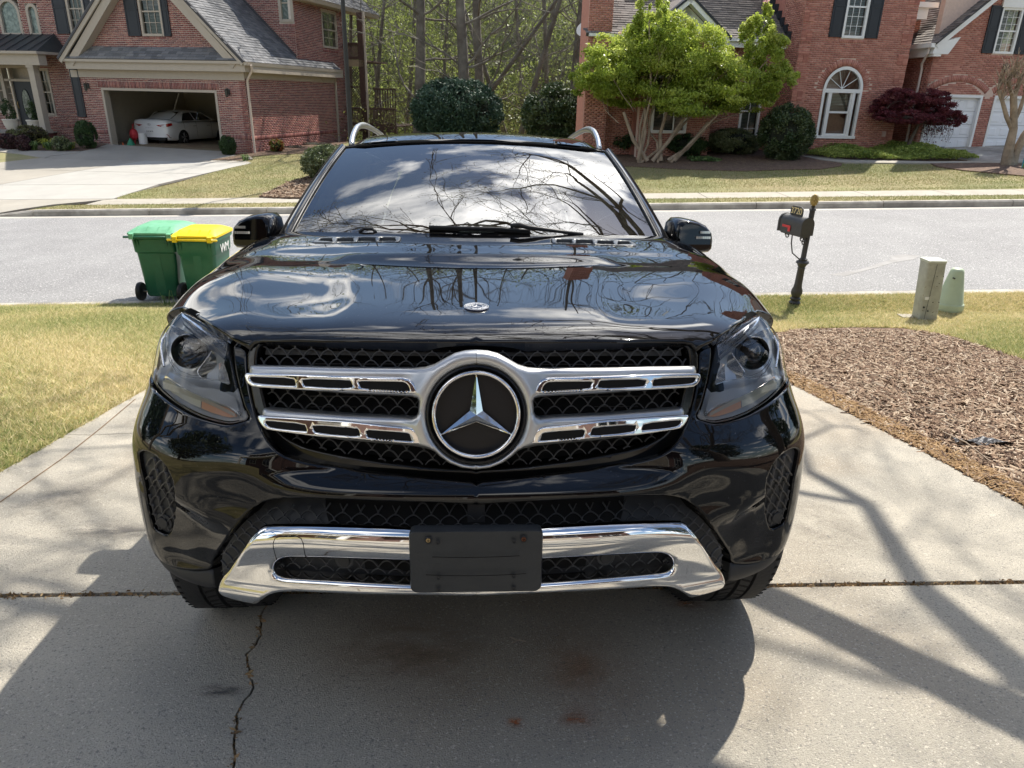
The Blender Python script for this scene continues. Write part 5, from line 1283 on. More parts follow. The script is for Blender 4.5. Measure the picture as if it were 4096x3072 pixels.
# planted urns on the porch
for X, Y, lb in ((30, 742, 'round white urn with a green plant at the left of the front door'), (173, 752, 'round white urn with a small plant right of the front door')):
 u, v = PC_.uv(*r1(X, Y)); c = PC_.p(u, FL + .47, -.35)
 e = empty('planter_urn', tuple(c), lb, 'planter', 'urns on the porch')
 MB().lathe([(.16, 0), (.17, .05), (.24, .12), (.30, .30), (.31, .42), (.34, .46), (.33, .50), (.27, .48)], c, 20).build('urn', material('urn_stone', (0.62, 0.58, 0.5), .7), e, auto=40)
 P, sh = blob_points(c + np.array((0, 0, .85)), (.26, .26, .48), 1600, k=30, shell=.5); V, F = leaf_cards(P, .03); mesh_np('foliage', V, F, BOX, e, rnd=sh)
# rock
p = G(*r1(1468, 945)); mb = MB().lathe([(.14, 0), (.16, .05), (.10, .12), (.03, .15)], p, 7); mb.build('rock', MATS['kerb_concrete'], None, label='pale rock on the corner of the neighbour driveway', cat='rock')
# big shrub beside the left lawn, partly behind our windscreen pillar
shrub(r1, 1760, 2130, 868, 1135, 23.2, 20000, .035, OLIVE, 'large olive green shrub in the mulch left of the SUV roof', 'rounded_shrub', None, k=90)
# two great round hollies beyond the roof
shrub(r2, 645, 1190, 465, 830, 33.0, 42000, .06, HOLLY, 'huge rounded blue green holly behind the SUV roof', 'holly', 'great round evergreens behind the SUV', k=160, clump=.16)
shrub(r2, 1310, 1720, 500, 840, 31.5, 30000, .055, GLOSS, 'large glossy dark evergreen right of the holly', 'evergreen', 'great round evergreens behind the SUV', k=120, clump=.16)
# dark small tree at the house corner
def tree(name, base, height, crown_c, crown_r, n, leaf, mat, bark, label, cat='tree', group=None, limbs=7, depth=3, rad=.10, k=60, shell=.7, clump=.22, flat=0.0, spread=.55, up=.15, multi=False, slope_=None):
 e = empty(name, tuple(base), label, cat, group); mb = MB(); crown_c = np.asarray(crown_c, float)
 if multi:
  for i in range(limbs):
   a = 2 * math.pi * i / limbs + random.uniform(-.3, .3); d = np.array((math.cos(a) * .62, math.sin(a) * .45, 1.0))
   tgt = crown_c + np.array((math.cos(a) * crown_r[0] * .5, math.sin(a) * crown_r[1] * .5, -crown_r[2] * .25)); L_ = np.linalg.norm(tgt - base)
   pts = [base + np.array((math.cos(a), math.sin(a), 0)) * .06, base * .62 + tgt * .38 + RNG.normal(0, .10, 3) + np.array((0, 0, .15)), tgt]
   mb.tube([np.asarray(p) for p in pts], [rad, rad * .75, rad * .5], 7, cap=False)
   grow(mb, tgt, tgt - base, L_ * .38, rad * .5, depth, spread, up)
 else:
  tgt = crown_c - np.array((0, 0, crown_r[2] * .5)); mb.tube([base - np.array((0, 0, .1)), (base + tgt) / 2 + RNG.normal(0, .05, 3), tgt], [rad * 1.3, rad, rad * .8], 8, cap=False)
  for i in range(limbs): a = RNG.normal(0, 1, 3); a[2] = abs(a[2]) * .7 + .3; grow(mb, tgt, a, crown_r[0] * .6, rad * .5, depth, spread, up)
 mb.build('trunk', bark, e, smooth=True)
 if n:
  P, sh = blob_points(crown_c, crown_r, n, k=k, shell=shell, clump=clump); V, F = leaf_cards(P, leaf, flat=flat); mesh_np('crown', V, F, mat, e, rnd=sh)
 return e
b = at_y(*r2(1815, 830), 31.2); b[2] = float(ground(b[0], b[1])); cc = at_y(*r2(1810, 660), 31.2); ks = size_of(1 / 1.4747, b)
tree('small_tree', b, 3, cc, (150 * ks, 1.0, 110 * ks), 16000, .05, GLOSS, MATS['bark_grey'], 'dark small tree with bare lower stems against the right house corner', limbs=4, rad=.05, multi=True, depth=2, shell=.45)
# bright green multi-stemmed tree in front of the right house
b = G(*r3(60, 965)); kk = size_of(1 / 1.4747, b); bt = b.copy()
e = empty('flowering_tree', tuple(b), 'bright green multi stemmed tree with a few pink flowers', 'tree')
lobes = [(100, 420, 360, 190), (-250, 380, 190, 150), (420, 480, 300, 160), (620, 470, 230, 130), (-140, 330, 200, 120), (60, 250, 230, 170), (0, 120, 110, 130), (640, 230, 110, 130), (675, 120, 55, 90), (720, 330, 110, 120), (-330, 470, 150, 110), (270, 600, 330, 90), (-30, 560, 300, 80), (250, 300, 240, 150), (560, 590, 180, 70), (60, 60, 60, 70), (770, 470, 110, 80)]
mb = MB(); Vs = []; Fs = []; Ss = []; off_ = 0; PK = []
roots = [(-60, 940), (10, 955), (55, 960), (85, 955), (115, 950), (150, 925)]
for i, (X, Y, a, c_) in enumerate(lobes):
 c = at_y(*r3(X, Y), b[1] + random.uniform(-.6, .9)); rad = np.array((a * kk, min(a * kk, 1.6) * .9, c_ * kk)); vol = a * c_
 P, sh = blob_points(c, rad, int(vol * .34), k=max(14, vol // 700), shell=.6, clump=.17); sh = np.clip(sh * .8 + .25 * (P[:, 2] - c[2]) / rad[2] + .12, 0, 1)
 V, F = leaf_cards(P, .045, .3); Vs.append(V); Fs.append(F + off_); off_ += len(V); Ss.append(sh)
 r0 = at_y(*r3(*random.choice(roots)), b[1]); r0[2] = b[2] - .05
 mid_ = r0 * .5 + c * .5 + RNG.normal(0, .12, 3)
 if i % 3 == 0: mb.tube([r0, r0 * .75 + c * .25 + RNG.normal(0, .06, 3), mid_, c], [.05, .042, .034, .02], 7, cap=False)
 grow(mb, mid_, c - mid_, 1.0, .02, 2, .6, .1)
 if i % 2 == 0: PK.append(P[np.argsort(-P[:, 2])[:6]])
for X1, Y1, X2, Y2 in ((-60, 900, -20, 640), (20, 950, 210, 690), (70, 950, 110, 640), (110, 945, 330, 760), (150, 925, 350, 720), (-10, 950, -150, 660)):
 p, q = at_y(*r3(X1, Y1), b[1]), at_y(*r3(X2, Y2), b[1] + .2); p[2] = min(p[2], b[2] + .1); mb.tube([p, (p + q) / 2 + RNG.normal(0, .07, 3), q], [.075, .065, .05], 8, cap=False)
mb.build('stems', MATS['bark_pale'], e, smooth=True)
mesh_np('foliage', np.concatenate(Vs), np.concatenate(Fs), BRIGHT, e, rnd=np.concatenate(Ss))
P = np.concatenate(PK); P = P[RNG.choice(len(P), min(34, len(P)), replace=False)]; P = np.repeat(P, 7, 0) + RNG.normal(0, .035, (len(P) * 7, 3)); V, F = leaf_cards(P, .035)
mesh_np('blossom', V, F, leaf_mat('pink_petal', [(0.75, 0.40, 0.45), (0.85, 0.60, 0.62)], .3), e, rnd=RNG.random(len(F)))
# hedge and shrubs under it
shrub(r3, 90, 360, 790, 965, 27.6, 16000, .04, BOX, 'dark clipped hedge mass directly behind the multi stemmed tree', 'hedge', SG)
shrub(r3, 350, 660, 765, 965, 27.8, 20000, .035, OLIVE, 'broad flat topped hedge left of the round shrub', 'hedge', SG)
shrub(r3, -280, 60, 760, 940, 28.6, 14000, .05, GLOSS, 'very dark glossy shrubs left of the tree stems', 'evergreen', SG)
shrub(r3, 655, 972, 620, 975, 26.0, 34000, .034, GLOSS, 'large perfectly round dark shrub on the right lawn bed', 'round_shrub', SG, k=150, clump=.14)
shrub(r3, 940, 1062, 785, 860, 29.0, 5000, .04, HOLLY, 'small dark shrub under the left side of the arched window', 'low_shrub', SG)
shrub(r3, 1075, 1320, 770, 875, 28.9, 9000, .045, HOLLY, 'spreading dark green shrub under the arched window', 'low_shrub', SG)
shrub(r3, 230, 430, 930, 1000, 26.3, 2600, .045, STR, 'low leafy green clump at the front of the mulch bed', 'low_shrub', SG, shell=.4)
# golden ground cover
gc = gxy(r3(925, 925), r3(1100, 950), r3(1400, 955), r3(1750, 958), r3(1940, 950), r3(1850, 915), r3(1500, 888), r3(1250, 872), r3(960, 862))
X, Y = poly_points(gc, 60000); Z = ground(X, Y) + .05 + .26 * (0.5 + .5 * np.sin(X * 2.3 + np.sin(Y * 3.1))) * RNG.random(len(X)) + .06
V, F = leaf_cards(np.stack([X, Y, Z], 1), .035, .4); mesh_np('ground_cover', V, F, JUNI, None, rnd=np.clip(RNG.normal(.5, .25, len(X)) + .2 * np.sin(X * 3), 0, 1), kind='stuff')
# weeping red maple
b = at_y(*r3(1522, 885), 27.9); b[2] = float(ground(b[0], b[1])); kk = size_of(1 / 1.4747, b)
e = empty('red_maple', tuple(b), 'dark red weeping maple in front of the white garage door', 'tree')
mb = MB(); c0 = at_y(*r3(1590, 735), 27.9); mb.tube([b, b * .6 + c0 * .4 + np.array((-.05, 0, 0)), c0], [.09, .07, .055], 8, cap=False)
Vs = []; Fs = []; Ss = []; off_ = 0
for (X, Y, a, c_) in [(1560, 620, 190, 70), (1400, 640, 110, 50), (1700, 650, 130, 60), (1640, 570, 130, 50), (1480, 580, 110, 55), (1350, 670, 60, 40), (1790, 700, 75, 45), (1500, 690, 160, 40), (1660, 700, 140, 35), (1380, 610, 60, 30)]:
 c = at_y(*r3(X, Y), 27.9 + random.uniform(-.4, .4)); rad = (a * kk, a * kk * .7, c_ * kk); P, sh = blob_points(c, rad, int(a * c_ * 1.0), k=24, shell=.7, clump=.2)
 V, F = leaf_cards(P, .035, .3, flat=.3); Vs.append(V); Fs.append(F + off_); off_ += len(V); Ss.append(sh)
 mb.tube([c0, (c0 + c) / 2 + np.array((0, 0, .12)), c], [.045, .03, .012], 6, cap=False); grow(mb, (c0 + c) / 2, c - c0, .6, .014, 2, .8, -.1)
for k in range(46):   # hanging twigs at the right skirt
 X = random.uniform(1610, 1800); p = at_y(*r3(X, 720), 27.9 + random.uniform(-.3, .2)); l = random.uniform(.25, .75); mb.tube([p, p + np.array((random.uniform(-.05, .08), 0, -l * .5)), p + np.array((random.uniform(-.06, .1), 0, -l))], [.008, .006, .003], 3, cap=False)
 P = p + RNG.normal(0, .05, (14, 3)) - np.array((0, 0, 1)) * RNG.random((14, 1)) * l; V, F = leaf_cards(P, .03); Vs.append(V); Fs.append(F + off_); off_ += len(V); Ss.append(RNG.random(14) * .6)
mb.build('trunk', MATS['bark'], e, smooth=True); mesh_np('foliage', np.concatenate(Vs), np.concatenate(Fs), MAPLE, e, rnd=np.concatenate(Ss))
# pollarded crape myrtle at the right edge
b = G(*r3(2120, 980)); e = empty('crape_myrtle', tuple(b), 'bare pollarded tree with smooth pale trunk at the right edge', 'tree'); mb = MB(); kk = size_of(1 / 1.4747, b)
def P3(X, Y, dy=0): return at_y(*r3(X, Y), b[1] + dy)
mb.tube([b + np.array((0, 0, -.1)), P3(2118, 900), P3(2150, 760), P3(2152, 640), P3(2150, 575)], [.24, .15, .115, .10, .10], 10, cap=False)
mb.tube([b + np.array((.1, 0, -.1)), P3(2160, 905), P3(2212, 800), P3(2290, 700)], [.16, .13, .11, .09], 9, cap=False)
mb.tube([P3(2145, 770), P3(2110, 690), P3(2085, 600), P3(2060, 530)], [.075, .07, .06, .055], 8, cap=False)
mb.tube([P3(2152, 720), P3(2190, 640), P3(2215, 560)], [.07, .06, .05], 8, cap=False); mb.tube([P3(2150, 580), P3(2130, 520), P3(2120, 470)], [.08, .06, .05], 7, cap=False); mb.tube([P3(2150, 580), P3(2175, 520), P3(2190, 470)], [.08, .06, .05], 7, cap=False)
for X, Y in ((2060, 530), (2120, 470), (2190, 470), (2215, 560), (2085, 600), (2150, 560), (2100, 500), (2160, 460)):
 for j in range(9): p = P3(X, Y, random.uniform(-.1, .1)); d = np.array((random.uniform(-.6, .6), random.uniform(-.4, .4), 1.0)); grow(mb, p, d, random.uniform(.3, .55), .02, 1, .4, .2)
mb.build('trunk', MATS['bark_pale'], e, smooth=True)
# small yard sign under it
u_ = at_y(*r3(2195, 1010), 23.6); mb = MB(); mb.box(u_[0] - .02, u_[0] + .42, u_[1], u_[1] + .01, u_[2] + .05, u_[2] + .42); sgn_ = mb.build('yard_sign', material('sign_blue', (0.02, 0.30, 0.42), .5), None, label='small blue and green yard sign beside the pollarded tree', cat='sign')
me = text_mesh('SMIL', .16); me.materials.append(WHITE); o = bpy.data.objects.new('lettering', me); COL.objects.link(o); o.rotation_euler = (R_(90), 0, 0); o.location = (u_[0] + .2, u_[1] - .004, u_[2] + .34); put(o, sgn_)
mb = MB(); mb.box(u_[0], u_[0] + .40, u_[1] - .002, u_[1], u_[2] + .07, u_[2] + .25); mb.build('sign_picture', material('sign_green', (0.15, 0.28, 0.08), .5, col2=(0.4, 0.3, 0.1), vscale=9), sgn_)
mb = MB(); mb.tube([(u_[0] + .02, u_[1] + .02, u_[2] - .3), (u_[0] + .02, u_[1] + .02, u_[2] + .3)], .008, 5); mb.build('stake', SHUT, sgn_); mb = MB(); mb.tube([(u_[0] + .36, u_[1] + .02, u_[2] - .3), (u_[0] + .36, u_[1] + .02, u_[2] + .3)], .008, 5); mb.build('stake', SHUT, sgn_)
# ------------------------------------------------------------------ the wood beyond the houses
WOODB = material('wood_bark', (0.12, 0.105, 0.085), 0.95, col2=(0.19, 0.175, 0.145), vscale=1.5, var=.25)
WLEAF = leaf_mat('new_wood_leaf', [(0.09, 0.11, 0.03), (0.17, 0.21, 0.05), (0.26, 0.31, 0.09), (0.35, 0.40, 0.14)], .5, .6)
NAMED = [(690, 3, .30, 38), (960, -2, .32, 37), (1060, -2, .26, 39), (1600, 6, .26, 42), (1300, 30, .15, 40), (900, 80, .13, 41), (610, 10, .14, 44), (1235, -40, .14, 43), (1480, 40, .12, 41), (420, 15, .14, 43), (300, 5, .13, 42), (520, -15, .12, 46), (1680, 0, .18, 45), (800, 10, .12, 45)]
lab = ['tall thick dark trunk left of the holly in the wood', 'thickest grey trunk directly above the holly', 'dark trunk just right of the thickest trunk above the holly', 'tall grey trunk beside the right house chimney', 'dark slim trunk leaning right above the glossy evergreen', 'slim leaning trunk right of the tall dark trunk', 'slim pale trunk among green leaves', 'slender trunk leaning left near the middle of the wood', 'slender trunk with low boughs left of the chimney', 'slim trunk close to the wooden deck', 'slender trunk beside the upper balcony', 'thin pale trunk in the bright green leaves', 'straight trunk behind the right house chimney', 'thin straight trunk behind the left of the holly']
for i, (X, ln, rd, D) in enumerate(NAMED):
 b = at_y(*r2(X, 700), D); b[2] = float(ground(b[0], b[1])) - .3
 e = empty('bare_tree', tuple(b), lab[i], 'tree', 'bare trees in the wood'); mb = MB(); H = random.uniform(13, 17); lx = ln * .01
 pts = [b + np.array((lx * H * t * .9 + .12 * math.sin(5 * t + i), .3 * math.sin(3 * t), H * t)) for t in np.linspace(0, 1, 9)]
 mb.tube(pts, [rd * (1.0 - .72 * t) for t in np.linspace(0, 1, 9)], 8, cap=False);
 tr = MB(); tips = []
 for k in range(15 if rd > .2 else 10):
  t = random.uniform(.18, .95); p = pts[int(t * 8)]; a = random.uniform(0, 2 * math.pi); grow(tr, p, (math.cos(a), math.sin(a) * .6, random.uniform(.1, .9)), random.uniform(1.6, 3.0), rd * .22, 3, .6, .08, tips=tips, kids=(2, 3))
 mb.build('trunk', WOODB, e, smooth=True); tr.build('branches', WOODB, e)
# further trees, each its own, thinner and partly leafed
for i in range(46):
 D = random.uniform(44, 66); x = random.uniform(-26, 30) * D / 50; b = np.array((x, D, float(ground(x, D)) - .5)); H = random.uniform(14, 20); rd = random.uniform(.09, .22)
 e = empty('bare_tree', tuple(b), 'slender bare trunk deep in the spring wood', 'tree', 'distant trunks deep in the wood'); mb = MB(); l_ = random.uniform(-.12, .12)
 pts = [b + np.array((l_ * H * t + .2 * math.sin(4 * t + i), 0, H * t)) for t in np.linspace(0, 1, 6)]; mb.tube(pts, [rd * (1 - .7 * t) for t in np.linspace(0, 1, 6)], 6, cap=False)
 for k in range(8): p = pts[random.randint(1, 5)]; a = random.uniform(0, 6.28); grow(mb, p, (math.cos(a), .5 * math.sin(a), random.uniform(.2, .9)), random.uniform(1.5, 3), rd * .3, 2, .6, .1, sides=4)
 mb.build('trunk', WOODB, e)
# the mass of new leaf and twigs between them
def leaf_mass(n, x0, x1, d0, d1, z0, z1, leaf, mat, k=200, clump=1.1, name='spring_foliage', bias=None, sh_mul=1.0):
 C = np.stack([RNG.uniform(x0, x1, k), RNG.uniform(d0, d1, k), RNG.uniform(z0, z1, k)], 1); C[:, 0] *= C[:, 1] / 45.0
 if bias is not None: C = C[RNG.random(k) < bias(C)]; k = len(C)
 pk = RNG.integers(0, k, n); P = C[pk] + RNG.normal(0, clump, (n, 3)) * np.array((1.2, 1, .8)); sh = np.clip(RNG.random(k)[pk] * .6 + RNG.random(n) * .5, 0, 1) * sh_mul
 V, F = leaf_cards(P, leaf, .4); return mesh_np(name, V, F, mat, None, rnd=sh, kind='stuff')
leaf_mass(105000, -22, 30, 42, 60, -1.5, 14, .085, WLEAF, 330, .9, bias=lambda C: np.where((C[:, 0] / C[:, 1] < -.05) | (C[:, 0] / C[:, 1] > .28), .95, .42))
leaf_mass(60000, -24, 32, 60, 75, -3, 17, .16, leaf_mat('deep_wood_leaf', [(0.09, 0.11, 0.035), (0.17, 0.20, 0.06), (0.28, 0.33, 0.10)], .4), 240, 1.6)
leaf_mass(26000, -14, 16, 37, 46, -1.0, 2.4, .06, leaf_mat('understorey', [(0.06, 0.05, 0.03), (0.14, 0.13, 0.05), (0.20, 0.24, 0.07)], .4), 160, .8, 'undergrowth')
# thickets of fine grey twigs
mb = MB()
for k in range(420):
 D = random.uniform(38, 56); x = random.uniform(-15, 18) * D / 45; p = np.array((x, D, float(ground(x, D)) + random.uniform(-.2, 8))); d = np.array((random.uniform(-1, 1), random.uniform(-.4, .4), random.uniform(.1, 1)))
 grow(mb, p, d, random.uniform(1.0, 2.6), .022, 2, .7, .06, sides=3, min_r=.007)
mb.build('twig_thicket', WOODB, None, kind='stuff')
# rising wooded bank far behind, closing the view
hx = np.linspace(-120, 120, 60); hy = np.array([76, 80, 86, 95, 110]); hz_ = np.array([-6, 4, 11, 17, 22]) + 0.0
V = [];
for j, y in enumerate(hy):
 for x in hx: V.append((x, y, hz_[j] + 1.2 * math.sin(x * .13 + j)))
F = [(j * 60 + i, j * 60 + i + 1, (j + 1) * 60 + i + 1, (j + 1) * 60 + i) for j in range(4) for i in range(59)]
mesh_np('wooded_bank', V, F, material('wooded_slope', (0.07, 0.08, 0.03), 1.0, col2=(0.13, 0.13, 0.06), var=.5, vscale=.35, bump=1, bscale=2), None, kind='structure')
leaf_mass(50000, -55, 60, 74, 90, -2, 17, .22, MATS['deep_wood_leaf'], 400, 1.8, 'far_foliage')
# ------------------------------------------------------------------ the black SUV
def nat_spline(xs, ys):
 """monotone piecewise cubic through the points (no overshoot)"""
 xs = np.array(xs, float); ys = np.array(ys, float)
 o = np.argsort(xs); xs = xs[o]; ys = ys[o]
 h = np.diff(xs); d = np.diff(ys) / h; m = np.zeros(len(xs))
 m[0], m[-1] = d[0], d[-1]
 for i in range(1, len(xs) - 1):
  if d[i - 1] * d[i] > 0:
   w1, w2 = 2 * h[i] + h[i - 1], h[i] + 2 * h[i - 1]
   m[i] = (w1 + w2) / (w1 / d[i - 1] + w2 / d[i])
 def f(x):
  x = np.clip(np.asarray(x, float), xs[0], xs[-1]); i = np.clip(np.searchsorted(xs, x) - 1, 0, len(h) - 1)
  t = (x - xs[i]) / h[i]
  return ((1 + 2 * t) * (1 - t) ** 2 * ys[i] + t * (1 - t) ** 2 * h[i] * m[i] + t * t * (3 - 2 * t) * ys[i + 1] + t * t * (t - 1) * h[i] * m[i + 1])
 return f
def sstep(a, b, x):
 t = np.clip((np.asarray(x, float) - a) / (b - a), 0, 1); return t * t * t * (t * (6 * t - 15) + 10)
# plan of the nose (x across, y back), then straight back along the flank
_pp = np.array([(0, 0), (.15, .0045), (.30, .019), (.45, .045), (.58, .080), (.70, .122), (.80, .170), (.87, .218), (.915, .265), (.945, .325), (.961, .41), (.967, .52), (.9671, .62)])
_u = np.concatenate([[0], np.cumsum(np.hypot(*np.diff(_pp, axis=0).T))]); _uu = np.linspace(0, _u[-1], 3000)
def c2_spline(u, v, uu):
 """natural cubic spline, smooth in curvature so reflections run clean"""
 n = len(u); h = np.diff(u); A = np.eye(n); r = np.zeros(n)
 for i in range(1, n - 1):
  A[i, i - 1], A[i, i], A[i, i + 1] = h[i - 1], 2 * (h[i - 1] + h[i]), h[i]; r[i] = 6 * ((v[i + 1] - v[i]) / h[i] - (v[i] - v[i - 1]) / h[i - 1])
 m = np.linalg.solve(A, r); i = np.clip(np.searchsorted(u, uu) - 1, 0, n - 2); t = uu - u[i]; q = u[i + 1] - uu
 return (m[i] * q ** 3 + m[i + 1] * t ** 3) / (6 * h[i]) + (v[i] / h[i] - m[i] * h[i] / 6) * q + (v[i + 1] / h[i] - m[i + 1] * h[i] / 6) * t
_px = np.maximum.accumulate(c2_spline(_u, _pp[:, 0], _uu)); _py = c2_spline(_u, _pp[:, 1], _uu)
_s = np.concatenate([[0], np.cumsum(np.hypot(np.diff(_px), np.diff(_py)))]); S_SIDE = _s[-1]
_px = np.append(_px, _px[-1]); _py = np.append(_py, _py[-1] + 1.0); _s = np.append(_s, S_SIDE + 1.0)
plan_x = lambda s: np.interp(s, _s, _px) / 0.967
plan_y = lambda s: np.interp(s, _s, _py)
def plan_y_at_x(x, w=0.967):
 q = np.clip(np.abs(x) / w, 0, 1) * 0.967; return np.interp(q, _px[:-1], _py[:-1])
class Surf:
 def __init__(s, pt, srange, trange): s.pt = pt; s.sr = srange; s.tr = trange; s._g = None
 def normal(s, a, b, e=1e-3):
  a = np.asarray(a, float); b = np.asarray(b, float)
  du = s.pt(a + e, b) - s.pt(np.maximum(a - e, 0) if s.sr[0] == 0 else a - e, b); dv = s.pt(a, b + e) - s.pt(a, b - e)
  n = np.cross(du, dv); n /= np.linalg.norm(n, axis=-1)[..., None] + 1e-12
  P = s.pt(a, b); flip = ((CAR_CAM - P) * n).sum(-1) < 0
  if s.ref is not None: flip = (n * (s.ref(P) if callable(s.ref) else s.ref)).sum(-1) < 0
  n[flip] *= -1; return n
 ref = None
 def project(s, a, b, sign=-1):
  P = s.pt(a, b) * np.array((sign, 1, 1)); q = (P - CAR_CAM) @ C2K      # C2K rows are car axes in camera coords
  return np.stack([CX + FPX * q[..., 0] / q[..., 2], CY - FPX * q[..., 1] / q[..., 2]], -1)
 def solve(s, px, py, sign=-1):
  if s._g is None or s._g[3] != sign:
   A, B = np.meshgrid(np.linspace(*s.sr, 150), np.linspace(*s.tr, 120)); A = A.ravel(); B = B.ravel()
   P = s.pt(A, B); ok = (s.normal(A, B) * (CAR_CAM - P)).sum(-1) > 0.02; A = A[ok]; B = B[ok]
   s._g = (A, B, s.project(A, B, sign), sign)
  A, B, Q, _ = s._g
  i = np.argmin(np.hypot(Q[:, 0] - px, Q[:, 1] - py)); u = np.array((A[i], B[i])); e = 1e-4
  for _ in range(12):
   q = s.project(u[0], u[1], sign); r = np.array((px, py)) - q
   J = np.stack([(s.project(u[0] + e, u[1], sign) - q) / e, (s.project(u[0], u[1] + e, sign) - q) / e], 1)
   du = np.linalg.solve(J.T @ J + np.eye(2) * 200.0, J.T @ r); du = np.clip(du, -.05, .05); u = u + du
   u[0] = np.clip(u[0], *s.sr); u[1] = np.clip(u[1], *s.tr)
   if np.abs(du).max() < 1e-6: break
  return tuple(u)
 def path(s, pts, sign=-1):
  out = []
  for p in pts:
   if len(p) == 3: out.append((float(p[0]), float(p[1])))   # (s, t, 'p') direct
   else:
    u = s.solve(*p, sign)
    if p[0] > 1880 and sign < 0 and s.sr[0] == 0: u = (0.0, u[1])
    out.append(u)
  return out
def zA(*p): return [(500 + x / 2, 1200 + y / 2) for x, y in p]
def zB(*p): return [(500 + x / 2, 1700 + y / 2) for x, y in p]
def zC(*p): return [(1400 + x / 2, 1300 + y / 2) for x, y in p]
def zD(*p): return [(1400 + x / 2, 1950 + y / 2) for x, y in p]
def zH(*p): return [(600 + x * .525, 1200 + y * .525) for x, y in p]    # headlight close-up
y0c = nat_spline([.16, .25, .33, .42, .50, .58, .635, .65, .665, .685, .705, .72, .735, .75, .80, .90, 1.0, 1.05, 1.15],
     [.20, .13, .085, .045, .03, .025, .03, .012, .002, .0, .014, .034, .050, .052, .055, .065, .088, .105, .16])
y0o = nat_spline([.16, .25, .30, .35, .42, .50, .60, .70, .76, .80, .84, .88, .92, .96, 1.0, 1.05, 1.15],
     [.24, .15, .10, .06, .035, .018, .006, .004, .015, .036, .062, .084, .100, .116, .138, .185, .30])
Wf = nat_spline([.16, .25, .35, .45, .60, .72, .78, .84, .90, .98, 1.06, 1.15], [.90, .935, .962, .972, .972, .970, .962, .948, .937, .925, .898, .84])
def scoop(s, z):
 """the hollow pressed into each side of the bumper between the vent and the lower intake"""
 # upper crease falls from the vent's top towards the middle
 zc = 0.735 - 0.16 * np.clip((1.12 - s) / 0.42, 0, 1)
 a = sstep(-0.03 + 0.026 * sstep(.8, 1.0, s), 0.06 - 0.015 * sstep(.8, 1.0, s), zc - z) * sstep(0.55, 0.76, s) * (1 - sstep(0.80, 1.0, s))
 b = sstep(0.34, 0.43, z)
 d1 = 0.034 * a * b
 # rounded cheek under the lamp towards the grille
 d2 = 0.016 * np.exp(-((s - 0.60) / 0.12) ** 2 - ((z - 0.64) / 0.07) ** 2)
 return d1 + d2
def front_pt(s, z):
 s = np.asarray(s, float); z = np.asarray(z, float)
 k = sstep(0.30, 0.62, s)
 y = y0c(z) * (1 - k) + y0o(z) * k + plan_y(s) + scoop(s, z)
 # central keel of the grille surround
 return np.stack([plan_x(s) * Wf(z), y, z + 0 * s], -1)
def outward(P):
 v = P * np.array((1.0, 1.0, 0.0)) - np.array((0.0, 1.3, 0.0)); v[..., 0] *= 1.6; return v
front = Surf(front_pt, (0.0, S_SIDE + 0.5), (0.18, 1.12)); front.ref = outward
gr0 = nat_spline([.15, .30, .45, .60, .66, .80, 1.1], [.10, .05, .035, .03, .045, .060, .112])
def flat_pt_off(o, lean=gr0):
 def f(s, z):
  s = np.asarray(s, float); z = np.asarray(z, float)
  return np.stack([plan_x(s) * 0.95, lean(z) + plan_y(s) * 0.92 + o, z + 0 * s], -1)
 q = Surf(f, (0.0, S_SIDE), (0.2, 1.1)); q.ref = outward; return q
grille_s = flat_pt_off(0.0)
low_s = flat_pt_off(0.012, nat_spline([.15, .30, .36, .42, .48, .54, .58, .62, .66, .7], [.14, .055, .012, -.002, -.004, -.004, 0.0, .018, .05, .07]))
def resample(poly, step, closed=True):
 out = []
 n = len(poly)
 for i in range(n if closed else n - 1):
  a = np.array(poly[i]); b = np.array(poly[(i + 1) % n]); k = max(1, int(math.ceil(np.linalg.norm(b - a) / step)))
  for j in range(k): out.append(tuple(a + (b - a) * j / k))
 if not closed: out.append(tuple(poly[-1]))
 return out
def smooth_path(pts, it=1, keep_ends=True):
 """corner-cutting of a closed path except where it lies on the centre line"""
 for _ in range(it):
  out = []; n = len(pts)
  for i in range(n):
   a = np.array(pts[i]); b = np.array(pts[(i + 1) % n])
   if a[0] < 1e-6: out.append(tuple(a))
   if a[0] < 1e-6 and b[0] < 1e-6: continue
   if a[0] >= 1e-6: out.append(tuple(a * .78 + b * .22))
   if b[0] >= 1e-6: out.append(tuple(a * .22 + b * .78))
  pts = out
 return pts
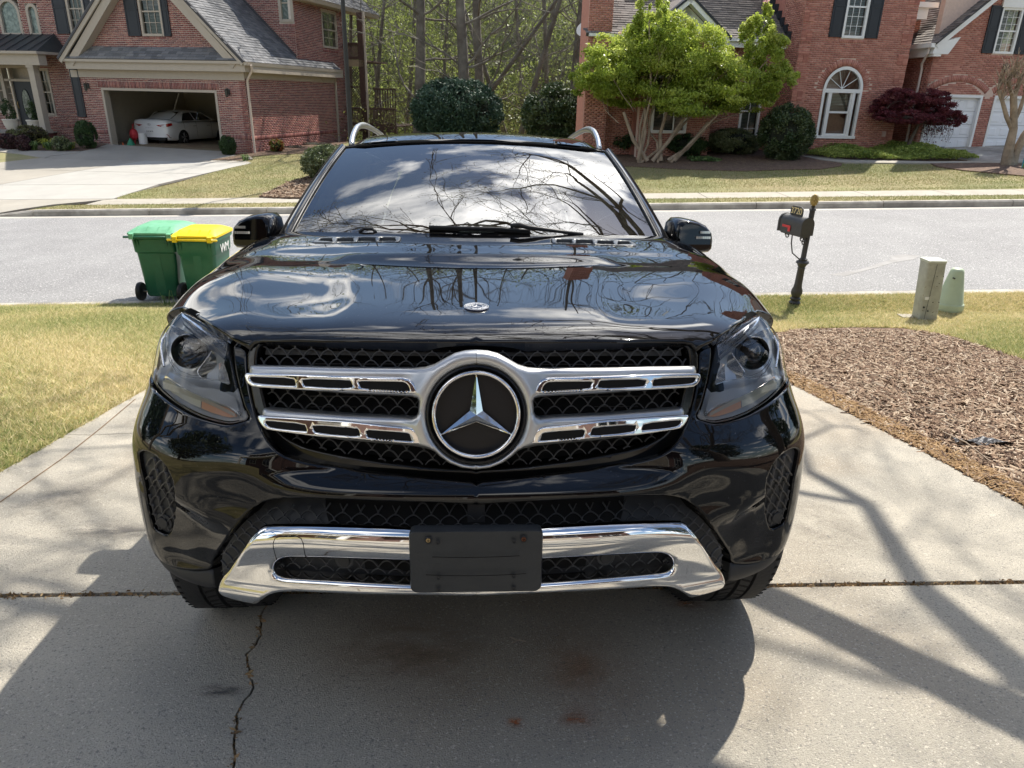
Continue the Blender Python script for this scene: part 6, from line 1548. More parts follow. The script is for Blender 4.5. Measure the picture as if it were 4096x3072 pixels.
def region(outer, holes, step, edge=0.0):
 loops = [resample(outer, step)] + [resample(h, step) for h in holes]
 pts = []; edges = []; segs = []
 for lp in loops:
  k = len(pts); n = len(lp); pts += lp
  for i in range(n):
   edges.append((k + i, k + (i + 1) % n))
   if not (lp[i][0] < 1e-4 and lp[(i + 1) % n][0] < 1e-4): segs.append((lp[i], lp[(i + 1) % n]))
 nb = len(pts); SA = np.array([a for a, b in segs]); SB = np.array([b for a, b in segs])
 def dist(Q):
  D = np.full(len(Q), 1e9); NP = np.zeros((len(Q), 2)); AB = SB - SA; L2 = (AB ** 2).sum(1) + 1e-12
  for c in range(0, len(Q), 400):
   q = Q[c:c + 400]
   t = np.clip(((q[:, None] - SA[None]) * AB[None]).sum(2) / L2, 0, 1); R = SA[None] + t[..., None] * AB[None]
   d = np.linalg.norm(q[:, None] - R, axis=2); j = d.argmin(1); ii = np.arange(len(q))
   D[c:c + 400] = d[ii, j]; NP[c:c + 400] = R[ii, j]
  return D, NP
 xs = [p[0] for p in outer]; ys = [p[1] for p in outer]
 X, Y = np.meshgrid(np.arange(min(xs) + step * .37, max(xs), step), np.arange(min(ys) + step * .41, max(ys), step)); Q = np.stack([X.ravel(), Y.ravel()], 1)
 Q = Q[in_poly(Q[:, 0], Q[:, 1], outer)]
 for h in holes: Q = Q[~in_poly(Q[:, 0], Q[:, 1], h)]
 if len(Q):
  d, _ = dist(Q); Q = Q[d > max(step * .45, edge * 1.05)]
 R = []
 if edge:
  for lp in loops:
   P = np.array(lp); n = len(P)
   T = np.roll(P, -1, 0) - np.roll(P, 1, 0); N = np.stack([-T[:, 1], T[:, 0]], 1); N /= np.linalg.norm(N, axis=1)[:, None] + 1e-12
   for fr in (0.25, 0.6, 1.0):
    for sg in (1, -1):
     C = P + N * sg * edge * fr; ok = in_poly(C[:, 0], C[:, 1], outer)
     for h in holes: ok &= ~in_poly(C[:, 0], C[:, 1], h)
     ok &= (P[:, 0] > 1e-4) | (np.abs(N[:, 0]) < .5)
     C = C[ok]
     if len(C): d, _ = dist(C); C = C[d > edge * fr * 0.8]; R.append(C)
 ring = np.concatenate(R) if R else np.zeros((0, 2))
 # points on the centre line stay in order; ring points snap to it
 allp = pts + [tuple(p) for p in ring] + [tuple(p) for p in Q]
 r = delaunay_2d_cdt([Vector(p) for p in allp], edges, [], 0, 1e-7)
 P = np.array([tuple(v) for v in r[0]]); F = np.array([tuple(f) for f in r[2] if len(f) == 3])
 C = P[F].mean(1); ok = in_poly(C[:, 0], C[:, 1], outer)
 for h in holes: ok &= ~in_poly(C[:, 0], C[:, 1], h)
 F = F[ok]
 D, NP = dist(P)
 return P, F, D, NP
def panel_arrays(surf, outer, holes=(), step=0.02, off=0.0, edge=0.0, drop=0.0, skirt=0.0, bulge=None):
 P, F, D, NP = region(outer, list(holes), step, edge)
 V = surf.pt(P[:, 0], P[:, 1]); N = surf.normal(P[:, 0], P[:, 1]); N0 = N.copy()
 if bulge is not None:
  e = 1e-3
  b = bulge(P[:, 0], P[:, 1]); V = V + N0 * b[:, None]
  # normals of the bulged surface
  def q(s, t):
   pp = surf.pt(s, t); return pp + surf.normal(s, t) * bulge(s, t)[:, None]
  du = q(P[:, 0] + e, P[:, 1]) - q(np.maximum(P[:, 0] - e, 0), P[:, 1]); dv = q(P[:, 0], P[:, 1] + e) - q(P[:, 0], P[:, 1] - e)
  n = np.cross(du, dv); n /= np.linalg.norm(n, axis=1)[:, None] + 1e-12
  n[(n * N0).sum(1) < 0] *= -1; N = n
 V = V + N0 * off
 if edge:
  x = np.clip(1 - D / edge, 0, 1)
  V = V - N0 * (drop * (1 - np.sqrt(np.maximum(0, 1 - x * x))))[:, None]
  Bp = surf.pt(NP[:, 0], NP[:, 1]); o = Bp - surf.pt(P[:, 0], P[:, 1])
  ln = np.linalg.norm(o, axis=1)
  # on the boundary itself use the direction from the panel's inside
  T = np.zeros_like(P); far = ln > 1e-6
  dirs = np.zeros_like(V); dirs[far] = o[far] / ln[far][:, None]
  # boundary vertices: average of neighbours' directions
  acc = np.zeros_like(V)
  for a in range(3):
   for b in range(3):
    if a != b: np.add.at(acc, F[:, a], dirs[F[:, b]])
  nb = ~far; dirs[nb] = acc[nb]; l2 = np.linalg.norm(dirs, axis=1); dirs[l2 > 0] /= l2[l2 > 0][:, None]
  a_ = np.arcsin(np.clip(x, 0, .97)) * min(1, drop / edge * 1.2)
  N = N * np.cos(a_)[:, None] + dirs * np.sin(a_)[:, None]
 # orient faces along N
 fn = np.cross(V[F[:, 1]] - V[F[:, 0]], V[F[:, 2]] - V[F[:, 0]]); fl = (fn * N[F[:, 0]]).sum(1) < 0
 F[fl] = F[fl][:, ::-1]
 faces = [tuple(f) for f in F]
 if skirt:
  from collections import Counter
  es = {}
  for f in faces:
   for i in range(3): es[(f[i], f[(i + 1) % 3])] = 1
  bd = [(a, b) for (a, b) in es if (b, a) not in es and not (P[a][0] < 1e-4 and P[b][0] < 1e-4)]
  k = len(V); V2 = []; N2 = [];
  for a, b in bd:
   t = V[b] - V[a]; o = nrm(np.cross(t, N0[a]) + 1e-12)
   i = k + len(V2)
   V2 += [V[a], V[b], V[b] - N0[b] * skirt, V[a] - N0[a] * skirt]; N2 += [o] * 4
   faces.append((i + 1, i, i + 3, i + 2))
  if V2: V = np.concatenate([V, V2]); N = np.concatenate([N, N2])
 return V, N, faces, P
def mesh_normals(name, V, N, faces, mat, parent):
 me = bpy.data.meshes.new(name); me.from_pydata([tuple(v) for v in V], [], faces)
 me.polygons.foreach_set('use_smooth', np.ones(len(me.polygons), bool)); me.materials.append(mat); me.update()
 me.normals_split_custom_set_from_vertices([tuple(n) for n in N])
 o = bpy.data.objects.new(name, me); COL.objects.link(o); o.parent = parent
 return o
def panel(name, surf, outer, holes=(), mat=None, parent=None, side='both', smooth_seam=True, **kw):
 V, N, F, P = panel_arrays(surf, outer, holes, **kw)
 M = np.array((-1, 1, 1.0)); Fm = [f[::-1] for f in F]
 if side == 'both':
  if smooth_seam: N[np.abs(V[:, 0]) < 1e-4] *= np.array((0, 1, 1));
  N = N / (np.linalg.norm(N, axis=1)[:, None] + 1e-12)
  n = len(V); return [mesh_normals(name, np.concatenate([V, V * M]), np.concatenate([N, N * M]), F + [tuple(i + n for i in f) for f in Fm], mat, parent)]
 return [mesh_normals(name, V, N, F, mat, parent), mesh_normals(name, V * M, N * M, Fm, mat, parent)]
def scale_arcs(surf, poly, w, h, mat, parent, off=0.0, slant=0.0, rad=0.0011, name='mesh_insert', both=True, overlap=1.12, amp=0.95, phase=0.0, holes=(), dep=0.006, pair=False):
 """the fish-scale lattice: rows of low arches, drawn as thin ribs on the surface"""
 xs = [p[0] for p in poly]; ys = [p[1] for p in poly]; V = []; F = []
 K = 9; r = 0; t = min(ys) - 2 * h
 x0 = 0.0 if both else min(xs) - 2 * w
 while t < max(ys) + h:
  u = x0 - (w if both else 0) + (w / 2 if r % 2 else 0)
  while u < max(xs) + w:
   cs = [(u + w / 2 + (j / (K - 1) - .5) * w * overlap, t + amp * h * overlap * (1 - (2 * j / (K - 1) - 1) ** 2) - (overlap - 1) * h * .4) for j in range(K)]
   cs = np.array([(a + slant * (b - min(ys)), b) for a, b in cs])
   ok = in_poly(cs[:, 0], cs[:, 1], poly) & (cs[:, 0] >= (-1e-9 if both else -9))
   for hh in holes: ok &= ~in_poly(cs[:, 0], cs[:, 1], hh)
   for j in range(K - 1):
    if ok[j] and ok[j + 1]:
     i = len(V); p, q = cs[j], cs[j + 1]; d = nrm(q - p); n = np.array((-d[1], d[0])) * rad
     V += [(*(p + n), off), (*(q + n), off), (*(q - n), off), (*(p - n), off), (*(p - n), off - dep), (*(q - n), off - dep), (*(p + n), off - dep), (*(q + n), off - dep)]
     F += [(i, i + 1, i + 2, i + 3), (i + 3, i + 2, i + 5, i + 4), (i + 6, i + 7, i + 1, i)]
   u += w
  t += h; r += 1
 if not V: return
 A = np.array(V); P = surf.pt(A[:, 0], A[:, 1]) + surf.normal(A[:, 0], A[:, 1]) * A[:, 2:3]
 M = np.array((-1, 1, 1.0)); F = np.array(F)
 if pair:
  for k in (1, -1):
   o = mesh_np(name, P * (M if k < 0 else 1), F[:, ::k], mat, None); o.parent = parent
 else:
  o = mesh_np(name, np.concatenate([P, P * M]), np.concatenate([F, F[:, ::-1] + len(P)]), mat, None); o.parent = parent
def kbuild(mb, name, mat, parent, mirror=False, **kw):
 """build in car coordinates under the car (parent already placed)"""
 if mirror == 'join':
  n = len(mb.v); mb.v += [(-x, y, z) for x, y, z in mb.v]; mb.f += [tuple(n + i for i in f[::-1]) for f in mb.f]; mb.r += mb.r
 o = mb.build(name, mat, None, **kw); o.parent = parent
 out = [o]
 if mirror == 'pair':
  m2 = MB(); m2.v = [(-x, y, z) for x, y, z in mb.v]; m2.f = [f[::-1] for f in mb.f]; m2.r = mb.r
  o2 = m2.build(name, mat, None, **kw); o2.parent = parent; out.append(o2)
 return out
# car materials
PAINT = material('black_paint', (0.0035, 0.0035, 0.004), 0.40, spec=0.0, ior=1.3, coat=1.0, fine=[((0.10, 0.10, 0.11), 240, 0.735, 0.75)])
PAINT.node_tree.nodes['Principled BSDF'].inputs['Coat IOR'].default_value = 1.5
GLOSSB = material('gloss_black_trim', (0.004, 0.004, 0.004), 0.12)
CHROME = material('chrome', (0.78, 0.78, 0.78), 0.035, metal=1.0)
SATIN = material('satin_silver', (0.52, 0.53, 0.54), 0.33, metal=0.85)
PLAST = material('black_plastic', (0.018, 0.019, 0.021), 0.55, var=0.1, vscale=8)
PLASTG = material('grey_plastic', (0.030, 0.032, 0.035), 0.5, var=0.1, vscale=8, bump=0.2, bscale=300)
RIB = material('lattice_plastic', (0.05, 0.05, 0.052), 0.35)
VOID = material('engine_bay_dark', (0.003, 0.003, 0.003), 0.9)
RUBBER = material('tyre_rubber', (0.022, 0.022, 0.023), 0.75, var=0.2, vscale=12, bump=0.3, bscale=80)
ALLOY = material('alloy', (0.45, 0.45, 0.46), 0.3, metal=0.9)
REFL = material('lamp_reflector', (0.95, 0.95, 0.96), 0.14, metal=0.8)
LGREY = material('lamp_grey', (0.93, 0.94, 0.95), 0.22, metal=0.6)
LDARK = material('lamp_dark', (0.60, 0.61, 0.62), 0.22, metal=.4)
LENSR = material('ribbed_reflector', (0.66, 0.63, 0.50), 0.25, metal=0.1)
AMBER = material('amber_reflector', (0.66, 0.36, 0.22), 0.3)
LENSG = glass_mat('lamp_lens', (0.98, 0.985, 0.98), 1.42)
SCREEN = glass_mat('windscreen_glass', (0.20, 0.235, 0.23), 2.8)
SIDEG = glass_mat('side_glass', (0.10, 0.11, 0.11), 1.6)
CABIN = material('cabin_trim', (0.02, 0.02, 0.022), 0.6)
BEIGE = material('seat_leather', (0.03, 0.028, 0.027), 0.5)
suv = empty('suv', (0, 0, 0), 'large black SUV with a round star grille and bare black plate bracket', 'suv')
suv.matrix_world = Matrix(((K2W[0, 0], K2W[0, 1], K2W[0, 2], CAR_O[0]), (K2W[1, 0], K2W[1, 1], K2W[1, 2], CAR_O[1]), (K2W[2, 0], K2W[2, 1], K2W[2, 2], CAR_O[2]), (0, 0, 0, 1)))
# --- outlines on the nose, read off the left half of the photograph
lens_px = zA((835, 318), (770, 268), (700, 220), (600, 152), (520, 100), (458, 72), (400, 115), (340, 178), (290, 250), (245, 340), (220, 430), (207, 520), (200, 600), (212, 655), (260, 720), (350, 795), (450, 860), (560, 915), (680, 955), (790, 978), (860, 975), (972, 945), (940, 850), (905, 740), (880, 640), (858, 520), (840, 420))
lens = front.path(lens_px)
bump_top = front.path([(1903, 1921)] + [(1700, 1905), (1605, 1893), (1400, 1876), (1250, 1858), (1150, 1832), (1100, 1798), (1065, 1752), (1040, 1700), (1020, 1650), (1000, 1575), (990, 1500), (986, 1450), (990, 1408)]
 + zA((962, 385), (868, 325), (868, 450), (890, 610), (920, 740), (952, 850), (1003, 945)) + zA((955, 968), (860, 995), (790, 996), (670, 968), (550, 930), (440, 873), (340, 806), (250, 734), (198, 660)))
valance = front.path(zB((200, 1045), (300, 1105), (420, 1150), (560, 1168), (690, 1158)))
low_in = front.path(zB((690, 1158), (700, 1080), (800, 928), (900, 780), (1000, 678), (1100, 620), (1230, 592), (1400, 588), (1550, 590), (1800, 600), (2211, 615)) + [(1800, 2016), (1903, 2022)])
vzl = bump_top[-1][1]
bumper_outer = bump_top + [(S_SIDE - 0.02, vzl + 0.05), (S_SIDE, 0.70), (S_SIDE - 0.02, 0.45), (S_SIDE - 0.04, valance[0][1] + 0.03)] + valance + low_in[1:]
vent = front.path(zB((100, 228), (130, 205), (180, 213), (250, 252), (310, 312), (350, 382), (378, 452), (396, 560), (397, 650), (388, 780), (367, 860), (335, 887), (290, 872), (232, 838), (205, 775), (172, 610), (142, 440), (112, 310)))
vent = smooth_path(vent, 1)
panel('bumper', front, smooth_path(bumper_outer, 1), [vent], PAINT, suv, step=0.016, edge=0.006, drop=0.004, skirt=0.05, smooth_seam=False)
# gloss black valance below the paint
vbot = front.path(zB((690, 1158), (700, 1250), (722, 1322), (640, 1312), (520, 1275), (400, 1222), (310, 1150), (230, 1085)))
panel('valance', front, valance + vbot[1:] + [(S_SIDE - 0.02, vbot[-1][1] + 0.03)] + [(S_SIDE - 0.04, valance[0][1] + 0.03)], (), PLAST, suv, 'pair', step=0.025, off=-0.004, edge=0.006, drop=0.004, skirt=0.06)
# side vents
panel('side_vent', front, vent, (), PLASTG, suv, 'pair', step=0.03, off=-0.014, skirt=0.01)
scale_arcs(front, [(a * 1.0, b) for a, b in vent], 0.038, 0.030, RIB, suv, off=-0.006, slant=-0.45, rad=0.0014, both=False, name='vent_lattice', dep=0.012, pair=True, overlap=1.1, amp=0.9)
c_ = front.solve(*zB((290, 790))[0])
# parking sensors
def disc_on(surf, s, t, r, off, name, mat, sides=(1, -1), thick=0.006, seg=20):
 P = surf.pt(np.array([s]), np.array([t]))[0]; N = surf.normal(np.array([s]), np.array([t]))[0]
 for k in sides:
  m = np.array((k, 1, 1.0))
  mb = MB().lathe([(r * 1.0, -thick), (r, 0), (r * .93, 0.0012), (0.0001, 0.0012)], (P + N * off) * m, seg, axis=N * m)
  o = kbuild(mb, name, mat, suv, auto=35)[0]
disc_on(front, c_[0], c_[1], 0.026, -0.010, 'sensor_collar', PLASTG); disc_on(front, c_[0], c_[1], 0.017, -0.004, 'parking_sensor', PLAST)
# --- lower intake: backing, lattice, chrome bar with its slot
skid_top = low_s.path(zB((800, 1200), (850, 1150), (900, 1080), (1000, 950), (1080, 845), (1140, 790), (1250, 785), (1500, 786), (1800, 792), (2211, 806)) + [(1700, 2110), (1903, 2118)])
skid_bot = low_s.path([(1903, 2374), (1700, 2371)] + zB((2211, 1340), (1700, 1325), (1400, 1310), (1250, 1312), (1170, 1330), (1110, 1372), (1075, 1405), (1000, 1392), (900, 1367), (815, 1332), (782, 1290), (786, 1240)))
slot_top = low_s.path(zB((1205, 1140), (1222, 1090), (1262, 1058), (1320, 1038), (1400, 1034), (1700, 1040), (2211, 1055)) + [(1903, 2236)])
slot_bot = low_s.path([(1903, 2334)] + zB((2211, 1255), (1700, 1228), (1400, 1212), (1290, 1205), (1225, 1185)))
skid_outer = smooth_path(skid_top + skid_bot, 1); slot = smooth_path(slot_top + slot_bot, 1)
def skid_bulge(s, t):
 c = 0.575 - 0.05 * sstep(0.35, 0.8, s)
 return 0.020 * np.exp(-((t - c) / 0.045) ** 2) + 0.008 * np.exp(-((t - 0.40) / 0.02) ** 2)
panel('skid_plate', low_s, skid_outer, [slot], CHROME, suv, step=0.011, off=0.018, edge=0.013, drop=0.012, skirt=0.035, bulge=skid_bulge, smooth_seam=False)
lowback = [(0, low_in[-1][1] + .03)] + [(a, b + .02) for a, b in low_s.path(zB((2211, 600), (1550, 575), (1230, 575), (1100, 605)))] + low_s.path(zB((1000, 665), (900, 765), (800, 910), (690, 1080), (680, 1160), (700, 1300), (760, 1330), (900, 1340))) + low_s.path(zB((1100, 1340), (1400, 1290))) + [(0, 0.445)]
panel('intake_lattice_frame', low_s, lowback, (), PLASTG, suv, step=0.05, off=-0.045)
open_z = low_s.path(zB((1560, 600), (1590, 790), (1860, 1080), (1885, 1210)))
for (a, b, c, d) in (((1550, 592), (1592, 800), 0.585, 0.66), ((1860, 1040), (1888, 1215), 0.455, 0.52)):
 e1 = low_s.solve(*zB(a)[0]); e2 = low_s.solve(*zB(b)[0])
 panel('intake_opening', low_s, [(0, e2[1] - .01), (e2[0], e2[1]), (e1[0], e1[1] + .015), (0, e1[1] + .005)], (), VOID, suv, step=0.06, off=-0.040)
ring_poly = [(0, low_in[-1][1] + .01)] + low_s.path(zB((2211, 612), (1550, 588), (1230, 590), (1100, 618), (1000, 676), (900, 778), (800, 926), (698, 1080), (692, 1160), (715, 1300), (790, 1300), (800, 1200), (850, 1150), (900, 1080), (1000, 950), (1080, 845), (1140, 790), (1500, 786), (2211, 808))) + [(0, skid_top[-1][1])]
scale_arcs(low_s, ring_poly, 0.046, 0.0225, RIB, suv, off=-0.030, name='lower_lattice')
scale_arcs(low_s, slot, 0.046, 0.0225, RIB, suv, off=-0.026, name='slot_lattice')
c_ = low_s.solve(*zB((1732, 1115))[0]); disc_on(low_s, c_[0], c_[1], 0.024, -0.022, 'sensor_collar', PLASTG); disc_on(low_s, c_[0], c_[1], 0.0155, -0.016, 'parking_sensor', PLAST)
# centre rib of the intake
c_ = low_s.solve(1903, 2060)
mb = MB(); mb.box(-.022, .022, low_s.pt(0, c_[1])[1] + .028, low_s.pt(0, c_[1])[1] + .05, c_[1] - .035, c_[1] + .03); kbuild(mb, 'intake_rib', PLAST, suv)
# tow eye cover: a hairline square on the chrome
tp = low_s.path(zB((1248, 1045), (1246, 905), (1262, 868), (1300, 857), (1430, 858), (1462, 872), (1476, 905), (1478, 1030)))
def skid_P(s, t, o=0.0):
 s = np.atleast_1d(s); t = np.atleast_1d(t); return (low_s.pt(s, t) + low_s.normal(s, t) * (0.018 + o + skid_bulge(s, t))[:, None])
pp = resample(tp, 0.012, False); q = skid_P(np.array([p[0] for p in pp]), np.array([p[1] for p in pp]), 0.0)
kb = MB().tube([(-x, y, z) for x, y, z in q], 0.0011, 4, cap=False); kbuild(kb, 'tow_cover_seam', VOID, suv)
# --- plate bracket: bowed black plastic holder
pl_px = [(D[0], D[1]) for D in zD((488, 360), (1524, 350), (1527, 860), (490, 870))]
def plate_pt(a, b):
 """a across -1..1, b up 0..1"""
 a = np.asarray(a, float); b = np.asarray(b, float)
 return np.stack([0.160 * a, 0.012 * (np.abs(a) ** 2) - 0.03 - 0.012 * b + 0 * a, 0.448 + 0.168 * b - 0.004 * (1 - a * a)], -1)
mb = MB(); n = 16; rows = []
outl = []
for cx_, cz_, a0 in ((1, 1, 0), (-1, 1, 90), (-1, -1, 180), (1, -1, 270)):
 for k in range(5):
  t = R_(a0 + 22.5 * k); outl.append((cx_ * (1 - .09) + .09 * math.cos(t), (cz_ * (1 - .15) + .15 * math.sin(t)) * .5 + .5))
def shell(off, sc, dz=0):
 P = plate_pt(np.array([p[0] * sc for p in outl]), np.array([(p[1] - .5) * sc + .5 for p in outl])); P[:, 1] += off; P[:, 2] += dz; return P
k = len(outl)
L0, L1, L2 = shell(0.004, 1.0), shell(0.0, .985), shell(0.030, 0.985, 0.004)
ctr = []
G0 = [[plate_pt(a * .97, b) for a in np.linspace(-1, 1, 13)] for b in np.linspace(.04, .96, 5)]
mb.add(list(L0) + list(L1) + list(L2), [(i, (i + 1) % k, k + (i + 1) % k, k + i) for i in range(k)] + [(2 * k + i, 2 * k + (i + 1) % k, (i + 1) % k, i) for i in range(k)])
# face as a fan of strips
top = [p for p in range(k)]
mb.add(list(L1), [tuple(range(k))])
kbuild(mb, 'plate_bracket', material('bracket_plastic', (0.028, 0.031, 0.034), 0.42, var=0.12, vscale=9, bump=0.15, bscale=120), suv, auto=40)
for (X, Y, r_, m_) in ((625, 425, .0062, 'brass'), (1390, 415, .0062, 'rust'), (704, 440, .0035, 'h'), (1312, 430, .0035, 'h'), (707, 733, .0035, 'h'), (1310, 722, .0035, 'h'), (707, 833, .0035, 'h'), (1310, 822, .0035, 'h')):
 px, py = zD((X, Y))[0]; P = at_ky(px, py, -0.036)
 a = (P[0] / .16); yb = 0.012 * a * a - 0.03 - 0.012 * ((P[2] - .448) / .168)
 P[1] = yb
 kbuild(MB().lathe([(r_ * 1.5, 0.0), (r_ * 1.4, 0.0012), (r_ * 1.1, 0.0016), (r_ * 1.0, -.001), (.0001, -.001)], P, 12, axis=(0, -1, 0)), 'screw_boss', PLAST, suv)
 if m_ != 'h':
  o = kbuild(MB().lathe([(r_ * .9, 0), (r_ * .8, .0022), (.0001, .003)], P, 12, axis=(0, -1, 0)), 'screw', material('screw_' + m_, (0.45, 0.33, 0.16) if m_ == 'brass' else (0.16, 0.06, 0.03), 0.4, metal=.7), suv)[0]
  kbuild(MB().box(P[0] - r_ * .6, P[0] + r_ * .6, P[1] - .0034, P[1] - .003, P[2] - .0008, P[2] + .0008).box(P[0] - .0008, P[0] + .0008, P[1] - .0034, P[1] - .003, P[2] - r_ * .6, P[2] + r_ * .6), 'screw_slot', VOID, o)
for (x0, x1, Y) in ((657, 1357, 553), (605, 1412, 705)):
 pts = []
 for X in np.linspace(x0, x1, 12):
  px, py = zD((X, Y + (7 - 10 * (X - x0) / (x1 - x0))))[0]; P = at_ky(px, py, -.036); a = P[0] / .16; P[1] = 0.012 * a * a - .0312 - 0.012 * ((P[2] - .448) / .168); pts.append(P)
 kbuild(MB().tube(pts, 0.0010, 4), 'bracket_groove', VOID, suv)
# --- upper grille: dark cavity, lattice, silver frame, chrome louvres, ring and star
gr_open = [(0, 1.075)] + [(a, b) for a, b in grille_s.path(zA((1600, 325), (1100, 320), (1000, 370), (975, 420), (975, 520), (990, 620), (1010, 740), (1030, 850), (1060, 950), (1100, 1050), (1180, 1150), (1290, 1235), (1400, 1290), (1600, 1350), (2000, 1390), (2211, 1400)))] + grille_s.path([(1750, 1915), (1903, 1935)])
panel('grille_cavity', grille_s, [(0, 1.045), (0.70, 1.045), (0.74, .9), (0.70, 0.72), (0.4, .62), (0, .60)], (), VOID, suv, step=0.08, off=-0.085)
# gloss surround between opening and paint
hole_g = smooth_path(grille_s.path([(1903, 1372)] + zA((2211, 345), (1600, 343), (1100, 345), (1035, 375), (1018, 440), (1012, 520), (1040, 640), (1065, 745), (1090, 850), (1130, 950), (1180, 1040), (1260, 1120), (1400, 1190), (1600, 1240), (2000, 1310), (2211, 1335))) + grille_s.path([(1750, 1883), (1903, 1888)]), 1)
panel('grille_surround', grille_s, [(0, 1.03), (0.60, 1.03)] + [(a + .012, b - .004) for a, b in gr_open[2:-1]] + [(0, gr_open[-1][1] - .02)], [hole_g], GLOSSB, suv, step=0.02, off=-0.018, edge=0.006, drop=0.006, skirt=0.05)
panel('radiator_shutter', grille_s, grille_s.path([(1903, 1400)] + zC((0, 160 + 20),) + zA((1500, 385), (1050, 385), (1040, 440), (1500, 442)) + zC((0, 245), (1005, 250))), (), PLASTG, suv, step=0.05, off=-0.045)
mb = MB()
for k in range(9):
 z = .75 + k * .028; yy = .175
 for sgn in (-1, 1): mb.box(min(sgn * .02, sgn * .42), max(sgn * .02, sgn * .42), yy, yy + .004, z, z + .0016)
kbuild(mb, 'radiator_fins', material('radiator', (0.06, 0.055, 0.05), 0.5), suv)
scale_arcs(grille_s, hole_g, 0.0445, 0.0222, RIB, suv, off=-0.030, name='grille_lattice', rad=0.0012)
ringc = grille_s.solve(1903, 1300 + 711 / 2)
CZ = ringc[1]
def circ(px_r, py_r, n=40, cx=1903, cy=1300 + 711 / 2, half=True, a0=90, a1=270):
 return [(cx + px_r * math.cos(R_(a)), cy - py_r * math.sin(R_(a))) for a in np.linspace(a0, a1, n)]
hole_r = grille_s.path(circ(192, 193, 26)[1:-1])
hole_ring = [(0, grille_s.solve(1903, 1300 + 711 / 2 - 193)[1])] + hole_r + [(0, grille_s.solve(1903, 1300 + 711 / 2 + 193)[1])]
fr_px = zC((1005, 198), (920, 203), (840, 223), (760, 265), (680, 310), (600, 335), (520, 342), (300, 341), (0, 338)) + zA((1400, 528), (1010, 522), (1000, 560), (1000, 600), (1012, 650), (1060, 700), (1400, 718)) \
 + zC((0, 550), (300, 563), (500, 572), (545, 582), (557, 605), (552, 690), (535, 722), (500, 736), (300, 728), (0, 716)) + zA((1500, 895), (1110, 865), (1100, 890), (1106, 950), (1125, 995), (1170, 1040), (1500, 1092)) \
 + zC((0, 925), (300, 950), (560, 970), (640, 980), (685, 1003), (725, 1040), (800, 1092), (900, 1130), (1005, 1142))
frame = grille_s.path(fr_px)
# split: frame polygon + ring hole joined through the centre line
top_z = frame[0][1]; bot_z = frame[-1][1]
frame_poly = frame + hole_ring[::-1]
panel('grille_frame', grille_s, frame_poly, (), SATIN, suv, step=0.014, off=0.012, edge=0.016, drop=0.014, skirt=0.03,
     bulge=lambda s, t: 0.018 * np.exp(-((np.hypot(s, t - CZ) - 0.135) / 0.035) ** 2))
# chrome louvres with three slots each
up_o = zA((1000, 600), (1008, 583), (1040, 577), (1300, 584), (1600, 595)) + zC((0, 403), (200, 408), (380, 412), (440, 414), (490, 430), (525, 468), (552, 525), (545, 548), (300, 536), (0, 520)) + zA((1600, 722), (1300, 706), (1070, 694), (1030, 670), (1010, 640))
up_s = [zA((1040, 615), (1060, 612), (1385, 624), (1398, 672), (1392, 680), (1075, 658), (1050, 640)), zA((1448, 628), (1820, 640), (1832, 655), (1843, 700), (1480, 682), (1462, 672)),
  zA((1885, 648),) + zC((200, 450), (425, 454), (455, 462), (475, 480), (490, 518), (480, 522), (112, 503), (95, 460))]
lo_o = zA((1102, 935), (1106, 915), (1130, 912), (1400, 930), (1600, 943)) + zC((0, 755), (200, 778), (400, 800), (500, 806), (540, 835), (572, 885), (580, 930), (565, 942), (300, 922), (0, 895)) + zA((1600, 1085), (1400, 1060), (1180, 1030), (1145, 1005), (1118, 970))
lo_s = [zA((1160, 965), (1175, 957), (1470, 985), (1484, 1030), (1480, 1036), (1210, 1008), (1180, 992)), zA((1530, 990), (1880, 1018), (1892, 1035), (1900, 1080), (1560, 1046), (1542, 1030)),
  zA((1950, 1030),) + zC((250, 838), (470, 853), (497, 870), (517, 912), (505, 914), (170, 888), (158, 870))]
for o_, ss in ((up_o, up_s), (lo_o, lo_s)):
 op = smooth_path(grille_s.path(o_), 1); hs = [smooth_path(grille_s.path(h), 1) for h in ss]
 panel('chrome_louvre', grille_s, op, hs, CHROME, suv, 'pair', step=0.009, off=0.026, edge=0.0048, drop=0.005, skirt=0.02)
 for h in hs: panel('louvre_recess', grille_s, h, (), VOID, suv, 'pair', step=0.05, off=0.0195)
# emblem: black dish, chrome ring, star, fine lattice behind
P0 = grille_s.pt(np.array([0.0]), np.array([CZ]))[0]; lean = nrm((0, -1, 0.17))
ax = np.array(lean); eu = np.array((1.0, 0, 0)); ev = np.cross(ax, eu); ev = ev if ev[2] > 0 else -ev
sc_ = 0.5 * (proj_k(P0 + eu * .1)[0] - proj_k(P0 - eu * .1)[0]) / .1     # pixels per metre there
RR = 175 / sc_
E0 = P0 + ax * 0.012
kbuild(MB().lathe([(RR * 1.125, -0.02), (RR * 1.125, 0.008), (RR * 1.09, 0.010), (RR * 0.98, -0.006), (RR * .96, -0.035), (0.0001, -0.038)], E0, 56, axis=ax), 'emblem_dish', material('dish_black', (0.006, 0.006, 0.007), 0.35), suv, auto=40)
prof = [(RR * .905 + .0065 * math.cos(R_(a)) + RR * .055, 0.004 + .0095 * math.sin(R_(a))) for a in range(-60, 241, 25)]
mb = MB(); seg = 72
rows = [[E0 + ax * h + r * (math.cos(2 * math.pi * j / seg) * eu + math.sin(2 * math.pi * j / seg) * ev) for j in range(seg)] for r, h in prof]
mb.grid(rows, closed=True)
star_o = kbuild(mb, 'emblem_ring', CHROME, suv, smooth=True)[0]
mb = MB(); tipr, inr = RR * .95, RR * .168
ctr = E0 + ax * 0.0125
def pc(r, a, h): return E0 + ax * h + r * (math.cos(R_(a)) * eu + math.sin(R_(a)) * ev)
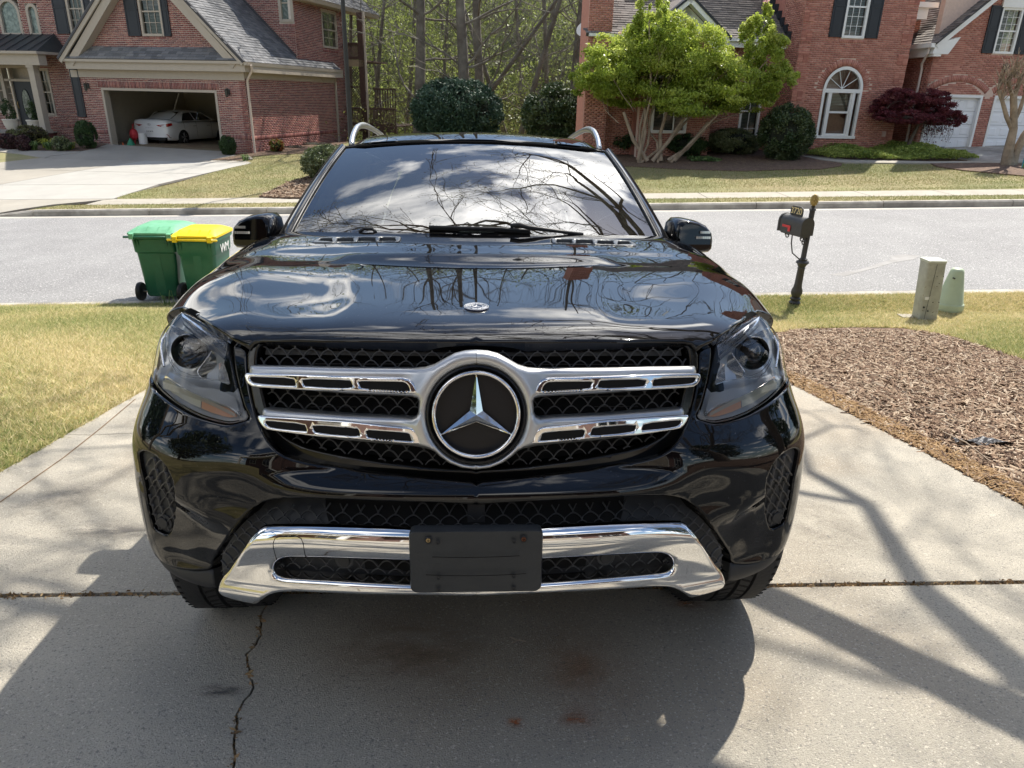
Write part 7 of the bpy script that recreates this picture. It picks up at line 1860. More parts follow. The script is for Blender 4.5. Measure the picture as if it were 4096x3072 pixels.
for k in range(3):
 a = 90 + 120 * k; t = pc(tipr, a, 0.002); l = pc(inr, a + 60, 0.0); r_ = pc(inr, a - 60, 0.0); b = [t - ax * .012, l - ax * .01, r_ - ax * .01]
 mb.add([ctr, t, l, r_, *b], [(0, 1, 2), (0, 3, 1), (1, 4, 5, 2), (3, 6, 4, 1)])
kbuild(mb, 'star', CHROME, suv, mirror=False)
bm_lines = MB()
for fam in (1, -1):
 for k in range(-14, 15):
  d = k * 0.0095
  u0 = np.array((math.cos(R_(45 * fam)), math.sin(R_(45 * fam)))); n0 = np.array((-u0[1], u0[0])); Lh = math.sqrt(max(0, (RR * .80) ** 2 - d * d))
  if Lh < .01: continue
  for s0 in np.arange(-Lh, Lh, .012):
   m_ = u0 * (s0 + .006) + n0 * d; ang = (math.degrees(math.atan2(m_[1], m_[0])) - 90) % 120; rr_ = np.linalg.norm(m_)
   if min(ang, 120 - ang) * math.pi / 180 * rr_ < RR * .10: continue
   p = u0 * s0 + n0 * d; q = u0 * (s0 + .0125) + n0 * d; w_ = n0 * .0007
   A = [E0 + ax * -.030 + v[0] * eu + v[1] * ev for v in (p - w_, q - w_, q + w_, p + w_)]
   bm_lines.add(A, [(0, 1, 2, 3)])
kbuild(bm_lines, 'emblem_lattice', RIB, suv)
for k in range(3):
 a0 = 30 + 120 * k
 pts = [pc(RR * .83, a, -.0335) for a in np.linspace(a0 - 48, a0 + 48, 12)] + [pc(RR * .12, a0, -.0335)]
 kbuild(MB().add(pts, [tuple(range(len(pts)))]), 'emblem_field', PLAST, suv)
# --- headlights: lens skin, dark housing, projector, reflectors, turn strip
def hl(pts, d):  # close-up pixels -> points at depth d behind the lens surface, on the right-hand (mirrored) side
 out = []
 for (x, y) in pts:
  s, t = front.solve(600 + x * .525, 1200 + y * .525); P = front.pt(np.array([s]), np.array([t]))[0]; dd = nrm(P * np.array((-1, 1, 1)) - CAR_CAM)
  Pl = P * np.array((-1, 1, 1)) + dd * d; out.append(Pl * np.array((-1, 1, 1)))
 return out
lp = smooth_path(lens, 1)
lamps = []
for k in (1, -1):
 e = empty('headlight', (0, 0, 0)); e.parent = suv; lamps.append(e)
def lamp_part(name, V, F, mat, auto=None, smooth=False, normals=None):
 for k, e in zip((1, -1), lamps):
  mb = MB(); mb.add([(v[0] * k, v[1], v[2]) for v in V], [f if k > 0 else f[::-1] for f in F])
  o = mb.build(name, mat, None, smooth=smooth, auto=auto); o.parent = e
V, N, F, P = panel_arrays(front, lp, (), step=0.02, off=-0.003, edge=0.008, drop=0.006)
for k, e in zip((1, -1), lamps):
 m = np.array((k, 1, 1.0)); mesh_normals('lens', V * m, N * m, F if k > 0 else [f[::-1] for f in F], LENSG, e)
# housing: the lens outline pushed back and shrunk a little
P_, F_, D_, _n2 = region(lp, [], 0.03)
Vh = front.pt(P_[:, 0], P_[:, 1]); Nh = front.normal(P_[:, 0], P_[:, 1]); dep = 0.030 * sstep(0, 0.018, D_) + 0.03 * sstep(0, 0.09, D_)
Vh = Vh - Nh * 0.012
Vh[:, 1] += dep; Vh[:, 0] -= dep * 0.5
lamp_part('housing', [tuple(v) for v in Vh], [tuple(f) for f in F_], LDARK, smooth=True)
# rubber gap around the lens: dark body behind everything
def ribbon(name, left, right, d0, d1, mat, smooth=False):
 """a band between two pixel polylines, d0 deep at the first and d1 at the second"""
 A = hl(left, d0); B = hl(right, d1); n = len(A)
 lamp_part(name, A + B, [(i, i + 1, n + i + 1, n + i) for i in range(n - 1)], mat, smooth=smooth)
# silver lower trim and ribbed turn strip under it
ribbon('lower_trim', [(150, 545), (230, 590), (320, 640), (390, 665), (470, 668), (560, 700), (650, 745)], [(128, 590), (215, 645), (310, 700), (400, 740), (500, 775), (600, 812), (690, 880)], 0.028, 0.004, LGREY, True)
ribbon('trim_edge', [(118, 575), (140, 588), (215, 640), (310, 695), (400, 735), (500, 770), (600, 806), (650, 835), (700, 885)], [(98, 610), (134, 600), (212, 652), (308, 708), (398, 748), (498, 784), (598, 820), (640, 848), (690, 898)], 0.004, 0.008, REFL, True)
ribbon('ribbed_reflector', [(95, 620), (134, 604), (212, 656), (308, 712), (390, 750)], [(130, 670), (170, 705), (240, 750), (310, 790), (385, 822)], 0.010, 0.018, LENSR)
ribbon('turn_signal', [(395, 752), (500, 790), (600, 826), (640, 852), (668, 885)], [(392, 825), (470, 858), (560, 885), (610, 895), (655, 892)], 0.010, 0.018, AMBER)
rib = MB()
for t in np.linspace(0, 1, 54):
 a = np.array((100, 622)) * (1 - t) + np.array((640, 862)) * t + np.array((0, -18)) * math.sin(t * math.pi); b = a + np.array((8, 54 - 26 * t))
 A, B = hl([a, b], 0.006); rib.tube([A, B], 0.0011, 4, cap=False)
lamp_part('lens_ribs', rib.v, rib.f, LENSR)
# projector: bezel ring, bowl and glass eye
Pc = hl([(292, 392)], 0.045)[0]; axp = nrm((0.10, -1, 0.10))
mb = MB().lathe([(0.046, -0.02), (0.048, 0.0), (0.045, 0.006), (0.041, 0.0), (0.037, -0.012), (0.0001, -0.014)], Pc, 36, axis=axp); lamp_part('projector_bezel', mb.v, mb.f, material('bezel_dark', (0.05, 0.052, 0.055), 0.2, metal=.5), auto=35)
mb = MB().lathe([(0.036, -0.010)] + [(0.035 * math.cos(R_(a)), -0.010 + 0.024 * math.sin(R_(a))) for a in range(5, 90, 12)] + [(0.0001, 0.0145)], Pc, 36, axis=axp); lamp_part('projector_eye', mb.v, mb.f, material('projector_glass', (0.02, 0.022, 0.025), 0.03, coat=1.0), smooth=True)
# chrome hood over the projector, chevron strips and the high-beam reflector
ribbon('brow', [(168, 192), (215, 208), (260, 232), (320, 265), (376, 322)], [(160, 232), (200, 262), (245, 285), (300, 318), (378, 340)], 0.034, 0.008, REFL, True)
ribbon('light_guide', [(228, 130), (260, 180), (320, 235), (420, 310), (500, 372), (575, 430)], [(236, 150), (258, 195), (312, 247), (410, 325), (490, 388), (585, 470)], 0.020, 0.006, REFL, True)
ribbon('upper_reflector', [(240, 100), (330, 165), (430, 235), (520, 290), (590, 310)], [(250, 145), (330, 225), (420, 300), (510, 365), (575, 420)], 0.030, 0.010, REFL)
ribbon('high_beam_reflector', [(470, 392), (430, 450), (362, 540), (372, 570), (400, 600)], [(490, 400), (505, 430), (510, 500), (440, 560), (430, 598)], 0.016, 0.050, REFL, True)
ribbon('inner_reflector', [(525, 482), (525, 540), (520, 610)], [(560, 470), (590, 560), (610, 640)], 0.04, 0.03, REFL)
for nm, ln, w_ in (('bezel_line', [(130, 262), (128, 330), (133, 400), (150, 470), (190, 540), (240, 580), (300, 592), (385, 597)], .0016), ('bezel_line', [(470, 392), (430, 450), (362, 540), (372, 570), (400, 600), (520, 612), (600, 640)], .0018), ('bezel_line', [(150, 430), (170, 480), (230, 540), (310, 572), (365, 578)], .0011), ('side_marker', [(128, 250), (95, 300), (85, 360), (95, 440), (108, 505)], .0034)):
 T = hl(ln, 0.012 if nm != 'side_marker' else .008); mb = MB().tube(T, w_, 5, cap=False); lamp_part(nm, mb.v, mb.f, REFL, smooth=True)
mk = hl([(678, 866)], 0.0)[0]
mb = MB()
for a in (90, 210, 330): mb.tube([mk + np.array((0, -.001, 0)), mk + np.array((.0055 * math.cos(R_(a)), -.001, .0055 * math.sin(R_(a))))], .0005, 3)
mb.tube([mk + np.array((.006 * math.cos(R_(a)), -.001, .006 * math.sin(R_(a)))) for a in range(0, 361, 30)], .0005, 3); lamp_part('lens_mark', mb.v, mb.f, VOID)
# --- hood: one smooth surface over (q across, Y along)
zprof = nat_spline([-.05, 0.0, .012, .03, .06, .10, .18, .30, .50, .70, .85, .93, 1.0, 1.1, 1.2, 1.33, 1.45, 1.6],
     [.93, 1.018, 1.036, 1.048, 1.062, 1.075, 1.092, 1.112, 1.140, 1.163, 1.178, 1.185, 1.193, 1.213, 1.231, 1.252, 1.262, 1.27])
NB = 7.5
_t2 = np.linspace(0, math.pi / 2, 3000); _hx = np.sin(_t2) ** (2 / NB); _hz = np.cos(_t2) ** (2 / NB)
_hs = np.concatenate([[0], np.cumsum(np.hypot(np.diff(_hx) * .95, np.diff(_hz) * .28))]); Q_MAX = _hs[-1]
def hood_half(Y): return 0.93 + 0.030 * sstep(0.3, 1.2, Y)
def hood_pt(q, Y):
 q = np.asarray(q, float); Y = np.asarray(Y, float)
 hx = np.interp(q, _hs, _hx); hz = np.interp(q, _hs, _hz); x = hx * hood_half(Y)
 front_y = 0.088 + plan_y_at_x(np.minimum(x, 0.925), 0.95) * 1.15
 f = 1 - sstep(0.35, 0.95, Y)
 t = Y - front_y * (f + (1 - f) * 0.0) - 0.09 * 0 * (1 - f)
 zc = zprof(np.where(Y < 0.35, Y - front_y, Y - 0.0 - front_y * f))
 zc = zc - 0.014 * (1 - f) * 0
 ax = np.abs(x)
 side = 1 - 0.35 * (1 - sstep(0.2, 1.1, Y)) * 0
 base = 0.93 - 0.03 * (1 - sstep(.2, .9, Y))
 z = base + (zc - base) * hz ** 1.0
 # crown, power domes and their hollows
 z = z - 0.012 * (ax / .93) ** 2.2
 env = sstep(0.12, 0.45, Y) * (1 - 0.65 * sstep(0.85, 1.05, Y))
 x1 = 0.36 + 0.09 * sstep(.2, 1.0, Y); x2 = 0.63 + 0.14 * sstep(.1, 1.0, Y)
 z = z - env * 0.008 * sstep(x1 - .05, x1 + .06, ax) + env * 0.007 * np.exp(-((ax - x2) / 0.085) ** 2)
 return np.stack([x, Y + 0 * x, z], -1)
hood = Surf(hood_pt, (0.0, Q_MAX), (0.06, 1.44)); hood.ref = np.array((0.1, -.3, 1.0))
hl_edge = zA((990, 398), (862, 316), (770, 250), (700, 205), (600, 140), (520, 86), (455, 60))
hood_outer = hood.path([(1903, 1366), (1700, 1365)] + zA((2211, 330), (1600, 328), (1200, 325), (1080, 330), (1030, 345), (1005, 378)) + hl_edge)
tl = hood_outer[-1]
hood_outer = hood_outer + [(Q_MAX - 0.12, tl[1] + .10), (Q_MAX - .10, 1.0), (Q_MAX - .11, 1.42), (0.76, 1.46), (0.70, 1.43), (0.5, 1.38), (0.3, 1.345), (0.0, 1.33)]
# openings of the two intake vents at the back of the hood
def zE(*p): return [(700 + x / 2, 780 + y / 2) for x, y in p]
vent_h = hood.path(zE((1100, 378), (1140, 352), (1200, 340), (1500, 335), (1800, 334), (1806, 345), (1795, 372), (1780, 378), (1400, 382), (1120, 386)))
hole_v = [((a), (b)) for a, b in vent_h]
panel('hood', hood, hood_outer, [smooth_path(vent_h, 1)], PAINT, suv, step=0.022, edge=0.007, drop=0.005, skirt=0.03)
panel('vent_frame', hood, smooth_path(vent_h, 1), [smooth_path(hood.path(zE(*b)), 0) for b in
     (((1140, 372), (1165, 350), (1255, 348), (1262, 378)), ((1285, 378), (1300, 346), (1425, 345), (1432, 377)), ((1455, 376), (1470, 344), (1603, 343), (1606, 375)), ((1628, 374), (1640, 343), (1760, 343), (1770, 372)))],
     material('vent_grey', (0.10, 0.11, 0.12), 0.3), suv, 'pair', step=0.02, off=0.004, edge=0.005, drop=0.003, skirt=0.02)
panel('vent_mesh', hood, vent_h, (), material('vent_insert', (0.02, 0.02, 0.02), 0.6), suv, 'pair', step=0.03, off=-0.012)
mb = MB()
for X in np.arange(1145, 1775, 12):
 (a,), (b,) = [hood.path(zE((X + 8, 348))), ], [hood.path(zE((X, 376))), ]
 a = a[0]; b = b[0]; A = hood.pt(np.array([a[0], b[0]]), np.array([a[1], b[1]])) - hood.normal(np.array([a[0], b[0]]), np.array([a[1], b[1]])) * 0.008
 mb.tube([A[0], A[1]], 0.0016, 3, cap=False)
kbuild(mb, 'vent_slats', RIB, suv, mirror='join')
# hood emblem
q_, Y_ = hood.solve(1906, 1231)
Pe = hood.pt(np.array([0.0]), np.array([Y_]))[0]; Ne = hood.normal(np.array([1e-3]), np.array([Y_]))[0] * np.array((0, 1, 1)); Ne = nrm(Ne)
ee = np.array((1.0, 0, 0)); ef = np.cross(Ne, ee); ef = ef if ef[1] > 0 else -ef
RE_ = 0.0285
def hp(r, a, h): return Pe + Ne * h + r * (math.cos(R_(a)) * ee + math.sin(R_(a)) * ef)
em = kbuild(MB().lathe([(RE_ * 1.16, 0), (RE_ * 1.16, .001), (RE_ * 1.05, .0035), (.0001, .004)], Pe, 40, axis=Ne), 'hood_emblem', material('emblem_blue', (0.012, 0.014, 0.03), 0.15), suv, auto=35)[0]
WHT = material('emblem_silver', (0.80, 0.80, 0.80), 0.25, metal=0.4)
mb = MB()
for rr, w_ in ((RE_ * .99, .0011), (RE_ * .60, .0009), (RE_ * 1.13, .0007)):
 mb.tube([hp(rr, a, .0042) for a in np.linspace(0, 360, 49)], w_, 4, cap=False)
for sgn in (1, -1):
 for rr in (.71, .80, .88):
  mb.tube([hp(RE_ * rr, 0 if sgn > 0 else 180, .0042) if False else hp(RE_ * (rr + .02 * math.sin(a * .5)), (a if sgn > 0 else 180 - a), .0042) for a in np.linspace(-48, 38, 16)], .0006, 3, cap=False)
kbuild(mb, 'emblem_rings', WHT, suv)
mb = MB(); c0 = hp(0, 0, .0062)
for k in range(3):
 a = 90 + 120 * k; t = hp(RE_ * .56, a, .0042); l = hp(RE_ * .11, a + 60, .0042); r_ = hp(RE_ * .11, a - 60, .0042)
 mb.add([c0, t, l, r_], [(0, 1, 2), (0, 3, 1)])
kbuild(mb, 'emblem_star', WHT, suv)
def arc_text(txt, r, a_mid, step, size, mat, up=1):
 n = len(txt)
 for i, ch in enumerate(txt):
  if ch == ' ': continue
  a = a_mid - up * (i - (n - 1) / 2) * step
  me = text_mesh(ch, size); me.materials.append(mat); o = bpy.data.objects.new('emblem_letter', me); COL.objects.link(o)
  rad = math.cos(R_(a)) * ee + math.sin(R_(a)) * ef; yv = rad * up; xv = np.cross(yv, Ne); c = hp(r, a, .0043)
  o.matrix_world = Matrix(((xv[0], yv[0], Ne[0], c[0]), (xv[1], yv[1], Ne[1], c[1]), (xv[2], yv[2], Ne[2], c[2]), (0, 0, 0, 1)))
  o.parent = suv
arc_text('MERCEDES', RE_ * .80, 90, 11.5, .0105, WHT, 1)
arc_text('BENZ', RE_ * .80, 270, 13.5, .0105, WHT, -1)
# unseen black sheet added so the panel gaps read as shaded
mb = MB()
inner = []
for z, w, y in ((.30, .74, .38), (.62, .80, .30), (.95, .80, .42), (1.04, .70, .34)): inner.append([(x * w, y + .28 * abs(x) ** 3, z) for x in np.linspace(-1, 1, 13)])
mb.grid(inner); kbuild(mb, 'gap_shade_sheet', VOID, suv)
# black sealing strips: hood gap and lamp surround, just behind the skins
gap = [(lens[i][0], lens[i][1]) for i in range(len(lens))]
cxg = sum(p[0] for p in gap) / len(gap); cyg = sum(p[1] for p in gap) / len(gap)
def grow_poly(pl_, d):
 P = np.array(pl_); T = np.roll(P, -1, 0) - np.roll(P, 1, 0); N = np.stack([T[:, 1], -T[:, 0]], 1); N /= np.linalg.norm(N, axis=1)[:, None] + 1e-9
 if (N * (P - np.array((cxg, cyg)))).sum() < 0: N = -N
 return [tuple(p) for p in P + N * d]
panel('lamp_seal', front, smooth_path(grow_poly(lens, 0.013), 1), [smooth_path(grow_poly(lens, -0.006), 1)], material('seal_rubber', (0.003, 0.003, 0.003), 0.95, spec=0.1), suv, 'pair', step=0.025, off=-0.014)
# --- wheels
WR = 0.372
def wheel(x, y, steer, name='wheel'):
 e = empty(name, (0, 0, 0)); e.parent = suv; sgn = 1 if x > 0 else -1
 mb = MB(); prof = [(.235, -.125), (.30, -.142), (.345, -.138), (WR - .010, -.122), (WR - .001, -.105), (WR, -.062), (WR, -.056), (WR - .009, -.054), (WR - .009, -.046), (WR, -.044), (WR + .001, -.008), (WR - .009, -.006), (WR - .009, .006), (WR + .001, .008), (WR, .044), (WR - .009, .046), (WR - .009, .054), (WR, .056), (WR, .062), (WR - .001, .105), (WR - .010, .122), (.345, .138), (.30, .142), (.235, .125)]
 mb.lathe(prof, (0, 0, 0), 72, axis=(1, 0, 0))
 parts = [('tyre', mb, RUBBER, 30)]
 tb = MB()
 for j in range(72):
  a = 2 * math.pi * j / 72
  for x0, x1, sk in ((-.118, -.064, .05), (-.042, -.010, -.04), (.010, .042, .04), (.064, .118, -.05)):
   pts = []
   for t_ in (0, 1):
    xx = x0 + (x1 - x0) * t_; aa = a + sk * t_
    pts.append((xx, math.cos(aa), math.sin(aa)))
   r0, r1 = WR - .004, WR + .0005
   rr = r1 if abs(x0) < .1 and abs(x1) < .1 else r1 - .003
   w_ = .0042 / WR
   P = []
   for r_ in (r0, rr + .001):
    for (xx, c, s_), d in ((pts[0], -1), (pts[1], -1), (pts[1], 1), (pts[0], 1)):
     ang = math.atan2(s_, c) + d * w_; P.append((xx, r_ * math.cos(ang), r_ * math.sin(ang)))
   tb.hexa(P)
 parts.append(('tread_sipes', tb, VOID, None))
 rm = MB().lathe([(.240, -.11), (.245, .118), (.238, .122), (.222, .10), (.215, .03), (.10, .015), (.0001, .015)], (0, 0, 0), 48, axis=(sgn, 0, 0)); parts.append(('rim', rm, ALLOY, 30))
 sp = MB()
 for j in range(5):
  for d in (-.13, .13):
   a = 2 * math.pi * j / 5 + d; b = 2 * math.pi * j / 5 + d * .5
   sp.tube([(sgn * .095, .05 * math.cos(b), .05 * math.sin(b)), (sgn * .108, .14 * math.cos(a), .14 * math.sin(a)), (sgn * .115, .225 * math.cos(a * 1.0), .225 * math.sin(a))], [.020, .017, .019], 6)
 sp.lathe([(.055, .02), (.055, .105), (.03, .115), (.0001, .115)], (0, 0, 0), 20, axis=(sgn, 0, 0)); parts.append(('spokes', sp, ALLOY, 35))
 dk = MB().lathe([(.17, 0), (.17, .012), (.0001, .012)], (0, 0, 0), 32, axis=(sgn, 0, 0)); parts.append(('brake_disc', dk, SATIN, 35))
 c, s_ = math.cos(R_(steer)), math.sin(R_(steer))
 for nm, m_, mt, au in parts:
  m_.v = [(x + vx * c - vy * s_, y + vx * s_ + vy * c, WR - .002 + vz) for vx, vy, vz in m_.v]
  o = m_.build(nm, mt, None, auto=au or None); o.parent = e
wheel(-0.818, 0.775, 3.0); wheel(0.822, 0.775, 3.0); wheel(-0.82, 3.88, 0); wheel(0.82, 3.88, 0)
# --- flank, glasshouse, roof
side_w = nat_spline([.28, .40, .60, .80, .95, 1.05, 1.12], [.93, .955, .967, .967, .955, .93, .90])
def flank(z): return side_w(z)
body = []
ys = np.linspace(0.60, 5.10, 93)
arch = lambda y, c: (abs(y - c) < 0.455)
mb = MB(); rows = []
zl = np.linspace(0, 1, 12)
for y in ys:
 low = 0.30
 for c_, zc_ in ((0.80, .39), (3.88, .39)):
  if abs(y - c_) < 0.455: low = max(low, zc_ + math.sqrt(max(0, .455 ** 2 - (y - c_) ** 2)))
 taper = 1 - 0.10 * sstep(4.2, 5.1, y) - 0.03 * sstep(4.9, 5.1, y)
 top_ = 0.90 + 0.20 * float(sstep(0.75, 1.5, y)); rows.append([(float(flank(low + (top_ - low) * t)) * taper, y, low + (top_ - low) * t) for t in zl])
mb.grid(rows)
kbuild(mb, 'side_panel', PAINT, suv, mirror='pair', smooth=True)
mb = MB()
for yy in (1.62, 2.66, 3.72):
 mb.tube([(float(flank(z)) + .001, yy + (.05 if z > .9 else 0), z) for z in np.linspace(.36, 1.09, 9)], 0.003, 4, cap=False)
kbuild(mb, 'door_gap', VOID, suv, mirror='pair')
mb = MB()
for yy in (2.42, 3.45): mb.tube([(.968, yy - .11, .93), (.985, yy - .08, .935), (.985, yy + .08, .935), (.968, yy + .11, .93)], .013, 6)
kbuild(mb, 'door_handle', CHROME, suv, mirror='pair', smooth=True)
# rear closure, floor, wheel wells and unseen boxes added to block sun leaks
mb = MB(); rw = []
for z, yb in ((.34, 5.10), (.6, 5.15), (.9, 5.12), (1.10, 5.08)): rw.append([(x * .87, yb - .22 * abs(x) ** 4, z) for x in np.linspace(-1, 1, 15)])
mb.grid(rw); kbuild(mb, 'rear_bumper', PAINT, suv, smooth=True)
mb = MB().box(-.78, .78, .62, 5.0, .24, .30).box(-.70, .70, .46, 1.5, .30, 1.0).box(-.905, -.55, .54, 1.4, .84, .985).box(.55, .905, .54, 1.4, .84, .985).box(-.80, -.55, .44, .6, .40, .985).box(.55, .80, .44, .6, .40, .985).box(-.865, -.78, .475, .6, .84, .985).box(.78, .865, .475, .6, .84, .985)
for c_ in (0.80, 3.88):
 for sg in (-1, 1):
  g_ = [[(sg * xx, c_ + .45 * math.cos(t), .39 + .45 * math.sin(t)) for xx in (.62, .84)] for t in np.linspace(-.1, math.pi + .1, 15)]; mb.grid(g_)
kbuild(mb, 'underbody_sun_blocks', VOID, suv)
mb = MB().grid([[(x, y, 1.085) for x in (-.9, -.5, 0, .5, .9)] for y in (1.42, 1.9)]);
# windscreen surface
BL, TL = at_ky(1185, 937, 1.47), at_ky(1390, 592, 2.25)
BR, TR = at_ky(2640, 955, 1.47), at_ky(2427, 610, 2.25)
xb, xt = (abs(BL[0]) + BR[0]) / 2, (abs(TL[0]) + TR[0]) / 2; zb, zt = (BL[2] + BR[2]) / 2, (TL[2] + TR[2]) / 2
def ws_pt(a, b):
 """a: 0..1.1 across (half), b: 0..1 up"""
 a = np.asarray(a, float); b = np.asarray(b, float)
 x = a * (xb + (xt - xb) * b); bow = 1 - a ** 2
 y = 1.47 + (2.25 - 1.47) * b - 0.17 * bow * (1 - .35 * b)
 z = zb + (zt - zb) * b + (0.030 * bow) * b + 0.030 * 4 * b * (1 - b) * (1 - .3 * a * a) - 0.015 * bow * (1 - b) * 0
 return np.stack([x, y, z], -1)
ws = Surf(ws_pt, (0.0, 1.2), (-0.15, 1.1)); ws.ref = np.array((0, -.5, 1.0))
def grid_surf(name, surf, u, v, mat, parent, off=0.0, both=True, seam=True):
 U, Vv = np.meshgrid(u, v); n, m = U.shape; U = U.ravel(); Vv = Vv.ravel()
 N = surf.normal(U, Vv); P = surf.pt(U, Vv) + N * off
 if seam: N[np.abs(P[:, 0]) < 1e-6] *= np.array((0, 1, 1)); N /= np.linalg.norm(N, axis=1)[:, None]
 F = [(j * m + i, j * m + i + 1, (j + 1) * m + i + 1, (j + 1) * m + i) for j in range(n - 1) for i in range(m - 1)]
 fn = np.cross(P[F[0][1]] - P[F[0][0]], P[F[0][2]] - P[F[0][0]])
 if fn.dot(N[0]) < 0: F = [f[::-1] for f in F]
 M = np.array((-1, 1, 1.0)); k = len(P)
 return mesh_normals(name, np.concatenate([P, P * M]), np.concatenate([N, N * M]), F + [tuple(i + k for i in f[::-1]) for f in F], mat, parent)
grid_surf('windscreen', ws, np.linspace(0, 1, 21), np.linspace(-.12, 1, 25), SCREEN, suv)
# black printed border of the glass
FRIT = material('glass_border', (0.008, 0.009, 0.010), 0.25)
bo = MB()
def wp(a, b, o=-0.004):
 P = ws.pt(np.array([a]), np.array([b]))[0] + ws.normal(np.array([a]), np.array([b]))[0] * o; return P
gl = []
for a in np.linspace(-1, 1, 41): gl.append([wp(abs(a), t) * np.array((1 if a >= 0 else -1, 1, 1)) for t in (-.14, -.02, 0.045)])
bo.grid(gl); gl = []
for a in np.linspace(-1, 1, 41): gl.append([wp(abs(a), t) * np.array((1 if a >= 0 else -1, 1, 1)) for t in (.955, 1.0)])
bo.grid(gl)
for sg in (1, -1):
 bo.grid([[wp(a, t) * np.array((sg, 1, 1)) for a in (.955, 1.0)] for t in np.linspace(-.1, 1, 20)])
kbuild(bo, 'screen_border', FRIT, suv)
mbx = MB()
for sg in (1, -1): mbx.tube([wp(1.008, t, .004) * np.array((sg, 1, 1)) for t in np.linspace(-.12, 1.0, 20)], 0.007, 5, cap=False)
mbx.tube([wp(abs(a), 1.005, .002) * np.array((1 if a >= 0 else -1, 1, 1)) for a in np.linspace(-1, 1, 30)], 0.005, 4, cap=False)
kbuild(mbx, 'screen_seal', material('seal_black', (0.006, 0.006, 0.007), 0.45), suv, smooth=True)
# cowl under the screen
mb = MB(); g_ = []
for a in np.linspace(-1.08, 1.08, 31):
 P = wp(min(abs(a), 1.05), -.08, -.004) * np.array((1 if a >= 0 else -1, 1, 1)); g_.append([P, P + np.array((0, -.12, -.035)), P + np.array((0, -.16, -.10))])
mb.grid(g_); kbuild(mb, 'cowl', PLAST, suv, smooth=True)
# sensor housing behind the glass
mb = MB(); g_ = [wp(a, b, -.03) * np.array((s_, 1, 1)) for a, b, s_ in ((.17, .93, -1), (.15, .72, -1), (.05, .66, -1), (.12, .66, 1), (.16, .72, 1), (.17, .93, 1))]
mb.prism(g_, (0, .03, -.03)); kbuild(mb, 'sensor_housing', FRIT, suv)
# glasshouse side line: from the screen edge to the rear
roof_x = nat_spline([2.2, 2.6, 3.2, 4.0, 4.8, 5.0], [xt + .045, .675, .69, .685, .64, .62])
roof_z = nat_spline([2.2, 2.45, 2.7, 3.0, 3.4, 4.0, 4.6, 4.95], [zt - .002, 1.692, 1.722, 1.742, 1.752, 1.742, 1.70, 1.65])
crown = nat_spline([2.2, 2.4, 2.7, 3.1, 3.6, 4.4, 5.0], [.028, .034, .036, .040, .046, .05, .05])
def roof_pt(a, y):
 a = np.asarray(a, float); y = np.asarray(y, float)
 yy = y - 0.12 * (1 - a ** 2) * (1 - sstep(2.2, 3.0, y))
 drop = 0.035 * sstep(.80, 1.0, a)
 return np.stack([a * roof_x(y), yy + 0 * a, roof_z(y) + crown(y) * (1 - a ** 2) - drop], -1)
roof = Surf(roof_pt, (0.0, 1.0), (2.1, 5.0)); roof.ref = np.array((0, -.2, 1.0))
grid_surf('roof', roof, np.linspace(0, 1, 17), np.concatenate([np.linspace(2.262, 3.2, 22), np.linspace(3.3, 4.95, 12)]), PAINT, suv)
# pillars: painted A pillar as a shaped band outside the screen edge
def band(name, rows, mat, pair=True):
 mb = MB().grid(rows); kbuild(mb, name, mat, suv, mirror='pair', smooth=True)
pl_rows = []
for t in np.linspace(-.10, 1.04, 22):
 e0 = wp(1.012, min(t, 1.0), .003)
 if t > 1: e0 = e0 + np.array((0, .03, .012)) * (t - 1) / .04
 wd = 0.085 - .022 * t
 o1 = e0 + np.array((.018, .012, .010)); o2 = e0 + np.array((wd * .55, .05, .006)); o3 = e0 + np.array((wd * .95, .12, -.022)); o4 = e0 + np.array((wd * 1.02, .18, -.06))
 pl_rows.append([e0, e0 + np.array((.006, .0, .006)), o1, o2, o3, o4])
band('windscreen_pillar', pl_rows, PAINT)
gapl = MB().tube([r[3] + np.array((0, 0, .003)) for r in pl_rows], .0035, 4, cap=False); kbuild(gapl, 'pillar_gap', VOID, suv, mirror='pair')
# side glass and rails above it
sg_rows = []
for i, y in enumerate(np.linspace(1.46, 4.85, 26)):
 if y < 2.42:
  t = (y - 1.46) / .96; top = np.array(pl_rows[min(21, int(t * 19) + 1)][5]) + np.array((0, .02, 0)); top[1] = y
 else: top = np.array((float(roof_x(y)) + .035, y, float(roof_z(y)) - .075))
 bot = np.array((.905 - .05 * sstep(4.2, 4.9, y), y, 1.105)); sg_rows.append([bot, bot * .5 + top * .5 + np.array((.012, 0, 0)), top])
band('side_window', sg_rows, SIDEG)
rl = [[r[2], r[2] + np.array((.006, 0, .03)), np.array((float(roof_x(r[2][1])) * 1.0, r[2][1], float(roof_z(r[2][1])) - .035))] for r in sg_rows if r[2][1] >= 2.30]
band('roof_side', rl, PAINT)
mb = MB()
for yy in (2.72, 3.78): mb.hexa([(.905, yy - .05, 1.10), (.912, yy - .05, 1.10), (.912, yy + .05, 1.10), (.905, yy + .05, 1.10), (.715, yy - .04, 1.665), (.722, yy - .04, 1.665), (.722, yy + .04, 1.665), (.715, yy + .04, 1.665)])
kbuild(mb, 'door_pillar', GLOSSB, suv, mirror='pair')
mb = MB(); g_ = [[(x * .86, 5.06, 1.10), (x * .74, 4.99, 1.45), (x * .63, 4.93, 1.65)] for x in np.linspace(-1, 1, 9)]; mb.grid(g_); kbuild(mb, 'rear_window', SIDEG, suv)
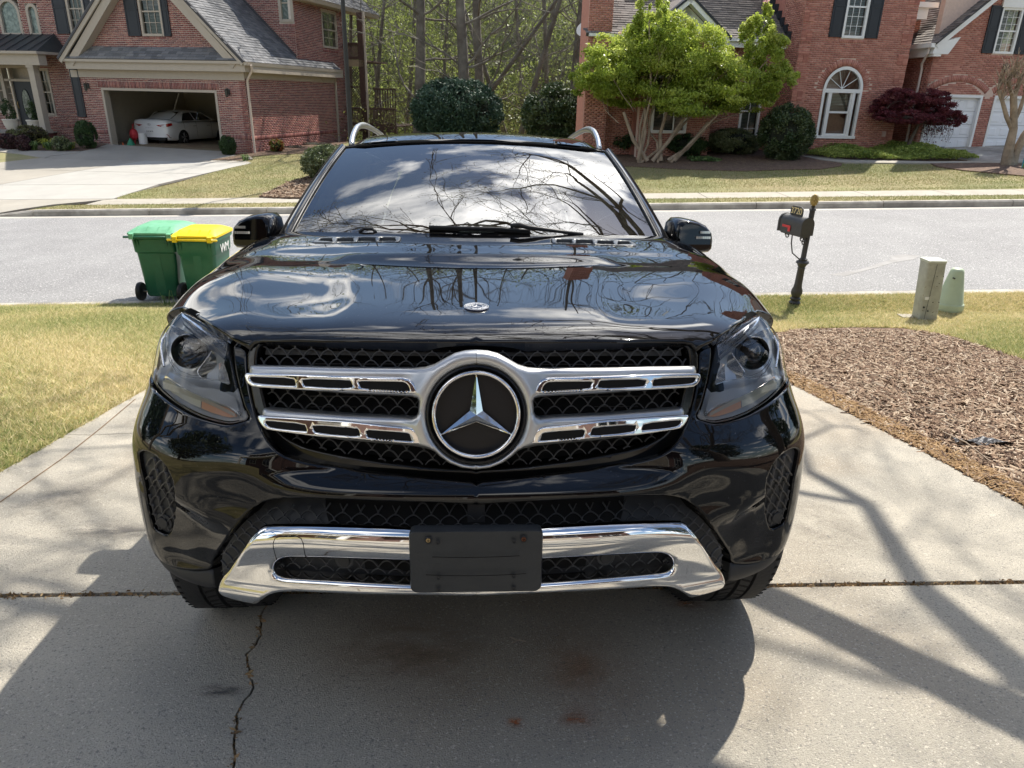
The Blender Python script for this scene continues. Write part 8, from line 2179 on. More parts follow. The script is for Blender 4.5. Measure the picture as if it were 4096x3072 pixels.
# shoulder between hood and screen pillar
mb = MB(); g_ = [[(.965, 1.30, 1.02), (.955, 1.30, 1.10), (.90, 1.33, 1.165), (.84, 1.38, 1.20), (.78, 1.42, 1.215)], [(.967, 1.55, 1.02), (.955, 1.55, 1.10), (.905, 1.56, 1.15), (.875, 1.58, 1.19), (.85, 1.60, 1.225)], [(.967, 1.75, 1.02), (.955, 1.75, 1.10), (.91, 1.76, 1.12), (.90, 1.77, 1.13), (.89, 1.78, 1.14)]]
mb.grid(g_); kbuild(mb, 'door_shoulder', PAINT, suv, mirror='pair', smooth=True)
# roof rails
for_r = []
rail = [(0.640, 2.30, 1.655), (0.648, 2.42, 1.715), (0.652, 2.60, 1.772), (0.655, 2.80, 1.802), (0.66, 3.1, 1.822), (0.665, 3.6, 1.832), (0.66, 4.2, 1.812), (0.64, 4.7, 1.752), (0.63, 4.82, 1.70)]
rp = np.array(rail); ti = np.linspace(0, 8, 49); rp = np.stack([nat_spline(range(9), rp[:, k])(ti) for k in range(3)], 1)
mb = MB().tube(rp - np.array((0, 0, .006)), .017, 8, flat=(1.0, .85));
kbuild(mb, 'roof_rail', material('rail_aluminium', (0.55, 0.56, 0.56), 0.28, metal=.85), suv, mirror='pair', smooth=True)
# door mirrors: shaped shell, lower black part, two lamp strips, glass
outline_m = [(.836, 1.20), (.832, 1.25), (.842, 1.30), (.862, 1.321), (.90, 1.322), (.95, 1.312), (.995, 1.292), (1.022, 1.262), (1.030, 1.225), (1.030, 1.200)]
low_m = [(1.030, 1.200), (1.028, 1.185), (1.015, 1.172), (.96, 1.166), (.88, 1.172), (.845, 1.185), (.836, 1.20)]
full = outline_m + low_m[1:-1]
FM = [np.array(p) for p in full]
def ring_at(pts, y):
 sc = 0.70 + .30 * math.sqrt(max(0.0, 1 - (1 - y) ** 2.5)); cx_, cz_ = .945, 1.235
 return [(cx_ + (x - cx_) * sc, 1.485 + .15 * y + .25 * (x - .93) * abs(x - .93) * 4 * (1 - y) + .9 * (z - 1.235) ** 2 * (1 - y), cz_ + (z - cz_) * sc) for x, z in pts]
mb = MB().grid([ring_at(outline_m, y) for y in (0, .04, .12, .25, .45, .7, 1.0)]); r0 = ring_at(outline_m, 0); mb.add(r0, [tuple(range(len(r0)))])
kbuild(mb, 'mirror_shell', PAINT, suv, mirror='pair', auto=50)
mb = MB().grid([ring_at(low_m, y) for y in (0, .04, .12, .25, .45, .7, 1.0)]); r0 = ring_at(low_m, 0); mb.add(r0, [tuple(range(len(r0)))])
kbuild(mb, 'mirror_base', GLOSSB, suv, mirror='pair', auto=50)
mb = MB().prism([(x, 1.632, z) for x, z in full], (0, .004, 0)); kbuild(mb, 'mirror_glass', CHROME, suv, mirror='pair')
mb = MB().tube([(.80, 1.58, 1.165), (.86, 1.57, 1.185)], .035, 8, flat=(.6, 1)); kbuild(mb, 'mirror_arm', GLOSSB, suv, mirror='pair', smooth=True)
IND = material('indicator_lens', (0.62, 0.62, 0.60), 0.12, metal=.5)
for x0, x1, z in ((.955, 1.000, 1.262), (.938, 1.003, 1.240)):
 mb = MB()
 n = 7
 for i in range(n):
  a = x0 + (x1 - x0) * i / n; b = x0 + (x1 - x0) * (i + .82) / n
  ya = 1.4835 + abs(a - .93) * (a - .93); yb = 1.4835 + abs(b - .93) * (b - .93)
  mb.hexa([(a, ya, z - .005), (b, yb, z - .005), (b, yb + .02, z - .005), (a, ya + .02, z - .005), (a, ya, z + .005), (b, yb, z + .005), (b, yb + .02, z + .005), (a, ya + .02, z + .005)])
 kbuild(mb, 'indicator', IND, suv, mirror='pair')
# wipers
W0 = [ws.solve(*p) for p in zE((2035, 278),)]
def wsP(px, py, o=.012):
 s_ = -1 if px < 1904 else 1
 u = ws.solve(px, py, s_); return (ws.pt(np.array([u[0]]), np.array([u[1]]))[0] + ws.normal(np.array([u[0]]), np.array([u[1]]))[0] * o) * np.array((s_, 1, 1))
ws._g = None
A = [wsP(1718, 918), wsP(1860, 922), wsP(2000, 925), wsP(2120, 934)]; ws._g = None
mb = MB().tube(A, .0065, 6, flat=(1, .6)); wip = kbuild(mb, 'wiper', PLAST, suv, smooth=True)[0]
mb = MB().tube([A[0] + np.array((0, .003, -.008)), A[1] + np.array((0, .003, -.008)), A[2] + np.array((0, .003, -.008)), A[3] + np.array((0, .003, -.008))], .004, 4); kbuild(mb, 'blade', RUBBER, wip)
for o in list(wip.children): o.parent = wip
mb = MB().tube([wsP(2040, 922, .022), wsP(2075, 925, .03), wsP(2110, 935, .03), wsP(2230, 942, .02), wsP(2330, 946, .01)], [.009, .010, .009, .007, .008], 6, flat=(1, .7)); kbuild(mb, 'wiper_arm', PLAST, suv, smooth=True)
ws._g = None
mb = MB().tube([wsP(1440, 938, .01), wsP(1460, 926, .014), wsP(1495, 927, .014), wsP(1505, 938, .01)], .007, 6); kbuild(mb, 'wiper_arm', PLAST, suv, smooth=True)
ws._g = None
# cabin: dashboard, wheel, seats, lining
mb = MB(); g_ = [[(x, 1.50 + .02 * abs(x), 1.10), (x, 1.72, 1.15), (x, 2.02, 1.12), (x, 2.08, .80)] for x in np.linspace(-.78, .78, 13)]; mb.grid(g_); kbuild(mb, 'dashboard', CABIN, suv, smooth=True)
mb = MB(); c_ = np.array((.37, 2.28, 1.04)); mb.tube([c_ + .185 * np.array((math.cos(t), .45 * math.sin(t), .9 * math.sin(t))) for t in np.linspace(0, 2 * math.pi, 33)], .014, 8); mb.tube([c_ - np.array((.17, 0, 0)), c_ + np.array((.17, 0, 0))], .02, 6)
kbuild(mb, 'steering_wheel', CABIN, suv, smooth=True)
def seat(x, y, w=.25):
 mb = MB()
 g_ = [[(x + w * math.cos(t) * (1 - .15 * abs(v)), y + .17 * v * .6 + .07 * math.sin(t), .62 + .62 * v) for t in np.linspace(0, 2 * math.pi, 14)] for v in np.linspace(0, 1, 8)]
 mb.grid(g_); mb.box(x - w, x + w, y - .48, y, .55, .68)
 g2 = [[(x + .13 * math.cos(t) * s_, y + .13 + .05 * math.sin(t) * s_, z) for t in np.linspace(0, 2 * math.pi, 12)] for z, s_ in ((1.26, .8), (1.30, 1), (1.40, 1), (1.45, .75))]; mb.grid(g2)
 kbuild(mb, 'seat', BEIGE, suv, smooth=True)
seat(-.37, 2.75); seat(.37, 2.75); seat(-.38, 3.65, .3); seat(.38, 3.65, .3)
mb = MB().grid([[(x * float(roof_x(y)) * .97, y, float(roof_z(y)) + .01 - .06 * abs(x)) for x in np.linspace(-1, 1, 9)] for y in np.linspace(2.3, 4.9, 9)]); kbuild(mb, 'roof_lining', material('headliner', (0.25, 0.24, 0.22), 0.9), suv)
mb = MB().box(-.85, .85, 1.5, 5.0, .32, .5).box(-.9, -.86, 1.6, 4.9, .5, 1.09).box(.86, .9, 1.6, 4.9, .5, 1.09); kbuild(mb, 'cabin_floor', CABIN, suv)
mb = MB(); mb.hexa([(-.12, 2.13, 1.50), (.12, 2.13, 1.50), (.12, 2.15, 1.50), (-.12, 2.15, 1.50), (-.12, 2.15, 1.565), (.12, 2.15, 1.565), (.12, 2.17, 1.565), (-.12, 2.17, 1.565)]); kbuild(mb, 'rear_view_mirror', CABIN, suv)
# ------------------------------------------------------------------ wheeled bins at the kerb
BING = material('bin_green', (0.022, 0.125, 0.070), 0.38, var=0.12, vscale=4)
BINLID = material('bin_lid_green', (0.16, 0.42, 0.24), 0.42, col2=(0.11, 0.34, 0.18), vscale=5, var=.12)
BINY = material('bin_lid_yellow', (0.80, 0.58, 0.01), 0.35, var=.05, vscale=4)
BLACKP = material('wheel_black', (0.012, 0.012, 0.012), 0.6)
def wheelie_bin(px, py, w, d, h, yaw, lidm, label, logo):
 b = G(px, py); c_, s_ = math.cos(R_(yaw)), math.sin(R_(yaw)); z0 = b[2] + .0
 def T(x, y, z): return (b[0] + x * c_ - y * s_, b[1] + x * s_ + y * c_, z0 + z)
 e = empty('wheelie_bin', tuple(b), label, 'bin', 'bins standing at the kerb')
 def ring(z, sx, y0, y1, r=.05):
  out = []
  for (cx_, cy_, a0) in ((sx, y1, 0), (-sx, y1, 90), (-sx, y0, 180), (sx, y0, 270)):
   for k in range(4):
    t = R_(a0 + 30 * k); out.append(T(cx_ - math.copysign(r, cx_) + r * math.cos(t), cy_ - (r if cy_ == y1 else -r) + r * math.sin(t), z))
  return out
 lv = [(.06, .36, .06, .80), (.10, .375, .03, .82), (.55, .425, .02, .90), (.72, .445, .01, .93), (.745, .475, -.015, .945), (.93, .490, -.03, .965), (.945, .53, -.06, .99), (1.0, .535, -.06, .995)]
 mb = MB(); mb.grid([ring(z * h * .93, sx * w, y0 * d, y1 * d) for z, sx, y0, y1 in lv], closed=True); r0 = ring(.06 * h * .93, .36 * w, .06 * d, .80 * d); mb.add(r0, [tuple(range(len(r0)))])
 mb.build('body', BING, e, auto=35)
 H = h * .93
 lid = MB(); lid.grid([ring(H + z, sx * w, y0 * d, y1 * d, rr) for z, sx, y0, y1, rr in ((.0, .55, -.07, 1.03, .05), (.03, .55, -.07, 1.03, .05), (.045, .52, -.03, 1.0, .05), (.085, .43, .10, .88, .09), (.098, .38, .17, .80, .08), (.10, .2, .35, .6, .03))], closed=True)
 r1_ = ring(H + .10, .2 * w, .35 * d, .6 * d, .03); lid.add(r1_, [tuple(range(len(r1_)))]); lo = lid.build('lid', lidm, e, auto=35)
 for x in (-.26, -.09, .09, .26):
  MB().hexa([T(x * w * 1.4 - .012, .0 * d, H + .045), T(x * w * 1.4 + .012, .0 * d, H + .045), T(x * w * 1.4 + .012, .12 * d, H + .088), T(x * w * 1.4 - .012, .12 * d, H + .088), T(x * w * 1.4 - .012, .0 * d, H + .055), T(x * w * 1.4 + .012, .0 * d, H + .055), T(x * w * 1.4 + .012, .12 * d, H + .098), T(x * w * 1.4 - .012, .12 * d, H + .098)]).build('lid_rib', lidm, e)
 MB().tube([T(-.60 * w, -.10 * d, H - .02), T(.60 * w, -.10 * d, H - .02)], .016, 8).build('handle_bar', lidm if lidm is BINY else BING, e, smooth=True)
 for x in (-.42, .42):
  MB().hexa([T(x * w - .03, -.13 * d, H - .05), T(x * w + .03, -.13 * d, H - .05), T(x * w + .03, -.04 * d, H - .05), T(x * w - .03, -.04 * d, H - .05), T(x * w - .03, -.13 * d, H + .025), T(x * w + .03, -.13 * d, H + .025), T(x * w + .03, -.02 * d, H + .04), T(x * w - .03, -.02 * d, H + .04)]).build('hinge', lidm, e)
  for dx in (-.02, .02): MB().add([T(x * w * .85 + dx, -.06 * d, H - .06), T(x * w * .85 + dx, -.0 * d, H - .06), T(x * w * .85 + dx, .0, H - .24)], [(0, 1, 2), (2, 1, 0)]).build('gusset', BING, e)
 # raised rib on the back
 MB().hexa([T(-.07, .03 * d, .10), T(.07, .03 * d, .10), T(.07, .10 * d, .10), T(-.07, .10 * d, .10), T(-.05, .005 * d, H * .78), T(.05, .005 * d, H * .78), T(.05, .1 * d, H * .78), T(-.05, .1 * d, H * .78)]).build('back_rib', BING, e)
 ax_ = (c_, s_, 0)
 for x in (-.50, .50):
  wo = MB().lathe([(.085, -.028), (.125, -.030), (.132, -.012), (.132, .012), (.125, .030), (.085, .028)], T(x * w, .05 * d, .132), 28, axis=ax_).build('wheel', BLACKP, e, auto=40)
  MB().lathe([(.03, -.04), (.035, .035), (.012, .04)], T(x * w, .05 * d, .132), 12, axis=ax_).build('hub', MATS['grey_plastic'], wo, auto=40)
  for k in range(6):
   t = k * math.pi / 3; q = np.array(T(x * w, .05 * d, .132)); v = np.array((-s_ * math.cos(t), c_ * math.cos(t), math.sin(t))); MB().tube([q + v * .03, q + v * .09], .010, 4).build('spoke', MATS['grey_plastic'], wo)
 MB().tube([T(-.5 * w, .05 * d, .132), T(.5 * w, .05 * d, .132)], .011, 6).build('axle', material('axle_steel', (0.5, 0.45, 0.35), .4, metal=.8), e)
 if logo:
  me = text_mesh('WM', .155, .001, spacing=.82); me.materials.append(WHITE); o = bpy.data.objects.new('lettering', me); COL.objects.link(o)
  o.matrix_world = Matrix(((-s_, 0, c_, 0), (c_, 0, s_, 0), (0, 1, 0, 0), (0, 0, 0, 1))); o.matrix_world = Matrix.Translation(T(0.492 * w + .004, .50 * d, H * .80)) @ Matrix(((-s_, 0, c_, 0), (c_, 0, s_, 0), (0, 1, 0, 0), (0, 0, 0, 1))) @ Matrix.Shear('XZ', 3, (0, 0)).to_4x4()
  me2 = o.data; me2.transform(Matrix(((1.25, .22, 0, 0), (0, 1.1, 0, 0), (0, 0, 1, 0), (0, 0, 0, 1)))); bpy.context.view_layer.update(); M_ = o.matrix_world.copy(); o.parent = e; o.matrix_parent_inverse = world_of(e).inverted(); o.matrix_basis = M_
 return e
wheelie_bin(652, 1204, .60, .80, 1.02, 4, BINLID, 'dark green wheeled bin with a faded pale green lid', False)
wheelie_bin(812, 1211, .56, .66, .98, 1, BINY, 'green wheeled bin with a bright yellow lid and white letters', True)
p = G(665, 1228); e = strappy(np.array((p[0] + .02, p[1], p[2])), 16, .26, STR, 'tuft of tall uncut grass at the lawn edge beside the bins', 'grass_tuft', None, .0035)
# ------------------------------------------------------------------ mailbox on its post
IRON = material('painted_iron', (0.045, 0.043, 0.04), 0.45, var=.15, vscale=20)
mbx0 = G(3178, 1213); MY = mbx0[1]
def MP(X, Y, dy=0): return at_y(3080 + X / 1.983, 780 + Y / 1.983, MY + dy)
tp_ = MP(340, 110); bz = mbx0[2]; cx_, cy_ = mbx0[0], MY
hz_of = lambda Y, X=270: MP(X, Y)[2] - bz
e = empty('mailbox', tuple(mbx0), 'black iron mailbox on a turned post with a red flag', 'mailbox')
lean_x = (tp_[0] - cx_)
def post_pt(z): t = z / (tp_[2] - bz); return np.array((cx_ + lean_x * t, cy_, bz + z))
prof = [(.075, 0), (.078, .02), (.055, .05), (.07, .075), (.072, .09), (.05, .11), (.058, .13), (.075, .18), (.070, .235), (.052, .29), (.055, .30), (.050, .32), (.046, .58), (.052, .60), (.045, .615), (.062, .66), (.086, .69), (.078, .715), (.052, .73), (.058, .75), (.036, .765)]
hz = hz_of(500); k = hz / .765
MB().lathe([(r_, z * k) for r_, z in prof], (0, 0, 0), 20)
mb = MB(); rows = []
for r_, z in prof + [(.034, .77), (.034, (tp_[2] - bz) / k - .03), (.045, (tp_[2] - bz) / k - .02), (.040, (tp_[2] - bz) / k), (.02, (tp_[2] - bz) / k + .01), (.028, (tp_[2] - bz) / k + .04)]:
 c = post_pt(z * k); rows.append([c + r_ * np.array((math.cos(t), math.sin(t), 0)) for t in np.linspace(0, 2 * math.pi, 20, endpoint=False)])
mb.grid(rows, closed=True); mb.build('post', IRON, e, auto=45)
c = post_pt(tp_[2] - bz + .045 * k); mb = MB()
prof_f = [(.018, 0), (.036, .02), (.045, .05), (.043, .085), (.030, .12), (.012, .145), (.001, .15)]
mb.lathe(prof_f, c, 14)
for j in range(6):
 for t in range(8):
  z = .02 + j * .02; r_ = float(np.interp(z, [q[1] for q in prof_f], [q[0] for q in prof_f])); a = t * math.pi / 4 + (j % 2) * math.pi / 8
  q = c + np.array((r_ * math.cos(a), r_ * math.sin(a), z)); o_ = np.array((math.cos(a), math.sin(a), .3)) * .012; s2 = np.array((-math.sin(a), math.cos(a), 0)) * .012
  mb.add([q - s2, q + s2, q + (0, 0, .018) + o_ * .3, q - (0, 0, .008) + o_], [(0, 3, 2), (3, 1, 2)])
mb.build('pinecone_finial', material('gilt', (0.38, 0.27, 0.09), .5, metal=.6), e)
# the box: half-round top, along direction A
A_ = nrm((-.32, .95, 0)); B_ = np.array((A_[1], -A_[0], 0)); Z_ = np.array((0, 0, 1.0))
near = MP(284, 325, -.12); near[2] = MP(284, 325, -.12)[2]; BW, BH, BL_ = .092, .135, .44
def xsec(o, g=1.0, n=12): return [o + B_ * (-BW * g) + Z_ * 0, *[o + Z_ * BH + B_ * BW * g * -math.cos(R_(t)) + Z_ * BW * g * math.sin(R_(t)) for t in np.linspace(0, 180, n)], o + B_ * BW * g]
mb = MB(); s0, s1 = xsec(near), xsec(near + A_ * BL_); n = len(s0); mb.add(s0 + s1, [tuple(range(n))[::-1], tuple(range(n, 2 * n))] + [(i, (i + 1) % n, n + (i + 1) % n, n + i) for i in range(n)]); mb.build('box', IRON, e, auto=35)
mb = MB(); s0, s1 = xsec(near - A_ * .012, 1.07), xsec(near + A_ * .012, 1.07); mb.add(s0 + s1, [tuple(range(n))[::-1], tuple(range(n, 2 * n))] + [(i, (i + 1) % n, n + (i + 1) % n, n + i) for i in range(n)]); mb.build('end_rim', IRON, e, auto=35)
mb = MB(); s0, s1 = xsec(near + A_ * (BL_ - .01), 1.08), xsec(near + A_ * (BL_ + .02), 1.08); mb.add(s0 + s1, [tuple(range(n))[::-1], tuple(range(n, 2 * n))] + [(i, (i + 1) % n, n + (i + 1) % n, n + i) for i in range(n)]); mb.build('door', IRON, e, auto=35)
f0 = near + A_ * .36 - B_ * (BW + .006) + Z_ * .10; REDF = material('flag_red', (0.55, 0.035, 0.035), .45)
mb = MB(); mb.prism([f0, f0 - A_ * .16 - Z_ * .0, f0 - A_ * .16 + Z_ * -.075, f0 - A_ * .115 - Z_ * .075, f0 - A_ * .115 - Z_ * .03, f0 - Z_ * .03], -B_ * .004); mb.build('flag', REDF, e)
# house number plate on top
np0 = near + A_ * .13 + Z_ * (BH + BW - .01)
mb = MB(); mb.prism([np0, np0 + A_ * .24, np0 + A_ * .24 + Z_ * .10, np0 + A_ * .20 + Z_ * .125, np0 + A_ * .04 + Z_ * .125, np0 + Z_ * .10], B_ * .012); pl_o = mb.build('number_plate', IRON, e)
me = text_mesh('3720', .115, .001, spacing=.95); me.materials.append(material('number_gold', (0.75, 0.62, 0.32), .45, metal=.3)); o = bpy.data.objects.new('numerals', me); COL.objects.link(o)
tc_ = np0 + A_ * .12 + Z_ * .062 - B_ * .004; X_ = -A_; N_ = -B_
M_ = Matrix(((X_[0], 0, N_[0], tc_[0]), (X_[1], 0, N_[1], tc_[1]), (X_[2], 1, N_[2], tc_[2]), (0, 0, 0, 1))); o.parent = pl_o; o.matrix_parent_inverse = world_of(pl_o).inverted(); o.matrix_basis = M_
def scroll(pts, r=.008, name='scroll'): MB().tube(pts, r, 5).build(name, IRON, e, smooth=True)
u0 = near + A_ * .10; sc = lambda c, r0, turns, s: [c + A_ * s * (r0 * (1 - .7 * t) * math.cos(2 * math.pi * turns * t)) + Z_ * (r0 * (1 - .7 * t) * math.sin(2 * math.pi * turns * t)) for t in np.linspace(0, 1, 22)]
scroll(sc(near + A_ * .36 - Z_ * .05, .045, 1.5, 1)); scroll(sc(near + A_ * .06 - Z_ * .05, .045, 1.5, -1)); scroll(sc(near + A_ * .02 - Z_ * .09, .04, 1.4, -1))
pz = post_pt((near[2] - bz) - .32); scroll([near + A_ * .26 - Z_ * .01, near + A_ * .25 - Z_ * .14, near + A_ * .20 - Z_ * .26, pz * .5 + (near + A_ * .12 - Z_ * .33) * .5, pz], .009, 'brace')
MB().prism([near + A_ * .0 - B_ * .05 - Z_ * .004, near + A_ * .44 - B_ * .05 - Z_ * .004, near + A_ * .44 + B_ * .05 - Z_ * .004, near + A_ * .0 + B_ * .05 - Z_ * .004], (0, 0, -.02)).build('shelf', IRON, e)
q = post_pt(near[2] - bz - .01); MB().tube([q, near + A_ * .08 - Z_ * .012], .014, 6).build('arm', IRON, e)
# ------------------------------------------------------------------ utility pedestals on the verge
def ZP(X, Y): return (3560 + X / 3.1725, 1000 + Y / 3.1725)
PEDG = material('pedestal_grey', (0.42, 0.43, 0.37), .5, col2=(0.34, 0.34, 0.29), vscale=6, var=.12, fine=[((0.16, 0.14, 0.11), 30, .68, .75)])
p = G(*ZP(495, 895)); e = empty('utility_pedestal', tuple(p), 'grey green square utility post, the taller of the two', 'utility pedestal', 'utility pedestals on the verge')
ht = at_y(*ZP(617, 135), p[1])[2] - p[2]; w = .112
def rr(cx_, cy_, hx, hy, r, z):
 out = []
 for sx, sy, a0 in ((1, 1, 0), (-1, 1, 90), (-1, -1, 180), (1, -1, 270)):
  for k_ in range(5): t = R_(a0 + 22.5 * k_); out.append((cx_ + sx * (hx - r) + r * math.cos(t), cy_ + sy * (hy - r) + r * math.sin(t), z))
 return out
tl_x = at_y(*ZP(617, 135), p[1])[0] - p[0]
mb = MB(); mb.grid([rr(p[0] + tl_x * t, p[1] + w, w, w, .03, p[2] - .05 + (ht + .05) * t) for t in (0, .5, .955)], closed=True); mb.build('post', PEDG, e, auto=40)
mb = MB(); mb.grid([rr(p[0] + tl_x * .96, p[1] + w, w + .006, w + .006, .03, p[2] + ht * .955), rr(p[0] + tl_x, p[1] + w, w + .006, w + .006, .03, p[2] + ht * .992), rr(p[0] + tl_x, p[1] + w, w - .006, w - .006, .03, p[2] + ht)], closed=True); r_ = rr(p[0] + tl_x, p[1] + w, w - .006, w - .006, .03, p[2] + ht); mb.add(r_, [tuple(range(20))]); mb.build('cap', material('pedestal_cap', (0.50, 0.52, 0.44), .45), e, auto=40)
for X, Y, s_ in ((545, 665, .005), (620, 665, .005), (598, 335, .004), (678, 335, .004), (430, 728, .010), (625, 425, .004), (480, 775, .008)):
 q = at_y(*ZP(X, Y), p[1] - .004); MB().lathe([(s_ * 1.2, -.006), (s_ * 1.2, .003), (.0001, .003)], q, 8, axis=(0, -1, 0)).build('bolt', SHUT, e)
q = at_y(*ZP(473, 615), p[1] - .003); MB().box(q[0] - .026, q[0] + .026, q[1], q[1] + .004, q[2] - .018, q[2] + .018).build('sticker', WHITE, e)
MB().box(p[0] - w * .62, p[0] - w * .60, p[1] - .004, p[1], p[2], p[2] + ht * .94).build('seam', SHUT, e)
p = G(*ZP(815, 800)); e = empty('utility_pedestal', tuple(p), 'pale green tapering utility dome behind the square post', 'utility pedestal', 'utility pedestals on the verge')
ht = at_y(*ZP(790, 225), p[1] + .15)[2] - p[2]; PGR = material('pedestal_green', (0.40, 0.47, 0.33), .45, var=.08)
mb = MB().lathe([(.172, .09), (.165, .10), (.085, ht * .90), (.075, ht * .96), (.05, ht * .99), (.001, ht)], (p[0], p[1] + .16, p[2]), 28); mb.build('dome', PGR, e, auto=50)
MB().lathe([(.18, -.05), (.18, .08), (.176, .095), (.17, .10)], (p[0], p[1] + .16, p[2]), 28).build('base_collar', PGR, e, auto=40)
for X, Y in ((818, 362),): q = at_y(*ZP(X, Y), p[1] + .06); MB().lathe([(.010, -.03), (.010, .006), (.0001, .006)], q, 8, axis=(0, -1, 0)).build('lock', SHUT, e)
p = G(*ZP(250, 850)); MB().box(p[0] - .13, p[0] + .10, p[1] - .08, p[1] + .08, p[2] - .02, p[2] + .018).build('meter_cover', MATS['walk_concrete'], None, label='small pale concrete cover in the grass left of the utility posts', cat='cover')
# tar and oil marks on the street
def mark(name, pts, mat, lift=.003, zf=street_z): sheet(name, pts, lift, mat, .3, skirt=0, zfun=zf)
OILM = material('oil_stain', (0.15, 0.145, 0.14), .6, col2=(0.21, 0.205, 0.20), vscale=4)
mark('oil_stain', gxy(r5(1060, 590), r5(1240, 560), r5(1380, 515), r5(1430, 500), r5(1420, 480), r5(1500, 470), r5(1600, 478), r5(1560, 500), r5(1440, 520), r5(1300, 560), r5(1150, 600)), OILM)
def blotch(name, pts, col, seed, k=1.0):
 m = bpy.data.materials.new(name); m.use_nodes = True; nt = m.node_tree; n = nt.nodes; lk = nt.links.new
 b_ = n['Principled BSDF']; b_.inputs['Base Color'].default_value = (*col, 1); b_.inputs['Roughness'].default_value = .9
 tc = n.new('ShaderNodeTexCoord'); gr = n.new('ShaderNodeTexGradient'); gr.gradient_type = 'QUADRATIC_SPHERE'
 mp = n.new('ShaderNodeMapping'); mp.inputs['Location'].default_value = (-1, -1, 0); mp.inputs['Scale'].default_value = (2, 2, 0); lk(tc.outputs['Generated'], mp.inputs[0]); lk(mp.outputs[0], gr.inputs[0])
 nz = n.new('ShaderNodeTexNoise'); nz.inputs['Scale'].default_value = 3.5; nz.inputs['Detail'].default_value = 8; nz.inputs['Roughness'].default_value = .7; nz.noise_dimensions = '4D'; nz.inputs['W'].default_value = seed; lk(tc.outputs['Generated'], nz.inputs['Vector'])
 rp = n.new('ShaderNodeMapRange'); rp.inputs[1].default_value = .38; rp.inputs[2].default_value = .70; lk(nz.outputs['Fac'], rp.inputs[0])
 ml = n.new('ShaderNodeMath'); ml.operation = 'MULTIPLY'; lk(gr.outputs['Fac'], ml.inputs[0]); lk(rp.outputs[0], ml.inputs[1]); m2 = n.new('ShaderNodeMath'); m2.operation = 'MULTIPLY'; m2.use_clamp = True; m2.inputs[1].default_value = 1.5 * k; lk(ml.outputs[0], m2.inputs[0])
 t = n.new('ShaderNodeBsdfTransparent'); ms = n.new('ShaderNodeMixShader'); lk(m2.outputs[0], ms.inputs[0]); lk(t.outputs[0], ms.inputs[1]); lk(b_.outputs[0], ms.inputs[2]); lk(ms.outputs[0], n['Material Output'].inputs[0])
 sheet(name, pts, .0025, m, .35, skirt=0)
def bl(px, py, wx, wy): c = CAR_CAM + ray_k(px, py) * (-CAR_CAM[2] / ray_k(px, py)[2]); return kpoly([(c[0] - wx, c[1] - wy), (c[0] + wx, c[1] - wy), (c[0] + wx, c[1] + wy), (c[0] - wx, c[1] + wy)])
blotch('clay_stain', bl(2330, 2700, .26, .42), (0.32, 0.17, 0.09), 1.0, .5)
blotch('clay_stain', bl(2310, 2880, .07, .05), (0.42, 0.15, 0.06), 2.0, 1.6)
blotch('clay_stain', bl(2060, 2890, .035, .03), (0.42, 0.15, 0.06), 3.0, 1.6)
blotch('clay_stain', bl(1650, 2600, .45, .32), (0.24, 0.15, 0.09), 4.0, .7)
blotch('clay_stain', bl(2750, 2420, .09, .05), (0.42, 0.18, 0.08), 5.0, 1.2)
blotch('damp_stain', bl(880, 2765, .10, .035), (0.10, 0.095, 0.09), 6.0, 1.6)
blotch('damp_stain', bl(500, 2120, .40, .12), (0.14, 0.13, 0.12), 7.0, 1.0)
blotch('tyre_grime', bl(3300, 2100, .30, .5), (0.22, 0.20, 0.17), 8.0, .7)
blotch('tyre_grime', bl(250, 2000, .30, .5), (0.22, 0.20, 0.17), 9.0, .7)
# hairline tooled joint along the left edge of the drive and dried twigs on the concrete
c = [KW(x, y, .002) for x, y in ((-2.40, 3.4), (-2.30, 2.7), (-2.24, 2.2), (-2.20, 1.6), (-2.18, .8))]; jt = MB(); jt.add([p + np.array((s_, 0, 0)) for p in c for s_ in (-.004, .004)], [(2 * i, 2 * i + 1, 2 * i + 3, 2 * i + 2) for i in range(4)]); jt.build('drive_edge_joint', MATS['joint_dirt'], None, kind='structure')
dt = [CAR_CAM + ray_k(x, y) * (-CAR_CAM[2] / ray_k(x, y)[2]) for x, y in ((2040, 2553), (2070, 2565), (2105, 2570))]
MB().tube([KW(p[0], p[1], .004) for p in dt], .0015, 4).tube([KW(dt[1][0], dt[1][1], .004), KW(dt[1][0] - .02, dt[1][1] - .02, .006)], .001, 3).build('dry_twig', MATS['bark_pale'], None, label='tiny forked dry twig on the concrete in the shadow of the SUV', cat='twig')
# ------------------------------------------------------------------ the white saloon in the garage
WP = material('white_car_paint', (0.88, 0.89, 0.90), .18, coat=.6); CG = material('car_glass_dark', (0.012, 0.014, 0.016), .05, coat=1.0)
a_ = -LG.n; r_v = LG.a
dep = 1.6; u_rl = Plane3(LG.p(0, 0, -dep), LG.a, (0, 0, 1)).uv(*r1(770, 720))[0]
SO = LG.p(u_rl + .93, FL, -dep)
def SC(x, y, z): return SO + r_v * x + a_ * y + np.array((0, 0, z))
car = empty('white_saloon', tuple(SO), 'white saloon car parked nose first in the open garage', 'car')
ys = [0, .03, .10, .35, .75, 1.0, 1.35, 2.0, 2.8, 3.5, 4.1, 4.55, 4.8, 4.86]; wd = [.70, .80, .86, .905, .925, .93, .93, .93, .93, .925, .90, .82, .66, .5]
top = [.90, 1.02, 1.09, 1.10, 1.06, 1.02, 1.0, .99, .98, .95, .90, .82, .70, .6]
bot = [.34, .28, .24, .22, .20, .20, .20, .20, .20, .20, .20, .22, .26, .3]
rows = []
